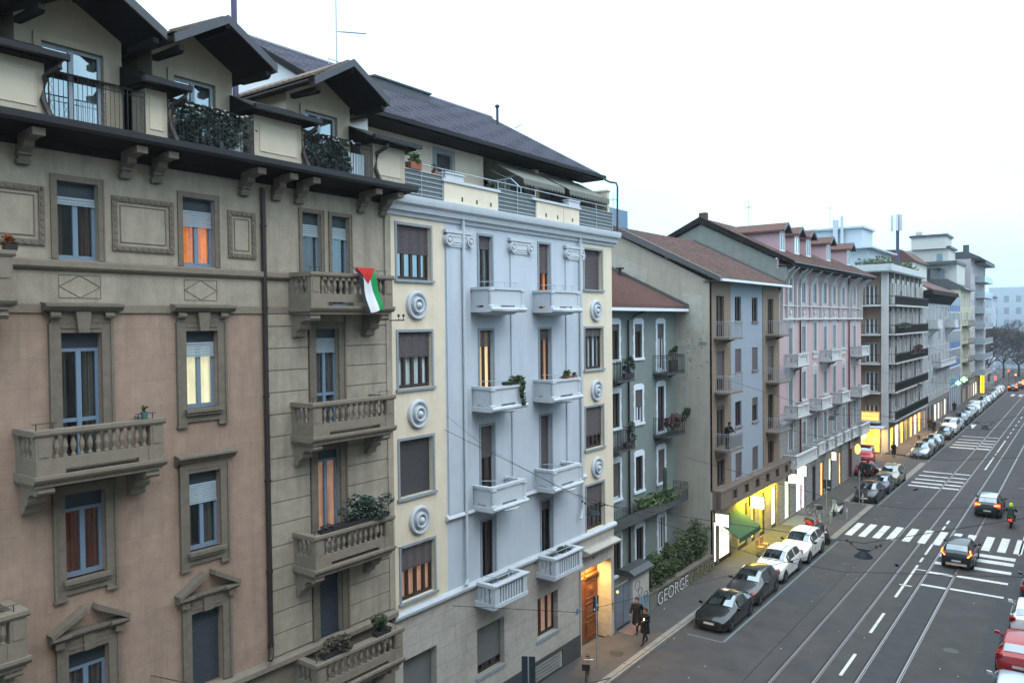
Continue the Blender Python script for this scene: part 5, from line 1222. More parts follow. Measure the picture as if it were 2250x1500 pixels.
# ================================================================ BUILDING 6: balconied corner block
STONEW = mat('pale concrete frame', (0.46, 0.46, 0.46), .9, .08, 3, streak=.2, stainc=(.25, .25, .25)); OCHRE = mat('ochre brick infill', (.2, .14, .1), .9, .12, 4); LITB = mat('pale green grey terrace front', (.45, .48, .5), .8, .1, 2)
b6 = thing('apartment_building', 'concrete framed corner block with black balcony rails and planted roof terrace', 'building', (FX, 97.7, 0))
lv = [3.75, 7.05, 10.4, 13.75, 17.1]
S6 = side(97.7); H = []; Hs = []
for z in lv:
    for k in range(7): u = 98.9 + k * 3.15; H += [(u + .3, u + 1.2, z, z + 2.6), (u + 1.75, u + 2.3, z + .9, z + 2.6)]
    Hs += [(-21.3, -19.9, z, z + 2.3), (-24.6, -23.2, z, z + 2.3)]
m = MB(); m.wall(F, 97.7, 121, 3.4, 20.85, H, .1, -.08); m.build('wall', mat('recess shade red brown infill', (.055, .04, .038), .9, .15, 3), b6, label='street front')  # red brown infill darkened to paint in the shade of deep recesses
m = MB()
for z in lv:
    for k in range(7): u = 98.9 + k * 3.15; m.box(F, u + 1.42, u + 1.75, -.09, -.05, z, z + 3.1); m.box(F, u + 2.3, u + 2.62, -.09, -.05, z, z + 3.1); m.box(F, u + 1.75, u + 2.3, -.09, -.05, z, z + .9); m.box(F, u + 1.75, u + 2.3, -.09, -.05, z + 2.6, z + 3.1)
m.build('wall_panel', STONEW, b6)
m = MB(); m.wall(S6, -30, -18.85, 3.4, 20.85, Hs, .4, -.25); m.build('wall', OCHRE, b6, label='ochre wall facing the side street')
SG6 = [(99.3 + k * 3.05, 99.3 + k * 3.05 + 2.0, .1, 3.0) for k in range(7)]
m = MB(); m.wall(F, 97.7, 121, 0, 3.4, SG6, .4); m.wall(S6, -30, -18.85, 0, 3.4, [(-22.6, -19.6, .1, 3.0), (-27, -24, .1, 3.0)], .4); m.build('wall', RUST, b6, label='ground floor wall')
m = MB()
for k in range(8): u = 97.7 + k * 3.15 + (.0 if k == 0 else .85); m.box(F, u, u + (.7 if k == 0 else .32), -.09, .0, 3.4, 20.85)
m.box(S6, -19.5, -18.8, -.3, .08, 0, 20.85); m.build('pillar', STONEW, b6)
for h, lm in zip(SG6, (LIT_AMBER, LIT_WHITE, LIT_AMBER, LIT_DIM, LIT_AMBER, LIT_SHOP, LIT_AMBER)):
    W = MB(); W.box(F, h[0], h[0] + .12, -.09, -.04, .1, 3); W.box(F, h[1] - .12, h[1], -.09, -.04, .1, 3); W.box(F, h[0], h[1], -.09, -.04, 2.7, 3.0); W = W.build('shop_window', BROWNFRAME, b6)
    MB().quad(F(h[0], -.1, .1), F(h[1], -.1, .1), F(h[1], -.1, 3), F(h[0], -.1, 3)).build('display', lm, W)
W = MB(); W.box(S6, -22.6, -22.5, -.09, -.04, .1, 3); W.box(S6, -19.7, -19.6, -.09, -.04, .1, 3); W.box(S6, -21.2, -21.1, -.09, -.04, .1, 3); W = W.build('shop_window', BROWNFRAME, b6); MB().quad(S6(-22.6, -.38, .1), S6(-19.6, -.38, .1), S6(-19.6, -.38, 3), S6(-22.6, -.38, 3)).build('display', LIT_AMBER, W)
rr = random.Random(6)
for i, h in enumerate(H): _win(b6, F, *h, frame=WHITEFRAME if i % 3 else BROWNFRAME, rec=.15, curt=[CURT_G, CURT_D, CURT_D][i % 3], detail=False, shut=rr.choice((0, 0, .3, .5, 1)), shutm=GREYSHUT, cols=2 if i % 2 == 0 else 1)
for i, h in enumerate(Hs): _win(b6, S6, *h, frame=WHITEFRAME, rec=.5, curt=CURT_G, detail=False, cols=3, shut=(.25 if i % 3 == 0 else 0), shutm=TRIM_LIGHT)
for i, z in enumerate(lv):
    m = MB(); m.box(F, 98.4, 120.6, -.3, .75, z - .18, z); s = m.build('balcony', STONEW, b6)
    r = MB(); railing(r, [(-18.15, 98.45), (-18.15, 120.5)], z, z + 1.05, .22, .025, .05, True); railing(r, [(-18.85, 98.45), (-18.15, 98.45)], z, z + 1.0, .3, .018, .03, False); r.build('railing', BLACKIRON, s)
    p = MB()
    for k in range(7): u = 98.6 + 3.15 * k; 
    for k in (1, 3, 4, 6): p.box(F, 98.6 + 3.15 * k, 98.6 + 3.15 * k + 1.9, .6, .64, z + .05, z + .9)
    p.build('screen', [GREYSHUT, DARKSHUT, TRIM, DARKSHUT, GREYSHUT][i], s)
    m = MB(); m.box(S6, -26, -19.55, -.2, .9, z - .18, z); s = m.build('balcony', STONEW, b6)
    r = MB(); railing(r, [(-26, 96.85), (-19.6, 96.85)], z, z + 1.0, .2, .018, .03, False); r.build('railing', BLACKIRON, s)
m = MB(); m.box(F0, -30, -18.3, 96.5, 119.6, 20.85, 21.05); m.box(F0, -18.4, -18.2, 96.5, 119.6, 20.95, 21.7); m.box(F0, -30, -18.4, 96.4, 96.6, 20.95, 21.7); m.build('terrace', LITB, b6)
m = MB(); m.box(F0, -30, -22.3, 104, 118, 21.05, 24.2); m.box(F0, -31, -23.4, 106, 112, 24.2, 27.0); m.prism(side(103), [(-30, 24.2), (-21.6, 24.2), (-21.6, 24.4), (-30, 24.5)], -15.5, 0); m.box(F0, -31.3, -23.1, 105.6, 112.4, 27.0, 27.25); m.box(F0, -26.8, -26.2, 105.5, 106.1, 24.2, 28.2); m.tube([(-25.7, 105.6, 24.2), (-25.7, 105.6, 28.6)], .2, 6); m.box(F0, -28.6, -27.4, 105.95, 106.0, 25.0, 26.3)
m.build('penthouse', mat('pale blue grey penthouse', (.42, .48, .54), .8, .06, 3), b6)
plant('dark green shrubs along the corner block roof terrace', (-21.2, 103, 21.95), (2.0, 5.5, .95), 2200, (-22, -20.5, 98, 108, 21.05, 21.4), DARKPOT, LEAF, .16, seed=61)
plant('shrubs at the far end of the corner block roof terrace', (-19.8, 114.5, 21.9), (1.0, 4.2, .8), 1200, (-20.4, -19.4, 111, 118, 21.05, 21.4), DARKPOT, LEAF2, .15, seed=62)
plant('red flowers and green plants on the second level of the corner block', (-18.0, 112, 11.5), (.3, 5, .5), 500, (-18.15, -17.95, 107, 117, 11.0, 11.2), DARKPOT, mat('dark red foliage', (0.07, 0.03, 0.03)), .14, seed=63)
plant('green plants hung on the third level of the corner block', (-18.0, 103, 14.6), (.3, 4.5, .4), 420, (-18.15, -17.95, 99, 107, 14.4, 14.6), DARKPOT, LEAF, .14, seed=64)
t = thing('phone_mast', 'mobile phone mast with white panel antennas above the corner block', 'mast', (-24, 131.8, 19))
m = MB(); m.tube([(-24, 131.8, 19), (-24, 131.8, 31.4)], .25, 7); m.build('pole', MATS['indigo grey flue'], t)
for dx, dy in ((.9, -.2), (-1.5, .2), (.1, -.9)):
    m = MB(); m.box(F0, -24 + dx * .55 - .2, -24 + dx * .55 + .2, 131.8 + dy - .1, 131.8 + dy + .1, 28.9, 31.4); m.build('panel_antenna', WHITEPOT, t)
t = thing('restaurant_canopy', 'pale canopy over glowing restaurant windows on the side street corner', 'canopy', (-20, 96, 0))
m = MB(); m.box(F0, -23, -18.9, 95.2, 97.6, 3.05, 3.2); m.build('roof', mat('pale lilac cloth', (.4, .42, .5), .8, .05), t); m = MB(); [m.tube([(x, 95.3, 0), (x, 95.3, 3.05)], .04, 5) for x in (-22.9, -19.0)]; m.build('post', WHITEFRAME, t)
boxsign('light_box_sign', 'amber panel sign above the pale restaurant canopy', -21.6, -19.6, 97.3, 3.7, 4.8, (1, .62, .15), 1.0)
area((-20.6, 96.4, 2.9), (0, 0, 0), 3, 1.5, 260, (1, .55, .1)); area(F(110, .4, 2.9), (0, R(-20), 0), .5, 20, 420, (1, .55, .15))
def sideglobe(label, x, y, z, r): 
    t = thing('globe_lamp', label, 'lamp', (x, y, z), group='round lamps outside the restaurant'); m = MB(); m.lathe((x, y, z), [(.02, -r), (r * .7, -r * .7), (r, 0), (r * .7, r * .7), (.02, r)], 10); m.build('globe', mat('warm globe glass', (1, .85, .5), emit=2.0, ecol=(1, .75, .3)), t, smooth=True)
sideglobe('upper cream globe glowing at the restaurant corner', -21.8, 95.0, 2.75, .38); sideglobe('wide yellow globe glowing lower at the restaurant', -20.9, 95.0, 2.2, .42)
# ================================================================ farther blocks
def block(label, u0, u1, ztop, wallm, n, levels, ww=1.0, wh=1.9, frame=WHITEFRAME, X=FX, back=-30, sill=True, shop=3.6, hh=None, sm=PW, door=False, off=.9):
    b = thing('apartment_building', label, 'building', (X, u0, 0)); f = front(X); hs = []
    for z in levels:
        for k in range(n): u = u0 + (u1 - u0) * (k + .5) / n; hs.append((u - ww / 2, u + ww / 2, z + (0 if door else off), z + (0 if door else off) + wh))
    gs = [(u0 + (u1 - u0) * (k + .25) / n, u0 + (u1 - u0) * (k + .75) / n, .1, 2.9) for k in range(n)]
    m = MB(); m.wall(f, u0, u1, shop, ztop, hs, .1); m.quad(f(u0, 0, 0), (back, u0, 0), (back, u0, ztop), f(u0, 0, ztop)); m.quad(f(u1, 0, 0), (back, u1, 0), (back, u1, ztop), f(u1, 0, ztop)); m.quad(f(u0, 0, ztop), f(u1, 0, ztop), (back, u1, ztop), (back, u0, ztop)); m.build('wall', wallm, b)
    m = MB(); m.wall(f, u0, u1, 0, shop, gs, .4); m.box(f, u0, u1, 0, .15, shop - .15, shop + .1); m.build('wall', RUST, b, label='ground floor')
    q = random.Random(int(u0))
    for i, h in enumerate(hs):
        s = MB(); ring(s, f, h[0], h[1], h[2], h[3], .14, 0, .02, True)
        _win(b, f, *h, frame=frame, rec=.07, curt=q.choice((CURT_G, CURT_D)), detail=False, shut=q.choice((0, 0, .3, .6)), shutm=GREYSHUT, sur=s if sill else None, surm=sm)
    for i, h in enumerate(gs):
        W = MB(); W.box(f, h[0], h[1], -.09, -.03, 2.6, 2.9); W.box(f, h[0], h[0] + .1, -.09, -.03, .1, 2.6); W = W.build('shop_window', BROWNFRAME, b)
        MB().quad(f(h[0], -.1, .1), f(h[1], -.1, .1), f(h[1], -.1, 2.9), f(h[0], -.1, 2.9)).build('display', q.choice((LIT_AMBER, ROOM, LIT_SHOP, ROOM, LIT_PEACH)), W)
    return b
GREYB = mat('blue grey stone render', (.3, .33, .37), .9, .08, 3); YEL = mat('soft yellow render', (.42, .39, .25), .9, .06, 3); PGREY = mat('pinkish grey render', (.4, .37, .4), .9, .05, 3)
b7 = block('blue grey building with deep eaves and two white enclosed corner bays', 121, 146.3, 18.9, GREYB, 8, [4.2, 7.7, 11.2, 14.7], .95, 2.3, off=.3)
tiled_roof(b7, -17.6, 19.5, -24.5, 22.6, 121, 147.2, REDTILE, 10, .8, ribs=False)
m = MB(); m.box(F0, -18.8, -17.65, 121, 147.2, 18.9, 19.4)
for k in range(14): m.prismu(F, [(0, 17.6), (.2, 17.7), (1.1, 18.9), (0, 18.9)], 121.5 + k * 1.9, 121.75 + k * 1.9)
m.build('eaves', DARKWOOD, b7)
m = MB()
for k in range(9): u = 121.2 + k * 3.1; m.box(F, u, u + .35, 0, .05, 3.6, 17.6)
m.build('pilaster', PW, b7)
for u in (124.2, 141.0):
    m = MB(); m.box(F, u, u + 4.2, 0, 1.5, 14.0, 14.4); m.box(F, u + .1, u + 4.1, 1.3, 1.4, 14.4, 15.3); m.box(F, u + .1, u + .2, 0, 1.3, 14.4, 15.3); m.box(F, u + .1, u + .25, 1.25, 1.4, 15.3, 16.9); m.box(F, u + 3.95, u + 4.1, 1.25, 1.4, 15.3, 16.9); m.prismu(F, [(0, 14.0), (1.3, 14.0), (.3, 13.2), (0, 12.8)], u + .5, u + 3.7); m.build('bay_balcony', PW, b7)
pb = pbal(130, 146, 9.2, 1.0, par=b7)
b8 = thing('apartment_building', 'flat fronted block with bright blue window panels', 'building', (FX, 146.3, 0))
m = MB(); m.box(F0, -30, -19.0, 146.3, 159.5, 0, 19.8); m.build('wall', mat('mauve grey cladding', (.22, .22, .26), .8, .08, 3), b8)
for z in (4.2, 7.3, 10.4, 13.5, 16.6):
    for k in range(5):
        u = 146.8 + k * 2.55; w_ = MB(); w_.box(F, u, u + 2.2, -.13, -.05, z + 1.1, z + 2.8); W = w_.build('window', mat('distant window glass', (.12, .14, .17), .3, .2), b8); MB().box(F, u, u + 2.2, -.1, -.02, z + .05, z + 1.05).build('panel', mat('blue spandrel panel', (.03, .1, .33), .5, .1), W)
m = MB()
for z in (4.0, 7.1, 10.2, 13.3, 16.4, 19.6): m.box(F, 146.3, 159.5, -.12, .0, z, z + .2)
for k in range(6): u = 146.4 + k * 2.58; m.box(F, u, u + .18, -.12, -.01, 0, 19.6)
m.build('band', WHITEP, b8)
b9 = block('soft yellow building with a small grey gable and dark balconies', 159.5, 174, 20.6, YEL, 4, [4.2, 7.5, 10.8, 14.1, 17.2], 1.3, 2.4, off=.2)
m = MB(); m.prism(side(159.4), [(-24, 20.6), (-18.0, 20.6), (-18.3, 21.0), (-21, 22.6), (-24, 22.6)], -14.6, 0); m.build('roof', FASCIA, b9)
for z in (4.2, 7.5, 10.8, 14.1): ironbal(b9, FX, 162, 171.5, z, 1.0, 1.0, TRIM, BLACKIRON, step=.4)
b10 = block('tall pinkish grey tower block with glass fronted balconies over the street', 174, 200, 27.0, PGREY, 7, [4.2, 7.3, 10.4, 13.5, 16.6, 19.7, 22.8], 1.0, 1.6)
for z in (4.2, 7.3, 10.4, 13.5, 16.6, 19.7, 22.8):
    m = MB(); m.box(F, 181, 197, 0, 1.7, z - .15, z); s = m.build('balcony', STONEW, b10); m = MB(); m.box(F, 181, 197, 1.62, 1.68, z, z + 1.05); m.box(F, 181, 181.06, 0, 1.62, z, z + 1.05); m.build('glass_front', mat('pale teal glass front', (.3, .38, .42), .2, .05), s)
m = MB(); m.box(F, 180, 199, -.2, 1.9, 26.3, 26.7); m.prism(side(174), [(-26, 27), (-17.0, 26.9), (-17.2, 27.2), (-19.5, 28.4), (-26, 28.2)], -26, 0); m.box(F0, -20.4, -19.4, 176, 177, 28, 29.8); m.build('roof', FASCIA, b10)
b11 = thing('apartment_building', 'stepped white penthouse block rising behind the blue panelled one', 'building', (-24, 160, 0))
m = MB(); m.box(F0, -32, -19.6, 161, 172, 0, 25.3); m.box(F0, -30, -21.0, 161.5, 170, 25.3, 28.2); m.box(F0, -27, -21.3, 160.8, 168, 28.2, 30.4); m.build('wall', mat('off white render', (.5, .5, .47), .9, .06), b11)
for q_ in ((-24.2, -21.5, 159.9, 160.9, 22.4, 24.6), (-22.9, -22.0, 161.4, 161.5, 26.0, 27.3)): m = MB(); m.box(F0, *q_); m.build('window', CARGLASS, b11)
m = MB(); m.box(F0, -27.3, -21.0, 160.5, 168.3, 30.4, 30.8); m.box(F0, -24.4, -20.6, 161, 170.3, 28.2, 28.6); m.box(F0, -24.6, -19.4, 159.6, 172.3, 25.3, 25.8); m.build('roof', FASCIA, b11)
m = MB(); m.box(F0, -26.3, -25.3, 161, 162, 30.8, 31.5); m.build('chimney', STONEW, b11)
b12 = thing('apartment_building', 'low red roofed building between the phone mast and the white penthouse', 'building', (-27, 140, 0))
m = MB(); m.box(F0, -36, -24, 146, 158, 0, 25.0); m.build('wall', mat('off white render', (.5, .5, .47)), b12); m = MB(); m.prism(side(145.8), [(-37, 25), (-23.5, 25), (-26, 27.2), (-35, 27.6)], -12.5, 0); m.build('roof', REDTILE, b12)
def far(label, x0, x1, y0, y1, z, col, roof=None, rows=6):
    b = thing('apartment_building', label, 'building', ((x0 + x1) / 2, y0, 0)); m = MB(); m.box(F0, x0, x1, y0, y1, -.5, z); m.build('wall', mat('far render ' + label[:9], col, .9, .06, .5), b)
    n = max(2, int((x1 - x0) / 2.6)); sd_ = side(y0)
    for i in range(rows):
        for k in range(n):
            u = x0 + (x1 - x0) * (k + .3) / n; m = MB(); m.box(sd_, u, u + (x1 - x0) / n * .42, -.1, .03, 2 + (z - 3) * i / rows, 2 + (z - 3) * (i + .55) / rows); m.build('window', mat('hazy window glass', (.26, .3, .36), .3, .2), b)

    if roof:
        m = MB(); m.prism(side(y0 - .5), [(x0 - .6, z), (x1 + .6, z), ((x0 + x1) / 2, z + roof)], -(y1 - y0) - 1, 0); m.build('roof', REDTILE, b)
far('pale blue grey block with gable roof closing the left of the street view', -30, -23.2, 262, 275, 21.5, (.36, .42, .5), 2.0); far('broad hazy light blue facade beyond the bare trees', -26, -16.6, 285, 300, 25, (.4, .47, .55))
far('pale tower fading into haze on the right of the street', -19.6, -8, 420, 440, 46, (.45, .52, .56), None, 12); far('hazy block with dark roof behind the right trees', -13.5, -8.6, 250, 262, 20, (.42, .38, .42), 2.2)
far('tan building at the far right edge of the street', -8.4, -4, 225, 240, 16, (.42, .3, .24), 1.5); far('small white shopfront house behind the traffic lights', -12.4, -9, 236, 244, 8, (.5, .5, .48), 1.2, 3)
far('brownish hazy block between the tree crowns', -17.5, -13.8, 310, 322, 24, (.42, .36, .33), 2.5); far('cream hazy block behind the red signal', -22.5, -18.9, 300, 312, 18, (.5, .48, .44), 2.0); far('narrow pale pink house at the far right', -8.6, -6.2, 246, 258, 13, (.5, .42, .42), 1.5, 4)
# bare winter trees
BARK = mat('dark winter bark', (.05, .042, .048), .9, .25, 3)
def tree(label, x, y, h, r, seed, levels=6):
    rr = random.Random(seed); t = thing('bare_tree', label, 'tree', (x, y, 0), group='bare street trees at the far end')
    tr = MB(); tr.tube([(x, y, -.2), (x + .1, y, h * .12), (x, y + .1, h * .24)], .28, 7, .2); tr.build('trunk', BARK, t)
    m = MB()
    def grow(p, d, L_, rad, n):
        q = p + d * L_; m.tube([p, p + d * L_ * .5 + Vector((rr.uniform(-.1, .1), rr.uniform(-.1, .1), 0)) * L_ * .4, q], rad, 3 if n < 3 else 5, rad * .6)
        if n == 0: return
        for k in range(3 if n > 0 else 4):
            v = Vector((rr.gauss(0, 1), rr.gauss(0, 1), rr.gauss(.35, .6))).normalized()
            nd = (d * .75 + v * .75).normalized(); grow(q - d * L_ * rr.uniform(0, .35), nd, L_ * rr.uniform(.62, .82), max(.028, rad * .55), n - 1)
    for k in range(5):
        a = k * 1.26 + rr.random(); grow(Vector((x, y, h * .22)), Vector((math.cos(a) * .75, math.sin(a) * .75, .8)).normalized(), h * .25, .14, levels)
    m.build('crown', BARK, t); return t
tree('nearest bare tree just past the tower block', -20.0, 209, 15, 5, 9); tree('large bare tree on the left of the far street end', -20.4, 224, 17.5, 5, 1); tree('second bare tree merging into the large one', -18.4, 238, 17, 5, 2); tree('smaller bare tree right of the large bare crown', -15.6, 246, 13, 4, 3, 4); tree('slim bare tree near the pale tower', -12.2, 232, 9, 3, 4, 4)
# ================================================================ STREET
ASPH = mat('worn asphalt', (.056, .050, .050), .85, .3, .7, .5, stain=.35, stainc=(.04, .04, .042), bscale=40)
ASPH2 = mat('dark asphalt patch', (.046, .046, .05), .85, .2, 2, .4)
PAVE = mat('pavement asphalt', (.066, .059, .057), .88, .2, 1.6, .3, stain=.4, stainc=(.045, .045, .045)); KERB = mat('granite kerb', (.2, .185, .165), .85, .2, 2.5, .3)
WHITEL = mat('worn white road paint', (.6, .6, .58), .8, .3, 5, stain=.45, stainc=(.2, .2, .2)); STEEL = mat('polished rail steel', (.34, .32, .32), .35, .15, 4, metal=.7)
m = MB(); m.quad((-900, -300, -.06), (900, -300, -.06), (900, 1500, -.06), (-900, 1500, -.06)); struct('ground', m, mat('distant ground', (.09, .09, .09), .9, .2, .05))
m = MB(); m.quad((-19, -30, 0), (3, -30, 0), (3, 420, 0), (-19, 420, 0)); m.quad((-80, 84.9, 0.001), (-19, 84.9, .001), (-19, 96.6, .001), (-80, 96.6, .001)); struct('road', m, ASPH)
def sheet(name, rects, z, mt): 
    m = MB()
    for (x0, x1, y0, y1) in rects: m.quad((x0, y0, z), (x1, y0, z), (x1, y1, z), (x0, y1, z))
    return struct(name, m, mt)
def slabs(name, rects, z, mt):
    m = MB()
    for r_ in rects: m.box(F0, *r_, -.05, z)
    return struct(name, m, mt)
slabs('pavement', [(-19.0, -16.85, -20, 57.2), (-21.2, -19.0, 33.66, 45.8), (-19.0, -14.75, 57.2, 69.3), (-19.0, -16.85, 69.3, 84.0), (-19.0, -16.85, 97.3, 205), (-1.2, 2.6, -20, 300)], .12, PAVE)
m = MB()
def kerb(pts, w_=.42):
    for (xa, ya), (xb, yb) in zip(pts, pts[1:]):
        Ls = math.hypot(xb - xa, yb - ya); n = max(1, round(Ls / 1.9))
        for k in range(n):
            t0, t1 = (k + .01) / n, (k + .99) / n
            x0, y0, x1, y1 = xa + (xb - xa) * t0, ya + (yb - ya) * t0, xa + (xb - xa) * t1, ya + (yb - ya) * t1
            if abs(xb - xa) < .01: m.box(F0, xa - w_, xa, min(y0, y1), max(y0, y1), -.05, .135)
            else: m.box(F0, min(x0, x1), max(x0, x1), ya - w_ / 2, ya + w_ / 2, -.05, .133)
kerb([(-16.42, -20), (-16.42, 57.2)]); kerb([(-16.42, 57.0), (-14.35, 57.0)]); kerb([(-14.35, 57.2), (-14.35, 69.2)]); kerb([(-14.35, 69.3), (-16.42, 69.3)]); kerb([(-16.42, 69.4), (-16.42, 84.2)]); kerb([(-16.42, 97), (-16.42, 205)]); kerb([(-1.2, -20), (-1.2, 300)], .3)
struct('kerb', m, KERB)
sheet('gutter_strip', [(-14.75, -14.2, 82.5, 93.5)], .012, KERB)
sheet('road_patch', [(-4.1, -3.2, 30, 58), (-13.9, -12.2, 43, 47), (-12.5, -11.6, 60, 95), (-8.0, -6.6, 20, 130)], .004, ASPH2)
sheet('pavement_slab', [(-18.8, -18.0, 33.9, 35.8)], .126, mat('reddish stone threshold', (.2, .12, .1), .8, .2, 4)); sheet('pavement_patch', [(-18.7, -16.9, 59, 62.5)], .124, mat('pale pavement patch', (.14, .14, .14), .85, .2, 2))
m = MB()
for x in (-10.99, -9.47, -7.99, -6.57):
    m.box(F0, x - .05, x + .015, -20, 260, -.02, .007); m.box(F0, x + .045, x + .075, -20, 260, -.02, .007)
struct('tram_rail', m, STEEL)
sheet('rail_groove', [(x + .015, x + .045, -20, 260) for x in (-10.99, -9.47, -7.99, -6.57)] + [(x - .13, x - .05, -20, 260) for x in (-10.99, -9.47, -7.99, -6.57)], .005, mat('dark rail bedding', (.022, .022, .024), .9, .2))
LN = []
for x in (-14.0, -13.12, -12.22, -11.35, -10.35, -9.4, -8.5, -7.6, -6.75, -5.65, -4.75, -3.85, -2.9, -2.0): LN.append((x - .24, x + .24, 59.1 + (x + 14) * .12, 63.1 + (x + 14) * .12))
for y, h in ((50.2, .3), (52.9, .4), (55.1, .6), (57.0, .75), (58.3, .75)): LN += [(-7.93, -6.65, y, y + h), (-6.45, -3.85, y + .1, y + .1 + h)]
for y, h in ((79.9, .55), (81.6, .5), (83.5, .45), (85.6, .4), (88, .35)): LN += [(-13.7, -11.1, y, y + h), (-10.9, -9.58, y + .2, y + .2 + h)]
for y, h in ((106.3, .8), (108.7, .75), (111.2, .65), (114, .5), (117.3, .4)): LN += [(-13.7, -11.1, y, y + h), (-10.9, -9.6, y + .2, y + .2 + h)]
for a, b in ((35.4, 38.1), (41.1, 44.3), (47.2, 54.2), (55.0, 56.1), (56.9, 60.0), (64.3, 65.6), (66.3, 67.6), (92.4, 101.3), (103, 104), (105, 116), (118.5, 120.5), (123, 125), (127.5, 129.5), (132, 134), (137, 139.5), (142.5, 145), (28, 32)): LN.append((-8.78, -8.64, a, b))
for k in range(3): LN.append((-18.5, -15.3, 85.4 + .85 * k, 85.85 + .85 * k))
LN += [(-8.95, -8.3, 49.6, 49.75), (-8.75, -8.1, 53.2, 53.35), (-3.8, -3.7, 60, 66)]
for y in (183, 185.5): LN += [(-13 + k * 1.3, -12.4 + k * 1.3, y, y + 2) for k in range(8)]
sheet('road_marking', LN, .009, WHITEL)
sheet('parking_line', [(-14.22, -14.1, 35.9, 57), (-16.0, -14.2, 35.8, 35.9), (-14.25, -14.13, 69.5, 82.5), (-14.25, -14.13, 94, 200), (-16.2, -14.3, 94, 94.12)], .0085, mat('faded blue grey paint', (.13, .17, .18), .85, .2, 5))
m = MB(); rr = random.Random(4)
for k in range(26):      # tar sealed cracks
    x, y = rr.uniform(-13.8, -3.5), rr.uniform(26, 95); dx, dy = rr.uniform(-.15, .15), rr.uniform(.3, .6)
    if k % 3 == 0: dx, dy = rr.uniform(.3, .5), rr.uniform(-.1, .1)
    P_ = []
    for q in range(9): P_.append((x, y)); x += dx + rr.uniform(-.09, .09); y += dy + rr.uniform(-.06, .06)
    for (xa, ya), (xb, yb) in zip(P_, P_[1:]):
        nx, ny = (yb - ya), -(xb - xa); Ln = math.hypot(nx, ny); nx, ny = nx / Ln * .018, ny / Ln * .018
        m.quad((xa - nx, ya - ny, .0035), (xb - nx, yb - ny, .0035), (xb + nx, yb + ny, .0035), (xa + nx, ya + ny, .0035))
struct('road_crack', m, mat('tar seam', (.02, .02, .021), .6, .1))
m = MB()
for k in range(46):
    x, y = rr.choice((-15.2, -13.0, -12.0, -9.9, -7.3, -5.4)) + rr.gauss(0, .4), rr.uniform(24, 110); a_ = rr.uniform(.15, .5)
    m.add([(x + a_ * math.cos(q * .7) * rr.uniform(.6, 1.2), y + a_ * 2.2 * math.sin(q * .7) * rr.uniform(.6, 1.2), .0028) for q in range(9)], [tuple(range(9))])
struct('oil_stain', m, mat('oil stain', (.034, .033, .035), .7, .2))
for k, (x, y) in enumerate(((-12.9, 33.5), (-5.2, 41.0), (-12.4, 52.0), (-13.0, 72.0), (-5.0, 84.0), (-17.6, 31.6), (-17.9, 54.5))):
    z = .122 if x < -16.5 else .004
    t = thing('manhole_cover', ['round cover in the lane near the front car', 'round cover in the right lane before the chevron lit car', 'round cover beside the tall white car', 'round cover beside the black hatchback past the island', 'round cover far up the right lane', 'round cover in the pavement before the gate', 'round cover in the pavement by the shop'][k], 'manhole', (x, y, z), group='manhole covers')
    q = MB(); q.lathe((x, y, z), [(.34, 0), (.34, .006), (.3, .006), (.29, .003), (0.01, .004)], 20); q.build('cover', mat('worn cast iron', (.06, .058, .055), .5, .3, 9, metal=.4), t)
m = MB(); m.add([(-14.2, 131.3, .009), (-13.4, 131.3, .009), (-13.45, 126, .009)], [(0, 1, 2)]); struct('give_way_marking', m, WHITEL)
m = MB(); rr = random.Random(2)
for k in range(60): x, y = rr.uniform(-18.6, -4), rr.uniform(27, 70); s = rr.uniform(.02, .05); z = .128 if x < -16.8 else .012; m.box(F0, x, x + s, y, y + s * 1.3, z, z + .004)
struct('litter', m, WHITEP, 'stuff')
# ---------------------------------------------------------------- overhead wires and lamps
def wire(pts, r=.012, sag=.0): 
    return pts
def cable(label, pts, r=.009, group='overhead tram and lamp wires'):
    m = MB(); P_ = []
    for a, b in zip(pts, pts[1:]):
        for k in range(8): P_.append(Vector(a).lerp(Vector(b), k / 8))
    P_.append(Vector(pts[-1])); m.tube(P_, r, 4); o = m.build('cable', BLACKIRON); tag(o, label, 'cable', group); recenter(o) if 0 else None; return o
NM = ('first', 'second', 'third', 'fourth')
for q_, (y, zw, lab, bx_) in enumerate(((21.2, 11.6, 'pale blue', 9.72), (49.3, 11.5, 'blue grey', 9.75), (79, 11.4, 'pink', 9.7), (125, 11.4, 'deep eaved', 9.7))):
    xs = (-12.6, -4.65); cable('span wire crossing the street from the %s building' % lab, [(-18.8, y, zw), (xs[0], y, bx_), (xs[1], y, bx_), (1.1, y, zw)])
    for i, x in enumerate(xs):
        t = thing('suspended_lamp', '%s dome street lamp on the %s span wire from the camera' % (('left', 'right')[i], NM[q_]), 'street lamp', (x, y, bx_ - .4), group='dome lamps hung over the street')
        m = MB(); m.lathe((x, y, bx_ - .3), [(.03, .12), (.07, .1), (.12, .06), (.21, -.02), (.23, -.05), (.22, -.05), (.16, -.01), (.01, .02)], 14); m.build('shade', mat('dark blue grey enamel', (.012, .018, .025), .6, .1, spec=.2), t, smooth=True)
        m = MB(); m.lathe((x, y, bx_ - .36), [(.02, 0), (.06, .02), (.08, .05), (.02, .06)], 10); m.build('lens', mat('unlit lamp lens', (.55, .58, .6), .3, 0), t)
        m = MB(); m.box(F0, x - .16, x + .16, y - .02, y + .02, bx_ - .19, bx_ - .14)
        for s in (-1, 1): m.tube([(x + s * .16, y, bx_ - .16), (x + s * .38, y, bx_ + .0)], .008, 4); m.lathe((x + s * .3, y, bx_ - .07), [(.02, 0), (.04, .03), (.02, .07)], 6); m.lathe((x + s * .4, y, bx_ - .02), [(.02, 0), (.04, .03), (.02, .07)], 6)
        m.build('hanger', DARKMETAL, t)
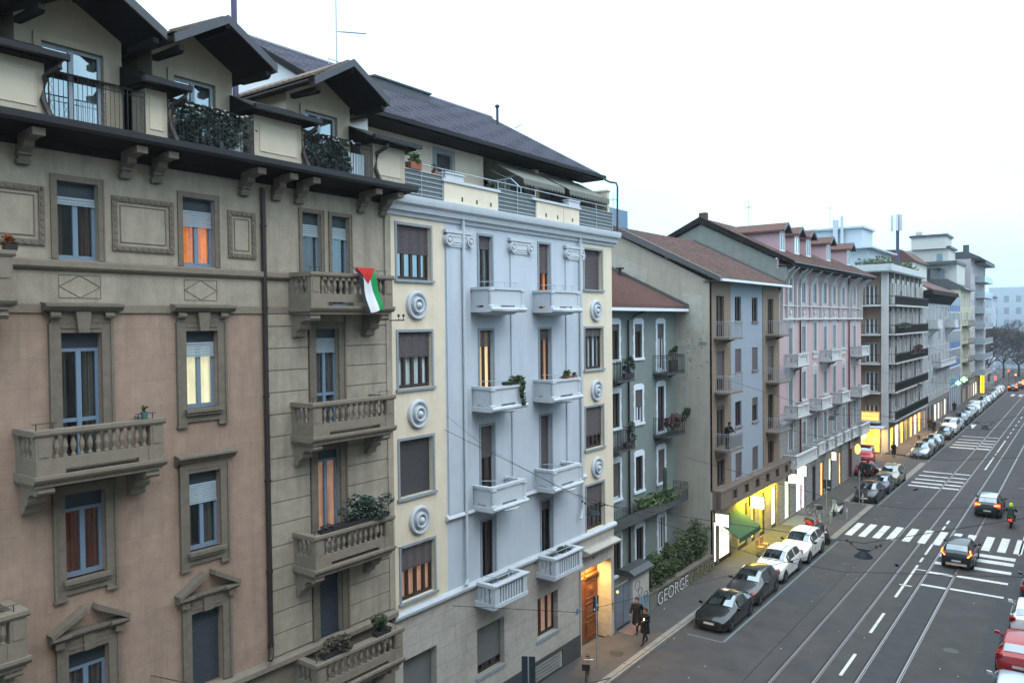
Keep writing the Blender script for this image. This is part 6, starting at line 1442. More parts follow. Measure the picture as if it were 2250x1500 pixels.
cable('left tram contact wire along the street', [(-10.2, -20, 6.0), (-10.2, 250, 6.0)], .01); cable('right tram contact wire along the street', [(-7.3, -20, 6.0), (-7.3, 250, 6.0)], .01)
for y in (30.2, 42.0, 58.0, 75.0): cable('thin tram span wire crossing the street at about %d metres' % y, [(-18.8, y, 7.6), (-10.2, y, 6.15), (-7.3, y, 6.15), (1.1, y, 7.4)], .011)
cable('slack cable across the corner of the stone and cream buildings', [(-18.8, 18.45, 8.0), (-18.6, 19.2, 7.75), (-18.7, 20.2, 7.9)], .012); cable('diagonal cable from the pale blue wall towards the street', [(-18.8, 21.5, 5.1), (-15, 24, 4.9), (-9, 32, 6.0)], .01)
cable('cable leaving the wall hook on the pink stone facade', [(-18.8, 10.1, 6.75), (-14, 14, 5.2), (-10.2, 18, 6.0)], .014)
cable('upper diagonal cable from the pale blue wall', [(-18.8, 21.3, 12.1), (-17, 21.3, 11.1), (-12.5, 21.2, 9.6)], .005)
# ================================================================ VEHICLES
TYRE = mat('tyre rubber', (.012, .012, .012), .85, .1); RIM = mat('alloy rim', (.35, .36, .38), .3, .1, metal=.8); BLKP = mat('black plastic', (.015, .015, .016), .6, .05)
PLATE = mat('number plate', (.6, .6, .6), .5, 0); HEAD = mat('clear headlamp', (.7, .75, .8), .12, 0, metal=.4); TAILR = mat('red tail lamp', (.25, .01, .01), .2, 0); TAILON = mat('lit tail lamp', (1, .05, .02), var=0, emit=3.5, ecol=(1, .035, .01)); TAILON2 = mat('lit orange lamp core', (1, .5, .1), var=0, emit=4, ecol=(1, .4, .05))
PROF = {  # y, low, belt, top, halfwidth, half top
 'hatch': [(0, .32, .5, .56, .55, .45), (.05, .25, .62, .68, .70, .6), (.2, .2, .68, .78, .8, .68), (.5, .18, .76, .87, .86, .72), (.95, .18, .86, .97, .88, .7), (1.15, .18, .9, 1.0, .885, .66), (1.55, .18, .93, 1.27, .89, .6), (1.95, .18, .94, 1.43, .89, .57), (2.6, .18, .95, 1.48, .89, .57), (3.3, .18, .97, 1.43, .885, .56), (3.55, .19, .98, 1.36, .87, .56), (3.85, .22, .98, 1.05, .84, .6), (4.0, .25, .88, .94, .8, .62), (4.08, .32, .6, .64, .7, .55)],
 'suv': [(0, .4, .62, .68, .62, .5), (.05, .3, .76, .84, .76, .64), (.2, .25, .84, .95, .84, .72), (.5, .22, .92, 1.02, .9, .75), (.95, .22, 1.0, 1.12, .915, .72), (1.15, .22, 1.03, 1.16, .92, .68), (1.5, .22, 1.06, 1.42, .92, .64), (1.9, .22, 1.07, 1.6, .92, .61), (2.6, .22, 1.08, 1.66, .92, .61), (3.5, .22, 1.1, 1.62, .92, .6), (3.85, .22, 1.1, 1.55, .91, .6), (4.15, .25, 1.1, 1.16, .88, .64), (4.3, .3, 1.0, 1.06, .84, .65), (4.36, .38, .7, .76, .74, .56)],
 'sport': [(0, .28, .44, .48, .55, .45), (.06, .2, .55, .6, .74, .62), (.25, .16, .62, .7, .84, .7), (.6, .15, .7, .79, .9, .74), (1.15, .15, .78, .87, .91, .7), (1.4, .15, .81, .9, .91, .66), (1.85, .15, .84, 1.14, .91, .6), (2.3, .15, .86, 1.3, .905, .55), (2.75, .15, .87, 1.33, .905, .55), (3.3, .16, .9, 1.2, .91, .55), (3.75, .18, .92, 1.02, .9, .6), (4.0, .22, .9, .97, .86, .64), (4.15, .28, .72, .78, .8, .6), (4.2, .34, .5, .54, .7, .5)],
 'van': [(0, .4, .7, .8, .7, .6), (.08, .3, .95, 1.05, .85, .72), (.3, .25, 1.05, 1.2, .93, .75), (.7, .25, 1.15, 1.3, .95, .74), (.9, .25, 1.2, 1.4, .95, .74), (1.0, .25, 1.22, 1.5, .95, .74), (1.4, .25, 1.25, 1.8, .95, .76), (1.8, .25, 1.25, 1.95, .95, .76), (3.0, .25, 1.25, 1.98, .95, .76), (4.3, .25, 1.25, 1.96, .95, .76), (4.45, .25, 1.25, 1.93, .94, .76), (4.6, .3, 1.2, 1.4, .93, .76), (4.66, .35, 1.1, 1.2, .9, .72), (4.7, .4, .8, .9, .85, .6)]}
def car(label, loc, rz, paint, kind='hatch', roofm=None, lit=None, scale=1.0, plate='', group=None, name='parked_car', tailstyle='block'):
    t = thing(name, label, 'car', loc, rz, group, True); t.scale = (scale,) * 3
    pr = PROF[kind]; L_ = pr[-1][0]; y0 = -L_ / 2
    def sec(p):
        y, lo, be, tp, hw, ht = p; y += y0
        h = [(0, lo), (hw * .9, lo), (hw * .985, lo + .1), (hw, (lo + be) / 2), (hw * .995, be - .1), (hw * .965, be), (ht + (hw * .965 - ht) * .06, tp - .045), (ht * .86, tp - .008), (0, tp + .012)]
        return [(x, y, z) for x, z in h] + [(-x, y, z) for x, z in h[-2:0:-1]]
    S = [sec(p) for p in pr]; n = len(S[0]); m = MB(); P_ = [q for s in S for q in s]; f = [(i * n + k, i * n + (k + 1) % n, (i + 1) * n + (k + 1) % n, (i + 1) * n + k) for i in range(len(S) - 1) for k in range(n)]
    f += [tuple(range(n))[::-1], tuple(range((len(S) - 1) * n, len(S) * n))]; m.add(P_, f); body = m.build('body', paint, t, smooth=True, angle=32)
    def pt(i, fr, k, off=.012):   # point between stations / section points
        i0 = int(i); a = i - i0; i1 = min(i0 + 1, len(S) - 1); k0 = int(k); b = k - k0; k1 = (k0 + 1) % n
        A_ = Vector(S[i0][k0]).lerp(Vector(S[i0][k1]), b); B = Vector(S[i1][k0]).lerp(Vector(S[i1][k1]), b); q = A_.lerp(B, a)
        return (q.x + off * (1 if q.x > 0 else -1) * fr, q.y, q.z + (off if fr == 0 else .0))
    for sg, nm in ((1, 'side_window'), (-1, 'side_window')):
        m = MB()
        for (a, b) in ((5.25, 7.0), (7.0, 8.1), (8.25, 9.2), (9.25, 10.3)):
            ks = (5.12, 5.93) if b < 10 else (5.2, 5.88)
            st = 4; pts = []
            for q in range(st + 1):
                i = a + (b - a) * q / st; pts += [pt(i, 1, ks[0]), pt(i, 1, ks[1])]
            if sg < 0: pts = [(-x, y, z) for x, y, z in pts]
            m.add(pts, [(2 * q, 2 * q + 2, 2 * q + 3, 2 * q + 1) for q in range(st)])
        m.build(nm, CARGLASS, t)
    def glasspane(nm, i0, i1, sgn):
        m = MB(); cols = []
        for q in range(4):
            i = i0 + (i1 - i0) * q / 3
            row = [pt(i, 0, 6.25), pt(i, 0, 7.0), pt(i, 0, 7.5), pt(i, 0, 7.99)]
            row = row + [(-x, y, z) for x, y, z in row[::-1]]; cols += [(x, y + sgn * .012, z + .006) for x, y, z in row]
        m.add(cols, [(q * 8 + k, (q + 1) * 8 + k, (q + 1) * 8 + k + 1, q * 8 + k + 1) for q in range(3) for k in range(7)]); m.build(nm, CARGLASS, t, smooth=True)
    glasspane('windscreen', 5.15, 6.9, -1); glasspane('rear_window', 10.1, 10.9, 1)
    if roofm:
        m = MB(); rows = []
        for q in range(5):
            i = 7.0 + 3.0 * q / 4; row = [pt(i, 0, 6.3), pt(i, 0, 7.0), pt(i, 0, 7.6), pt(i, 0, 7.99)]; row += [(-x, y, z) for x, y, z in row[::-1]]; rows += [(x, y, z + .004) for x, y, z in row]
        m.add(rows, [(q * 8 + k, (q + 1) * 8 + k, (q + 1) * 8 + k + 1, q * 8 + k + 1) for q in range(4) for k in range(7)]); m.build('roof', roofm, t, smooth=True)
    m = MB()
    for i_ in (5.3, 7.05, 9.25):
        for s in (1, -1): m.tube([(s * x, y, z) for x, y, z in (pt(i_, 1, k_, .002) for k_ in (1.9, 2.5, 3.2, 4.0, 4.9))], .009, 3)
    for s in (1, -1): m.tube([(s * x, y, z) for x, y, z in (pt(i_, 1, 3.1, .002) for i_ in (5.3, 6, 7, 8, 9.25))], .006, 3); m.box(F0, s * pr[6][4] * .99 - .02, s * pr[6][4] * .99 + .012, y0 + 1.2, y0 + L_ - 1.25, pr[6][1] + .02, pr[6][1] + .1)
    m.build('door_seam', BLKP, t)
    R_ = .34 if kind != 'suv' else .37; hw = pr[6][4]
    for yy in (y0 + .78, y0 + L_ - .8):
        for s in (-1, 1):
            W = MB(); W.lathe((yy, 0, R_), [(R_ * .72, -.2), (R_ * .96, -.2), (R_, -.16), (R_, .0), (R_ * .94, .03), (R_ * .66, .035)], 18, F=Frame((s * (hw - .02), 0, 0), (0, 1, 0), (s, 0, 0)), axis='d'); W = W.build('wheel', TYRE, t, smooth=True)
            r = MB(); fr_ = Frame((s * (hw - .02), 0, 0), (0, 1, 0), (s, 0, 0)); r.lathe((yy, 0, R_), [(R_ * .66, .0), (R_ * .66, .03), (R_ * .56, .03), (R_ * .5, .005), (.06, .01), (.05, .035), (.0, .035)], 16, F=fr_, axis='d')
            for k in range(5):
                a = k * 2 * PI / 5; r.tube([fr_(yy + .04 * math.cos(a), .02, R_ + .04 * math.sin(a)), fr_(yy + R_ * .6 * math.cos(a), .025, R_ + R_ * .6 * math.sin(a))], .022, 4)
            r.build('rim', RIM, W)
            a_ = MB(); a_.lathe((yy, 0, R_ + .01), [(R_ * 1.1, -.2), (R_ * 1.15, .0), (R_ * 1.15, .012), (.1, .014)], 18, F=Frame((s * (hw - .018), 0, 0), (0, 1, 0), (s, 0, 0)), axis='d'); a_.build('wheel_arch', BLKP, t)
    b_ = pr[1][2]
    for s in (-1, 1):
        h = MB(); xa, xb = s * pr[2][4] * .52, s * pr[2][4] * .97
        h.add([(xa, y0 + .03, b_ - .06), (xb, y0 + .2, b_ - .01), (xb * 1.01, y0 + .52, b_ + .1), (xa * 1.1, y0 + .16, b_ + .08), (xa, y0 + .2, b_ - .1), (xb * .95, y0 + .5, b_ - .06)], [(0, 1, 2, 3), (0, 4, 5, 1), (1, 5, 2), (0, 3, 4), (3, 2, 5, 4)]); h.build('headlight', HEAD, t)
        mi = MB(); mi.prism(F0, [(s * hw * .97, pr[5][2] + .02), (s * (hw + .2), pr[5][2] + .04), (s * (hw + .2), pr[5][2] + .17), (s * (hw + .02), pr[5][2] + .15)], y0 + 1.42, y0 + 1.52); mi.build('mirror', paint if kind != 'suv' else BLKP, t)
        q = pr[-3]; zl = q[2]; xo = s * q[4]
        tl = MB()
        if tailstyle == 'block' or tailstyle == 'wide': 
            w_ = .42 if tailstyle == 'wide' else .24
            tl.prism(F0, [(xo * 1.02, zl - .02), (xo * .9, zl + .06), (xo - s * w_, zl - .02), (xo - s * w_, zl - .1), (xo * .98, zl - .24)], y0 + q[0] - .1, y0 + L_ + .0)
        else:
            for (xa, za), (xb, zb) in (((xo * .88, zl + .24), (xo * .98, zl + .0)), ((xo * .98, zl + .0), (xo * .74, zl - .22))): tl.tube([(xa, y0 + L_ - .12, za), (xb, y0 + L_ + .0, zb)], .055, 5)
        tl = tl.build('taillight', lit or TAILR, t)
        if lit:
            c_ = MB(); 
            if tailstyle == 'wide': c_.tube([(xo * .95, y0 + L_ + .02, zl - .04), (xo - s * .38, y0 + L_ + .03, zl - .06)], .03, 5)
            else: c_.tube([(xo * .88, y0 + L_ - .05, zl + .22), (xo * .97, y0 + L_ + .05, zl), (xo * .75, y0 + L_ + .05, zl - .2)], .026, 5)
            c_.build('lamp_core', TAILON2, tl)
    m = MB(); m.prism(F0, [(-.52, .34), (.52, .34), (.6, b_ - .14), (-.6, b_ - .14)], y0 - .005, y0 + .16); m.box(F0, -.62, .62, y0 + .0, y0 + .25, .2, .3); m.build('grille', BLKP, t)
    m = MB(); m.box(F0, -.26, .26, y0 - .02, y0 - .004, .4, .5); m.build('number_plate', PLATE, t)
    m = MB(); m.box(F0, -.6, .6, y0 + L_ - .14, y0 + L_ + .02, .28, .42); m.build('rear_bumper', mat('lit rear bumper', (.6, .4, .3), .5, .1) if (lit and tailstyle != 'wide') else BLKP, t)
    m = MB(); m.box(F0, -.26, .26, y0 + L_ + .02, y0 + L_ + .035, .52, .63); m.build('number_plate', PLATE, t)
    return t
def paint(n, c, rough=.3, metal=.3): return mat(n + ' car paint', c, rough, 0, metal=metal, coat=.6)
BLK = paint('black', (.012, .013, .015)); DG = paint('dark grey', (.05, .05, .055)); WH = paint('white', (.72, .71, .70), .35, 0); SIL = paint('silver', (.33, .35, .37), .3, .6); NAVY = paint('navy', (.02, .03, .06)); REDP = paint('red', (.35, .012, .02), .35, .1); GOLD = paint('champagne', (.3, .27, .22), .35, .5); PSIL = paint('pale silver', (.45, .5, .54), .3, .4)
pg = 'cars parked along the left kerb'
car('black low coupe parked nearest on the left kerb', (-15.22, 38.75, 0), 0, BLK, 'sport', group=pg)
car('dark grey hatchback parked between the black coupe and the white crossover', (-15.3, 43.1, 0), 0, DG, 'hatch', group=pg, scale=1.04)
car('white crossover parked beside the green awning', (-15.3, 47.65, 0), 0, WH, 'suv', group=pg, scale=.97)
car('tall white car parked just before the covered motorbikes', (-15.25, 52.3, 0), 0, WH, 'suv', group=pg, scale=1.02)
car('black hatchback parked just past the junction island', (-15.3, 72.0, 0), 0, BLK, 'hatch', group=pg)
car('small navy car second past the junction island', (-15.2, 76.3, 0), 0, NAVY, 'hatch', group=pg, scale=.95)
car('champagne estate parked last before the side street', (-15.2, 80.6, 0), 0, GOLD, 'suv', group=pg)
car('silver saloon parked first after the side street', (-15.3, 97.9, 0), 0, SIL, 'hatch', group=pg, scale=1.05)
car('dark car behind the silver saloon', (-15.3, 102.3, 0), 0, DG, 'hatch', group=pg)
car('red tinted silver hatchback third after the side street', (-15.3, 106.2, 0), 0, PSIL, 'hatch', group=pg)
car('dark green car just before the white van', (-15.3, 114.6, 0), 0, paint('dark green', (.02, .04, .035)), 'hatch', group=pg)
car('white van in the row opposite the far crossing', (-15.3, 120.0, 0), 0, WH, 'van', group=pg, name='parked_van')
sq = [(125, SIL, 'hatch', 'silver car right behind the white van'), (131.4, NAVY, 'suv', 'navy car near the painted triangle'), (136.5, BLK, 'hatch', 'black car a little past the painted triangle'), (141.8, DG, 'suv', 'dark grey tall car before the second white van'), (147, WH, 'van', 'second white van farther up the row'), (152.3, SIL, 'hatch', 'silver car after the second white van'), (157.2, DG, 'hatch', 'grey car by the blue panelled building'), (162, PSIL, 'suv', 'pale silver car by the yellow building'), (167, NAVY, 'hatch', 'navy car by the yellow building'), (172, PSIL, 'hatch', 'pale car at the start of the tower block'), (177, DG, 'hatch', 'grey car along the tower block'), (182, SIL, 'suv', 'silver car along the tower block'), (187, WH, 'hatch', 'white car at the far end of the row'), (192, DG, 'hatch', 'last dark car at the far end of the row')]
for y, p_, k_, lab in sq: car(lab, (-15.3, y, 0), 0, p_, k_, group=pg, name='parked_car' if k_ != 'van' else 'parked_van')
car('black crossover waiting on the near crossing with chevron tail lights', (-6.65, 56.6, 0), PI, BLK, 'suv', scale=.94, lit=TAILON, tailstyle='chev', name='moving_car', group='cars driving away with brake lights on')
car('black car ahead with wide orange red tail lights and pale roof', (-6.45, 72.2, 0), PI, BLK, 'suv', scale=.97, roofm=PSIL, lit=TAILON, tailstyle='wide', name='moving_car', group='cars driving away with brake lights on')
pg2 = 'cars parked along the right kerb'
car('white hatchback parked on the right, seen from behind', (-2.3, 46.4, 0), PI, WH, 'hatch', group=pg2); car('red hatchback parked on the right between white and silver cars', (-2.4, 41.2, 0), PI, REDP, 'hatch', group=pg2, scale=1.04)
car('pale silver car cut by the bottom right corner', (-2.3, 36.3, 0), PI, PSIL, 'hatch', group=pg2); car('dark car parked beyond the white one on the right', (-2.2, 51.8, 0), PI, NAVY, 'hatch', group=pg2)
car('red van parked at the mouth of the side street', (-19.6, 90.0, 0), R(10), REDP, 'van', name='parked_van')
car('small red hatchback tucked beside the pink building corner', (-18.0, 83.0, .12), 0, REDP, 'hatch', scale=.8)
car('white van crossing at the far end of the street', (-9.5, 214, 0), R(-70), WH, 'van', name='moving_van'); car('dark car with orange lights queueing at the far end', (-12.6, 205, 0), PI, DG, 'suv', lit=TAILON, tailstyle='wide', name='moving_car', group='queue of traffic at the far end')
car('silver car with orange lights queueing beside it at the far end', (-10.2, 204, 0), PI, SIL, 'hatch', lit=TAILON, tailstyle='wide', name='moving_car', group='queue of traffic at the far end')
for x_, y_, p_, lab in ((-13.4, 197, BLK, 'black car braking at the head of the far junction'), (-8.2, 200, DG, 'grey car braking third in the far queue'), (-11.4, 211, SIL, 'silver car braking behind the far queue'), (-9.9, 196.5, WH, 'white car braking nearest in the far queue')):
    car(lab, (x_, y_, 0), PI, p_, 'hatch', lit=TAILON, tailstyle='wide', name='moving_car', group='queue of traffic at the far end')
def farlight(label, x, y, z, r, col, e, cat='traffic light', h=None):
    t = thing('far_light', label, cat, (x, y, 0), group='lights glowing at the far crossing'); m = MB(); m.tube([(x, y, 0), (x, y, z)], .06, 5); m.build('pole', DARKMETAL, t)
    m = MB(); m.box(F0, x - r, x + r, y - .15, y + .05, z - (h or r), z + (h or r)); m.build('lamp', mat('signal ' + label[:14], col, emit=e, ecol=col), t)
farlight('orange signal at the far crossing', -13.2, 200, 3.2, .14, (1, .25, .02), 5); farlight('red signal at the far crossing', -14.6, 202, 3.9, .13, (1, .04, .03), 5); farlight('red signal by the tower block', -16.6, 196, 2.6, .12, (1, .05, .04), 4, h=.4); farlight('white glare of headlights at the far right', -6.9, 196, .8, .32, (1, .95, .85), 8); farlight('violet white glare at the far right', -7.6, 205, 1.3, .4, (.8, .7, 1), 4); farlight('tall orange barrier light at the far crossing', -11.6, 201, 1.6, .5, (1, .2, .03), 2.2, h=.5)  # white and violet glares are glowing boxes added on poles, not signals
t = thing('illuminated_panel', 'tall yellow illuminated panel on the pavement by the tower block', 'sign', (-17.6, 183, 0)); m = MB(); m.box(F0, -18.1, -17.45, 183, 183.3, .4, 4.2); m.build('light_face', mat('yellow panel', (1, .65, .05), emit=1.6, ecol=(1, .58, .03)), t); m = MB(); m.box(F0, -17.75, -17.65, 182.97, 183.0, .2, 4.0); m.build('frame', DARKMETAL, t)
for i, (y, z, lab) in enumerate(((158, 4.7, 'green pharmacy cross on the wall before the yellow building'), (150.5, 4.6, 'smaller green glowing cross nearer along the same wall'))):
    t = thing('pharmacy_cross', lab, 'sign', (-18.1, y, z), group='green pharmacy crosses'); s_ = side(y); m = MB(); k = .5 if i == 0 else .4; m.box(s_, -18.1 - k * .33, -18.1 + k * .33, 0, .2, z - k, z + k); m.box(s_, -18.1 - k, -18.1 - k * .33, 0, .2, z - k * .33, z + k * .33); m.box(s_, -18.1 + k * .33, -18.1 + k, 0, .2, z - k * .33, z + k * .33); m.build('light_face', mat('green neon', (.4, 1, .5), emit=2.2 if i == 0 else 1.0, ecol=(.35, 1, .5)), t)
# two wheelers
def scooter(label, loc, rz, bm, bulk=1.0, lit=False, name='scooter'):
    t = thing(name, label, 'scooter', loc, rz, None, True)
    for yy in (-.62, .62):
        m = MB(); m.lathe((yy, 0, .27), [(.16, -.05), (.26, -.05), (.28, 0), (.26, .05), (.16, .05)], 14, F=Frame((0, 0, 0), (0, 1, 0), (1, 0, 0)), axis='d'); W = m.build('wheel', TYRE, t, smooth=True); m = MB(); m.lathe((yy, 0, .27), [(.17, -.03), (.17, .03), (.03, .05), (0, .05)], 10, F=Frame((0, 0, 0), (0, 1, 0), (1, 0, 0)), axis='d'); m.build('rim', RIM, W)
    m = MB(); X_ = [(-.5, .55, .10), (-.42, .95, .16), (-.3, .9, .18), (-.3, .4, .16), (.0, .32, .17), (.15, .45, .18), (.3, .75, .17), (.75, .8, .13), (.8, .6, .08)]
    S_ = [(-.55, .35, .6, .08), (-.5, .4, .98, .17), (-.36, .3, 1.0, .19), (-.28, .27, .42, .17), (.05, .27, .4, .18), (.14, .3, .68, .19), (.4, .35, .76, .18), (.75, .5, .8, .13), (.9, .6, .74, .05)]
    P_ = []
    for y, a, b, w_ in S_: P_ += [(w_ * .6, y, a), (w_, y, (a + b) / 2), (w_ * .7, y, b), (-w_ * .7, y, b), (-w_, y, (a + b) / 2), (-w_ * .6, y, a)]
    m.add(P_, [(i * 6 + k, i * 6 + (k + 1) % 6, (i + 1) * 6 + (k + 1) % 6, (i + 1) * 6 + k) for i in range(8) for k in range(6)] + [(5, 4, 3, 2, 1, 0), (48, 49, 50, 51, 52, 53)]); m.build('body', bm, t, smooth=True)
    m = MB(); m.prismu(Frame((0, 0, 0), (1, 0, 0), (0, 1, 0)), [(.12, .74), (.85, .8), (.82, .88), (.4, .84), (.14, .8)], -.15, .15); m.build('seat', BLKP, t)
    m = MB(); m.tube([(-.34, -.4, 1.08), (0, -.46, 1.02), (.34, -.4, 1.08)], .02, 5); m.tube([(0, -.46, 1.02), (0, -.62, .3)], .03, 5); m.build('handlebar', BLKP, t)
    m = MB(); m.lathe((0, -.56, .86), [(.02, -.06), (.09, -.03), (.09, .03), (.02, .06)], 8); m.build('headlight', HEAD, t); m = MB(); m.prism(F0, [(-.12, .9), (.12, .9), (.16, 1.3), (-.16, 1.3)], -.54, -.52); m.build('windshield', mat('scooter screen', (.3, .35, .4), .2, 0), t)
    m = MB(); m.box(F0, -.09, .09, .88, .95, .6, .72); m.build('taillight', TAILON if lit else TAILR, t)
    return t
scooter('white scooter parked by the bollards on the junction island', (-16.0, 64.2, .12), R(-12), WH); scooter('black scooter behind the white car with red top box', (-16.0, 56.3, 0), R(80), BLK); scooter('red scooter wedged beside the black one', (-16.1, 58.2, .12), R(60), REDP); scooter('dark scooter nearest the parked white car', (-15.2, 55.6, 0), R(95), BLK)
scooter('dark scooter parked by the champagne estate', (-16.9, 82.3, .12), R(20), BLK); scooter('silver motorbike on the side street crossing', (-15.6, 85.0, 0), R(0), SIL); 
cov = thing('motorbike_cover', 'black draped cover over a motorbike at the kerb end', 'cover', (-15.3, 56.4, 0))
m = MB(); P_ = []
for (z, rx, ry) in ((0, .62, 1.05), (.35, .58, 1.0), (.8, .42, .85), (1.1, .3, .5), (1.25, .12, .25)):
    for k in range(14): a = 2 * PI * k / 14; P_.append((-15.3 + rx * math.cos(a) * (1 + .08 * math.sin(5 * a)), 56.6 + ry * math.sin(a) * (1 + .06 * math.cos(7 * a)), z))
m.add(P_, [(i * 14 + k, i * 14 + (k + 1) % 14, (i + 1) * 14 + (k + 1) % 14, (i + 1) * 14 + k) for i in range(4) for k in range(14)] + [tuple(range(56, 70))]); m.build('cloth', BLKP, cov)
def bicycle(label, loc, rz, col):
    t = thing('bicycle', label, 'bicycle', loc, rz, None, True)
    for y in (-.5, .5):
        m = MB(); m.tube([(0, y + .33 * math.cos(a * .3142), .34 + .33 * math.sin(a * .3142)) for a in range(21)], .02, 5); W = m.build('wheel', TYRE, t)
        m = MB(); [m.tube([(0, y, .34), (0, y + .32 * math.cos(a * .785), .34 + .32 * math.sin(a * .785))], .004, 3) for a in range(8)]; m.build('spokes', RIM, W)
    m = MB(); A_, B, C_, D_ = (0, -.5, .34), (0, -.38, .85), (0, .1, .82), (0, 0, .3)
    for a, b in ((A_, B), (B, C_), (B, D_), (C_, D_), (C_, (0, .5, .34)), (D_, (0, .5, .34))): m.tube([a, b], .018, 5)
    m.build('frame', col, t); m = MB(); m.tube([(-.28, -.3, 1.0), (-.1, -.4, 1.0), (.1, -.4, 1.0), (.28, -.3, 1.0)], .014, 4); m.tube([(0, -.38, .85), (0, -.4, 1.0)], .014, 4); m.build('handlebar', RIM, t)
    m = MB(); m.prism(F0, [(-.08, .95), (.08, .95), (.05, 1.0), (-.05, 1.0)], .0, .26); m.build('saddle', BLKP, t); m = MB(); m.box(F0, -.16, .16, -.75, -.48, .68, .95); m.build('basket', BLKP, t)
    return t
bicycle('red framed bicycle leaning by the signpost near the wooden door', (-17.35, 28.6, .12), R(25), mat('red bike paint', (.25, .02, .03), .4, 0))
bicycle('dark bicycle on the pavement near the tan chairs', (-17.4, 62.8, .12), R(60), BLKP)
# signposts and bollards
def signpost(label, x, y, h, plates, hb=0):
    t = thing('signpost', label, 'signpost', (x, y, hb)); m = MB(); m.tube([(x, y, hb), (x, y, h)], .03, 8); m.build('pole', mat('grey galvanised post', (.3, .32, .34), .5, .05, metal=.3), t)
    for (z0, z1, w_, rot) in plates:
        m = MB(); c, s = math.cos(rot), math.sin(rot); f = Frame((x, y, 0), (c, s, 0), (s, -c, 0)); m.box(f, -w_, w_, -.05, -.035, z0, z1); p = m.build('sign_plate', mat('dark sign back', (.02, .03, .04), .6, .1), t)
        m = MB(); m.box(f, .06, w_ * .8, -.035, -.03, z0 + .25, z0 + .32); m.box(f, -w_ * .7, -w_ * .4, -.035, -.03, z0 + .08, z0 + .16) ; m.build('sticker', WHITEP, p)
    return t
signpost('signpost with a dark rectangular sign back at the bottom edge', -17.2, 24.02, 2.75, [(1.25, 2.72, .26, R(30))], .1); signpost('thin signpost with a small dark plate in front of the wooden door', -17.6, 29.8, 3.3, [(2.6, 3.3, .16, R(70))], .1)
signpost('white banded post with a dark sign on the junction island', -16.7, 63.8, 3.0, [(2.0, 2.9, .3, R(20))], .1); signpost('thin post at the corner of the junction island', -15.45, 69.0, 3.0, [(2.5, 2.9, .12, 0)], .1); signpost('thin post before the silver saloon', -15.2, 95.0, 2.8, [(2.3, 2.7, .14, 0)], 0)
for i, (x, y, lab) in enumerate(((-15.9, 62.2, 'bollard left of the white scooter'), (-14.95, 62.8, 'bollard right of the white scooter'), (-15.7, 61.0, 'bollard in front of the white scooter'), (-15.15, 68.8, 'stub bollard before the black hatchback'), (-15.0, 85.0, 'bollard by the side street crossing'))):
    t = thing('bollard', lab, 'bollard', (x, y, .12), group='grey steel bollards'); m = MB(); m.lathe((x, y, .12), [(.055, 0), (.055, .95), (.03, 1.0)], 8); m.build('post', mat('grey galvanised post', (.3, .32, .34)), t); m = MB(); m.lathe((x, y, .84), [(.057, 0), (.057, .12)], 8); m.build('band', WHITEP, t)
for (x0, x1, y, z, lab) in ((-17.4, -15.4, 76.0, 4.2, 'left'), (-4.0, -1.5, 95, 5, 'right')): pass
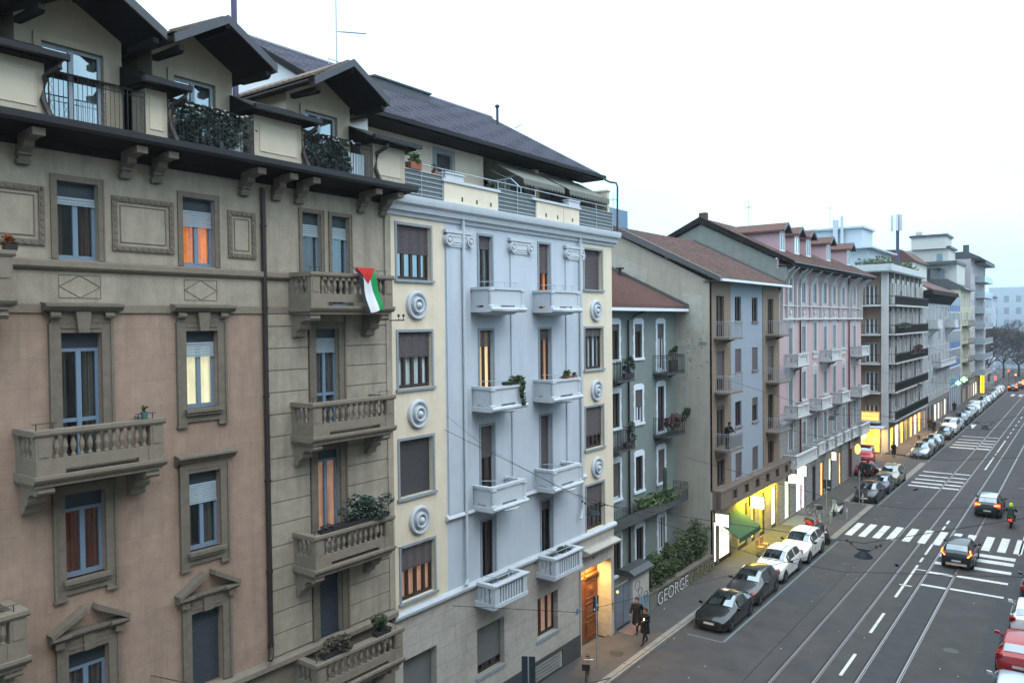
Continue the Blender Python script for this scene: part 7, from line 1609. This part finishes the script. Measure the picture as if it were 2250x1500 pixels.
# ================================================================ PEOPLE
SKIN = mat('skin', (.32, .17, .12), .6, .05); COATB = mat('black coat cloth', (.005, .005, .006), .9, .15, 8)
def person(label, loc, rz, J, coatm=COATB, hairm=BLKP, legm=COATB, hair=True, hood=None, coat=True, helmet=None, group=None, coat_len=.72):
    """J: joint dict in metres, x right, -y forward, z up"""
    t = thing('person', label, 'person', loc, rz, group, True)
    jn = dict(pelvis=(0, 0, .95), chest=(0, 0, 1.25), neck=(0, 0, 1.46), head=(0, -.01, 1.58), crown=(0, 0, 1.74),
              shr=(.19, 0, 1.41), elr=(.25, .02, 1.14), wrr=(.24, -.1, .92), shl=(-.19, 0, 1.41), ell=(-.25, .02, 1.14), wrl=(-.24, -.1, .92),
              hpr=(.1, 0, .9), knr=(.1, -.02, .5), anr=(.1, 0, .09), tor=(.1, -.17, .04), hpl=(-.1, 0, .9), knl=(-.1, -.02, .5), anl=(-.1, 0, .09), tol=(-.1, -.17, .04)); jn.update(J)
    rad = dict(pelvis=.14, chest=.15, neck=.06, head=.095, crown=.06, shr=.07, elr=.05, wrr=.03, shl=.07, ell=.05, wrl=.03, hpr=.095, knr=.065, anr=.045, tor=.035, hpl=.095, knl=.065, anl=.045, tol=.035)
    names = list(jn); idx = {k: i for i, k in enumerate(names)}; V = [Vector(jn[k]) for k in names]; rd = [rad[k] for k in names]
    E = [('pelvis', 'chest'), ('chest', 'neck'), ('neck', 'head'), ('head', 'crown'), ('chest', 'shr'), ('shr', 'elr'), ('elr', 'wrr'), ('chest', 'shl'), ('shl', 'ell'), ('ell', 'wrl'), ('pelvis', 'hpr'), ('hpr', 'knr'), ('knr', 'anr'), ('anr', 'tor'), ('pelvis', 'hpl'), ('hpl', 'knl'), ('knl', 'anl'), ('anl', 'tol')]
    E = [(idx[a], idx[b]) for a, b in E]
    for s, wn, en in ((1, 'wrr', 'elr'), (-1, 'wrl', 'ell')):   # palm, four fingers, thumb
        w_ = Vector(jn[wn]); d = (w_ - Vector(jn[en])).normalized(); sd_ = d.cross(Vector((s, 0, 0))); sd_ = sd_.normalized() if sd_.length > .1 else Vector((0, 1, 0))
        V.append(w_ + d * .085); rd.append(.032); pi = len(V) - 1; E.append((idx[wn], pi))
        for k, ln in enumerate((.07, .08, .075, .055)):
            b = V[pi] + sd_ * (.03 - .02 * k) + d * .015; cur = Vector((-s, 0, 0)) * .03
            V += [b, b + d * ln * .6 + cur * .3, b + d * ln + cur]; rd += [.010, .009, .007]; q = len(V); E += [(pi, q - 3), (q - 3, q - 2), (q - 2, q - 1)]
        b = w_ + d * .03 + sd_ * .035; V += [b, b + sd_ * .03 + d * .04]; rd += [.012, .009]; q = len(V); E += [(idx[wn], q - 2), (q - 2, q - 1)]
    me = bpy.data.meshes.new('body'); me.from_pydata([tuple(v) for v in V], E, []); o = bpy.data.objects.new('body', me); C.objects.link(o)
    sk = o.modifiers.new('skin', 'SKIN'); sk.use_smooth_shade = True
    for i, v in enumerate(me.skin_vertices[0].data): v.radius = (rd[i], rd[i]) if i > 1 else (rd[i] * 1.15, rd[i] * .8); v.use_root = (i == 0)
    o.modifiers.new('sub', 'SUBSURF').levels = 1; o.modifiers['sub'].render_levels = 1
    bpy.context.view_layer.update(); dg = bpy.context.evaluated_depsgraph_get(); me2 = bpy.data.meshes.new_from_object(o.evaluated_get(dg)); bpy.data.objects.remove(o)
    b_ = bpy.data.objects.new('body', me2); C.objects.link(b_); b_.parent = t; me2.materials.clear(); me2.materials.append(legm); me2.materials.append(SKIN); me2.materials.append(coatm)
    zc = Vector(jn['neck']); hw_ = [Vector(jn['wrr']), Vector(jn['wrl'])]
    for p in me2.polygons:
        c = p.center; p.use_smooth = True
        if c.z > zc.z + .03 and (c - Vector(jn['head'])).length < .26: p.material_index = 1
        elif min((c - h).length for h in hw_) < .13 and min((c - h).dot((h - Vector(jn[e])).normalized()) for h, e in zip(hw_, ('elr', 'ell')) if (c - h).length < .2) > .0: p.material_index = 1
        elif c.z > jn['pelvis'][2] - .02: p.material_index = 2
    hd = Vector(jn['head'])
    m = MB(); fx = hd + Vector((0, -.1, 0)); m.lathe((fx.x, fx.y - .005, fx.z - .02), [(.004, -.02), (.018, -.01), (.006, .03)], 6)
    m.build('nose', SKIN, t); m = MB(); [m.lathe((hd.x + s * .035, hd.y - .09, hd.z + .02), [(.002, -.012), (.013, 0), (.002, .012)], 6) for s in (-1, 1)]; m.build('eyes', BLKP, t)
    m = MB(); m.box(F0, hd.x - .025, hd.x + .025, hd.y - .1, hd.y - .085, hd.z - .065, hd.z - .055); m.build('mouth', mat('lips', (.25, .08, .07)), t)
    m = MB(); [m.lathe((hd.x + s * .1, hd.y + .01, hd.z - .02), [(.005, -.03), (.02, 0), (.005, .03)], 6) for s in (-1, 1)]; m.build('ears', SKIN, t)
    cr_ = Vector(jn['crown'])
    m = MB(); P_ = []; c = (hd + cr_) / 2 + Vector((0, .02, .0)); R_ = .125 if not helmet else .155
    if helmet: c += Vector((0, -.015, .0))
    for i in range(7):
        ph = PI / 2 - i * (.34 if not helmet else .36)
        for k in range(14): a = 2 * PI * k / 14; P_.append((c.x + R_ * .85 * math.cos(ph) * math.cos(a), c.y + R_ * math.cos(ph) * math.sin(a) + .015, c.z + R_ * math.sin(ph) - (.05 if (i > 4 and math.sin(a) > 0) else 0)))
    m.add(P_, [(i * 14 + k, i * 14 + (k + 1) % 14, (i + 1) * 14 + (k + 1) % 14, (i + 1) * 14 + k) for i in range(6) for k in range(14) if not (i > 3 and not helmet and math.sin(2 * PI * (k + .5) / 14) < -.3)])
    m.build('helmet' if helmet else 'hair', helmet or hairm, t, smooth=True)
    if coat:
        m = MB(); P_ = []; pe, chs, ne = Vector(jn['pelvis']), Vector(jn['chest']), Vector(jn['neck'])
        rows = [(ne + Vector((0, 0, .01)), .09, .085), (chs + Vector((0, 0, .13)), .225, .155), (chs, .225, .165), (pe + Vector((0, 0, .08)), .21, .16), (pe + Vector((0, 0, -.15)), .23, .19), (pe + Vector((0, 0, -coat_len * .7)), .25, .22)]
        for q, rx, ry in rows:
            for k in range(14): a = 2 * PI * k / 14; P_.append((q.x + rx * math.cos(a), q.y + ry * math.sin(a), q.z))
        m.add(P_, [(i * 14 + k, i * 14 + (k + 1) % 14, (i + 1) * 14 + (k + 1) % 14, (i + 1) * 14 + k) for i in range(5) for k in range(14)]); m.build('coat', coatm, t, smooth=True)
        for s, sh, el, wr_ in ((1, 'shr', 'elr', 'wrr'), (-1, 'shl', 'ell', 'wrl')):
            m = MB(); m.tube([jn[sh], Vector(jn[sh]).lerp(Vector(jn[el]), .5), jn[el], Vector(jn[el]).lerp(Vector(jn[wr_]), .85)], .088, 10, .06); m.build('sleeve', coatm, t, smooth=True)
    return t
walk = dict(knr=(.1, -.16, .52), anr=(.1, -.28, .12), tor=(.1, -.45, .08), knl=(-.1, .06, .5), anl=(-.1, .3, .14), tol=(-.1, .14, .04), elr=(.27, .12, 1.16), wrr=(.27, .05, .93), ell=(-.27, -.06, 1.15), wrl=(-.26, -.25, .98))
person('taller pedestrian in a long black coat and dark cap walking past the gate', (-17.95, 34.3, .12), R(8), walk, group='couple walking on the near pavement')
person('shorter pedestrian in black with brown hair holding a lit phone', (-17.0, 33.3, .12), R(-12), {**walk, 'elr': (.25, 0, 1.16), 'wrr': (.15, -.28, 1.2), 'knr': (.1, -.2, .52), 'crown': (0, 0, 1.70)}, hairm=mat('brown red hair', (.03, .012, .01), .7, .2), group='couple walking on the near pavement', coat_len=.55)
ph = thing('phone', 'glowing phone held by the shorter pedestrian', 'phone', (-16.92, 32.98, 1.38)); m = MB(); m.box(F0, -16.92, -16.85, 32.97, 33.0, 1.38, 1.5); m.build('casing', BLKP, ph); m = MB(); m.box(F0, -16.915, -16.855, 32.965, 32.97, 1.39, 1.49); m.build('screen', mat('phone screen', (.7, 1, .95), emit=2.5, ecol=(.7, 1, .95)), ph)
person('person in a black jacket leaning on the third balcony rail of the narrow building', (-18.35, 47.2, 7.42), R(80), dict(chest=(0, -.08, 1.24), neck=(0, -.18, 1.42), head=(0, -.25, 1.53), crown=(0, -.27, 1.68), shr=(.19, -.15, 1.38), shl=(-.19, -.15, 1.38), elr=(.24, -.3, 1.16), ell=(-.24, -.3, 1.16), wrr=(.12, -.48, 1.12), wrl=(-.12, -.48, 1.12)), coat_len=.25)
ride = dict(pelvis=(0, .25, .92), chest=(0, .12, 1.22), neck=(0, .04, 1.42), head=(0, .0, 1.54), crown=(0, .01, 1.7), shr=(.2, .06, 1.37), shl=(-.2, .06, 1.37), elr=(.32, -.12, 1.18), ell=(-.32, -.12, 1.18), wrr=(.3, -.33, 1.08), wrl=(-.3, -.33, 1.08), hpr=(.12, .22, .86), hpl=(-.12, .22, .86), knr=(.22, -.18, .78), knl=(-.22, -.18, .78), anr=(.2, -.12, .36), anl=(-.2, -.12, .36), tor=(.2, -.28, .33), tol=(-.2, -.28, .33))
scooter('red tail lit scooter ridden away beside the black cars', (-4.75, 68.2, 0), PI, REDP, lit=True, name='ridden_scooter')
person('rider in a dark jacket and lime helmet sitting on the moving scooter', (-4.75, 68.2, 0), PI, ride, helmet=mat('lime helmet shell', (.45, .75, .02), .3, 0, emit=.05, ecol=(.5, .9, .05)), coat=True, coat_len=.1, coatm=mat('dark olive jacket', (.03, .045, .03), .8, .1))
person('pedestrian in black standing by the pink building corner, left of a pair', (-17.55, 79.3, .12), R(170), walk, group='pair standing by the pink building'); person('pedestrian in dark green at the pink building corner, right of a pair', (-17.3, 80.7, .12), R(200), dict(), coatm=mat('dark green coat', (.012, .03, .025), .9, 0), group='pair standing by the pink building')
person('dark clad pedestrian on the far pavement beside the corner block', (-17.1, 118, .12), 0, walk); person('second dark clad pedestrian just behind on the far pavement', (-17.9, 120.3, .12), 0, {}); person('lone dark figure on the pavement by the blue grey building', (-18.1, 146, .12), 0, walk)
person('person in black beside the posts of the restaurant canopy', (-17.6, 94.5, .12), R(40), {})
# ================================================================ opposite row (behind and right of the camera): added unseen, heights set to shade or brighten the street
for i, (y0, y1, h, col) in enumerate(((-16, 24, 25, (.4, .36, .3)), (24, 52, 16.5, (.36, .33, .29)), (52, 80, 17, (.38, .38, .36)), (80, 120, 20, (.36, .3, .26)), (120, 190, 18, (.36, .36, .36)))):
    b = thing('apartment_building', ['beige', 'ochre', 'grey', 'brick coloured', 'long grey'][i] + ' building on the unseen opposite side, height set for the light', 'building', (1.9, y0, 0))
    fo = Frame((1.9, 0, 0), (0, 1, 0), (-1, 0, 0)); hs = [(y0 + 1.6 + 3.1 * k, y0 + 2.7 + 3.1 * k, z, z + 1.9) for k in range(int((y1 - y0) / 3.1)) for z in (5, 8.5, 12, 15.3) if z + 2.2 < h]
    m = MB(); m.wall(fo, y0, y1, 0, h, hs, .2); m.box(F0, 2.2, 12, y0, y1, 0, h - .05); m.build('wall', mat('opposite render %d' % i, col, .9, .1, 2), b); m = MB()
    for q in hs: m.quad(fo(q[0], -.18, q[2]), fo(q[1], -.18, q[2]), fo(q[1], -.18, q[3]), fo(q[0], -.18, q[3]))
    m.build('window', CARGLASS, b); m = MB(); m.box(F0, 1.3, 12.3, y0, y1, h, h + .3); m.build('roof', REDTILE, b)
# ================================================================ HAZE
m = MB(); m.box(F0, -910, 910, -310, 1510, -2, 52)
hz = m.build1('haze', bpy.data.materials.new('haze')); hz['kind'] = 'stuff'
hm = hz.data.materials[0]; hm.use_nodes = True; nn = hm.node_tree.nodes
nn.remove(nn['Principled BSDF']); pv = nn.new('ShaderNodeVolumePrincipled')
pv.inputs['Color'].default_value = (.86, .94, 1, 1); pv.inputs['Density'].default_value = .00025; pv.inputs['Anisotropy'].default_value = .2
hm.node_tree.links.new(pv.outputs[0], [x for x in nn if x.type == 'OUTPUT_MATERIAL'][0].inputs['Volume'])
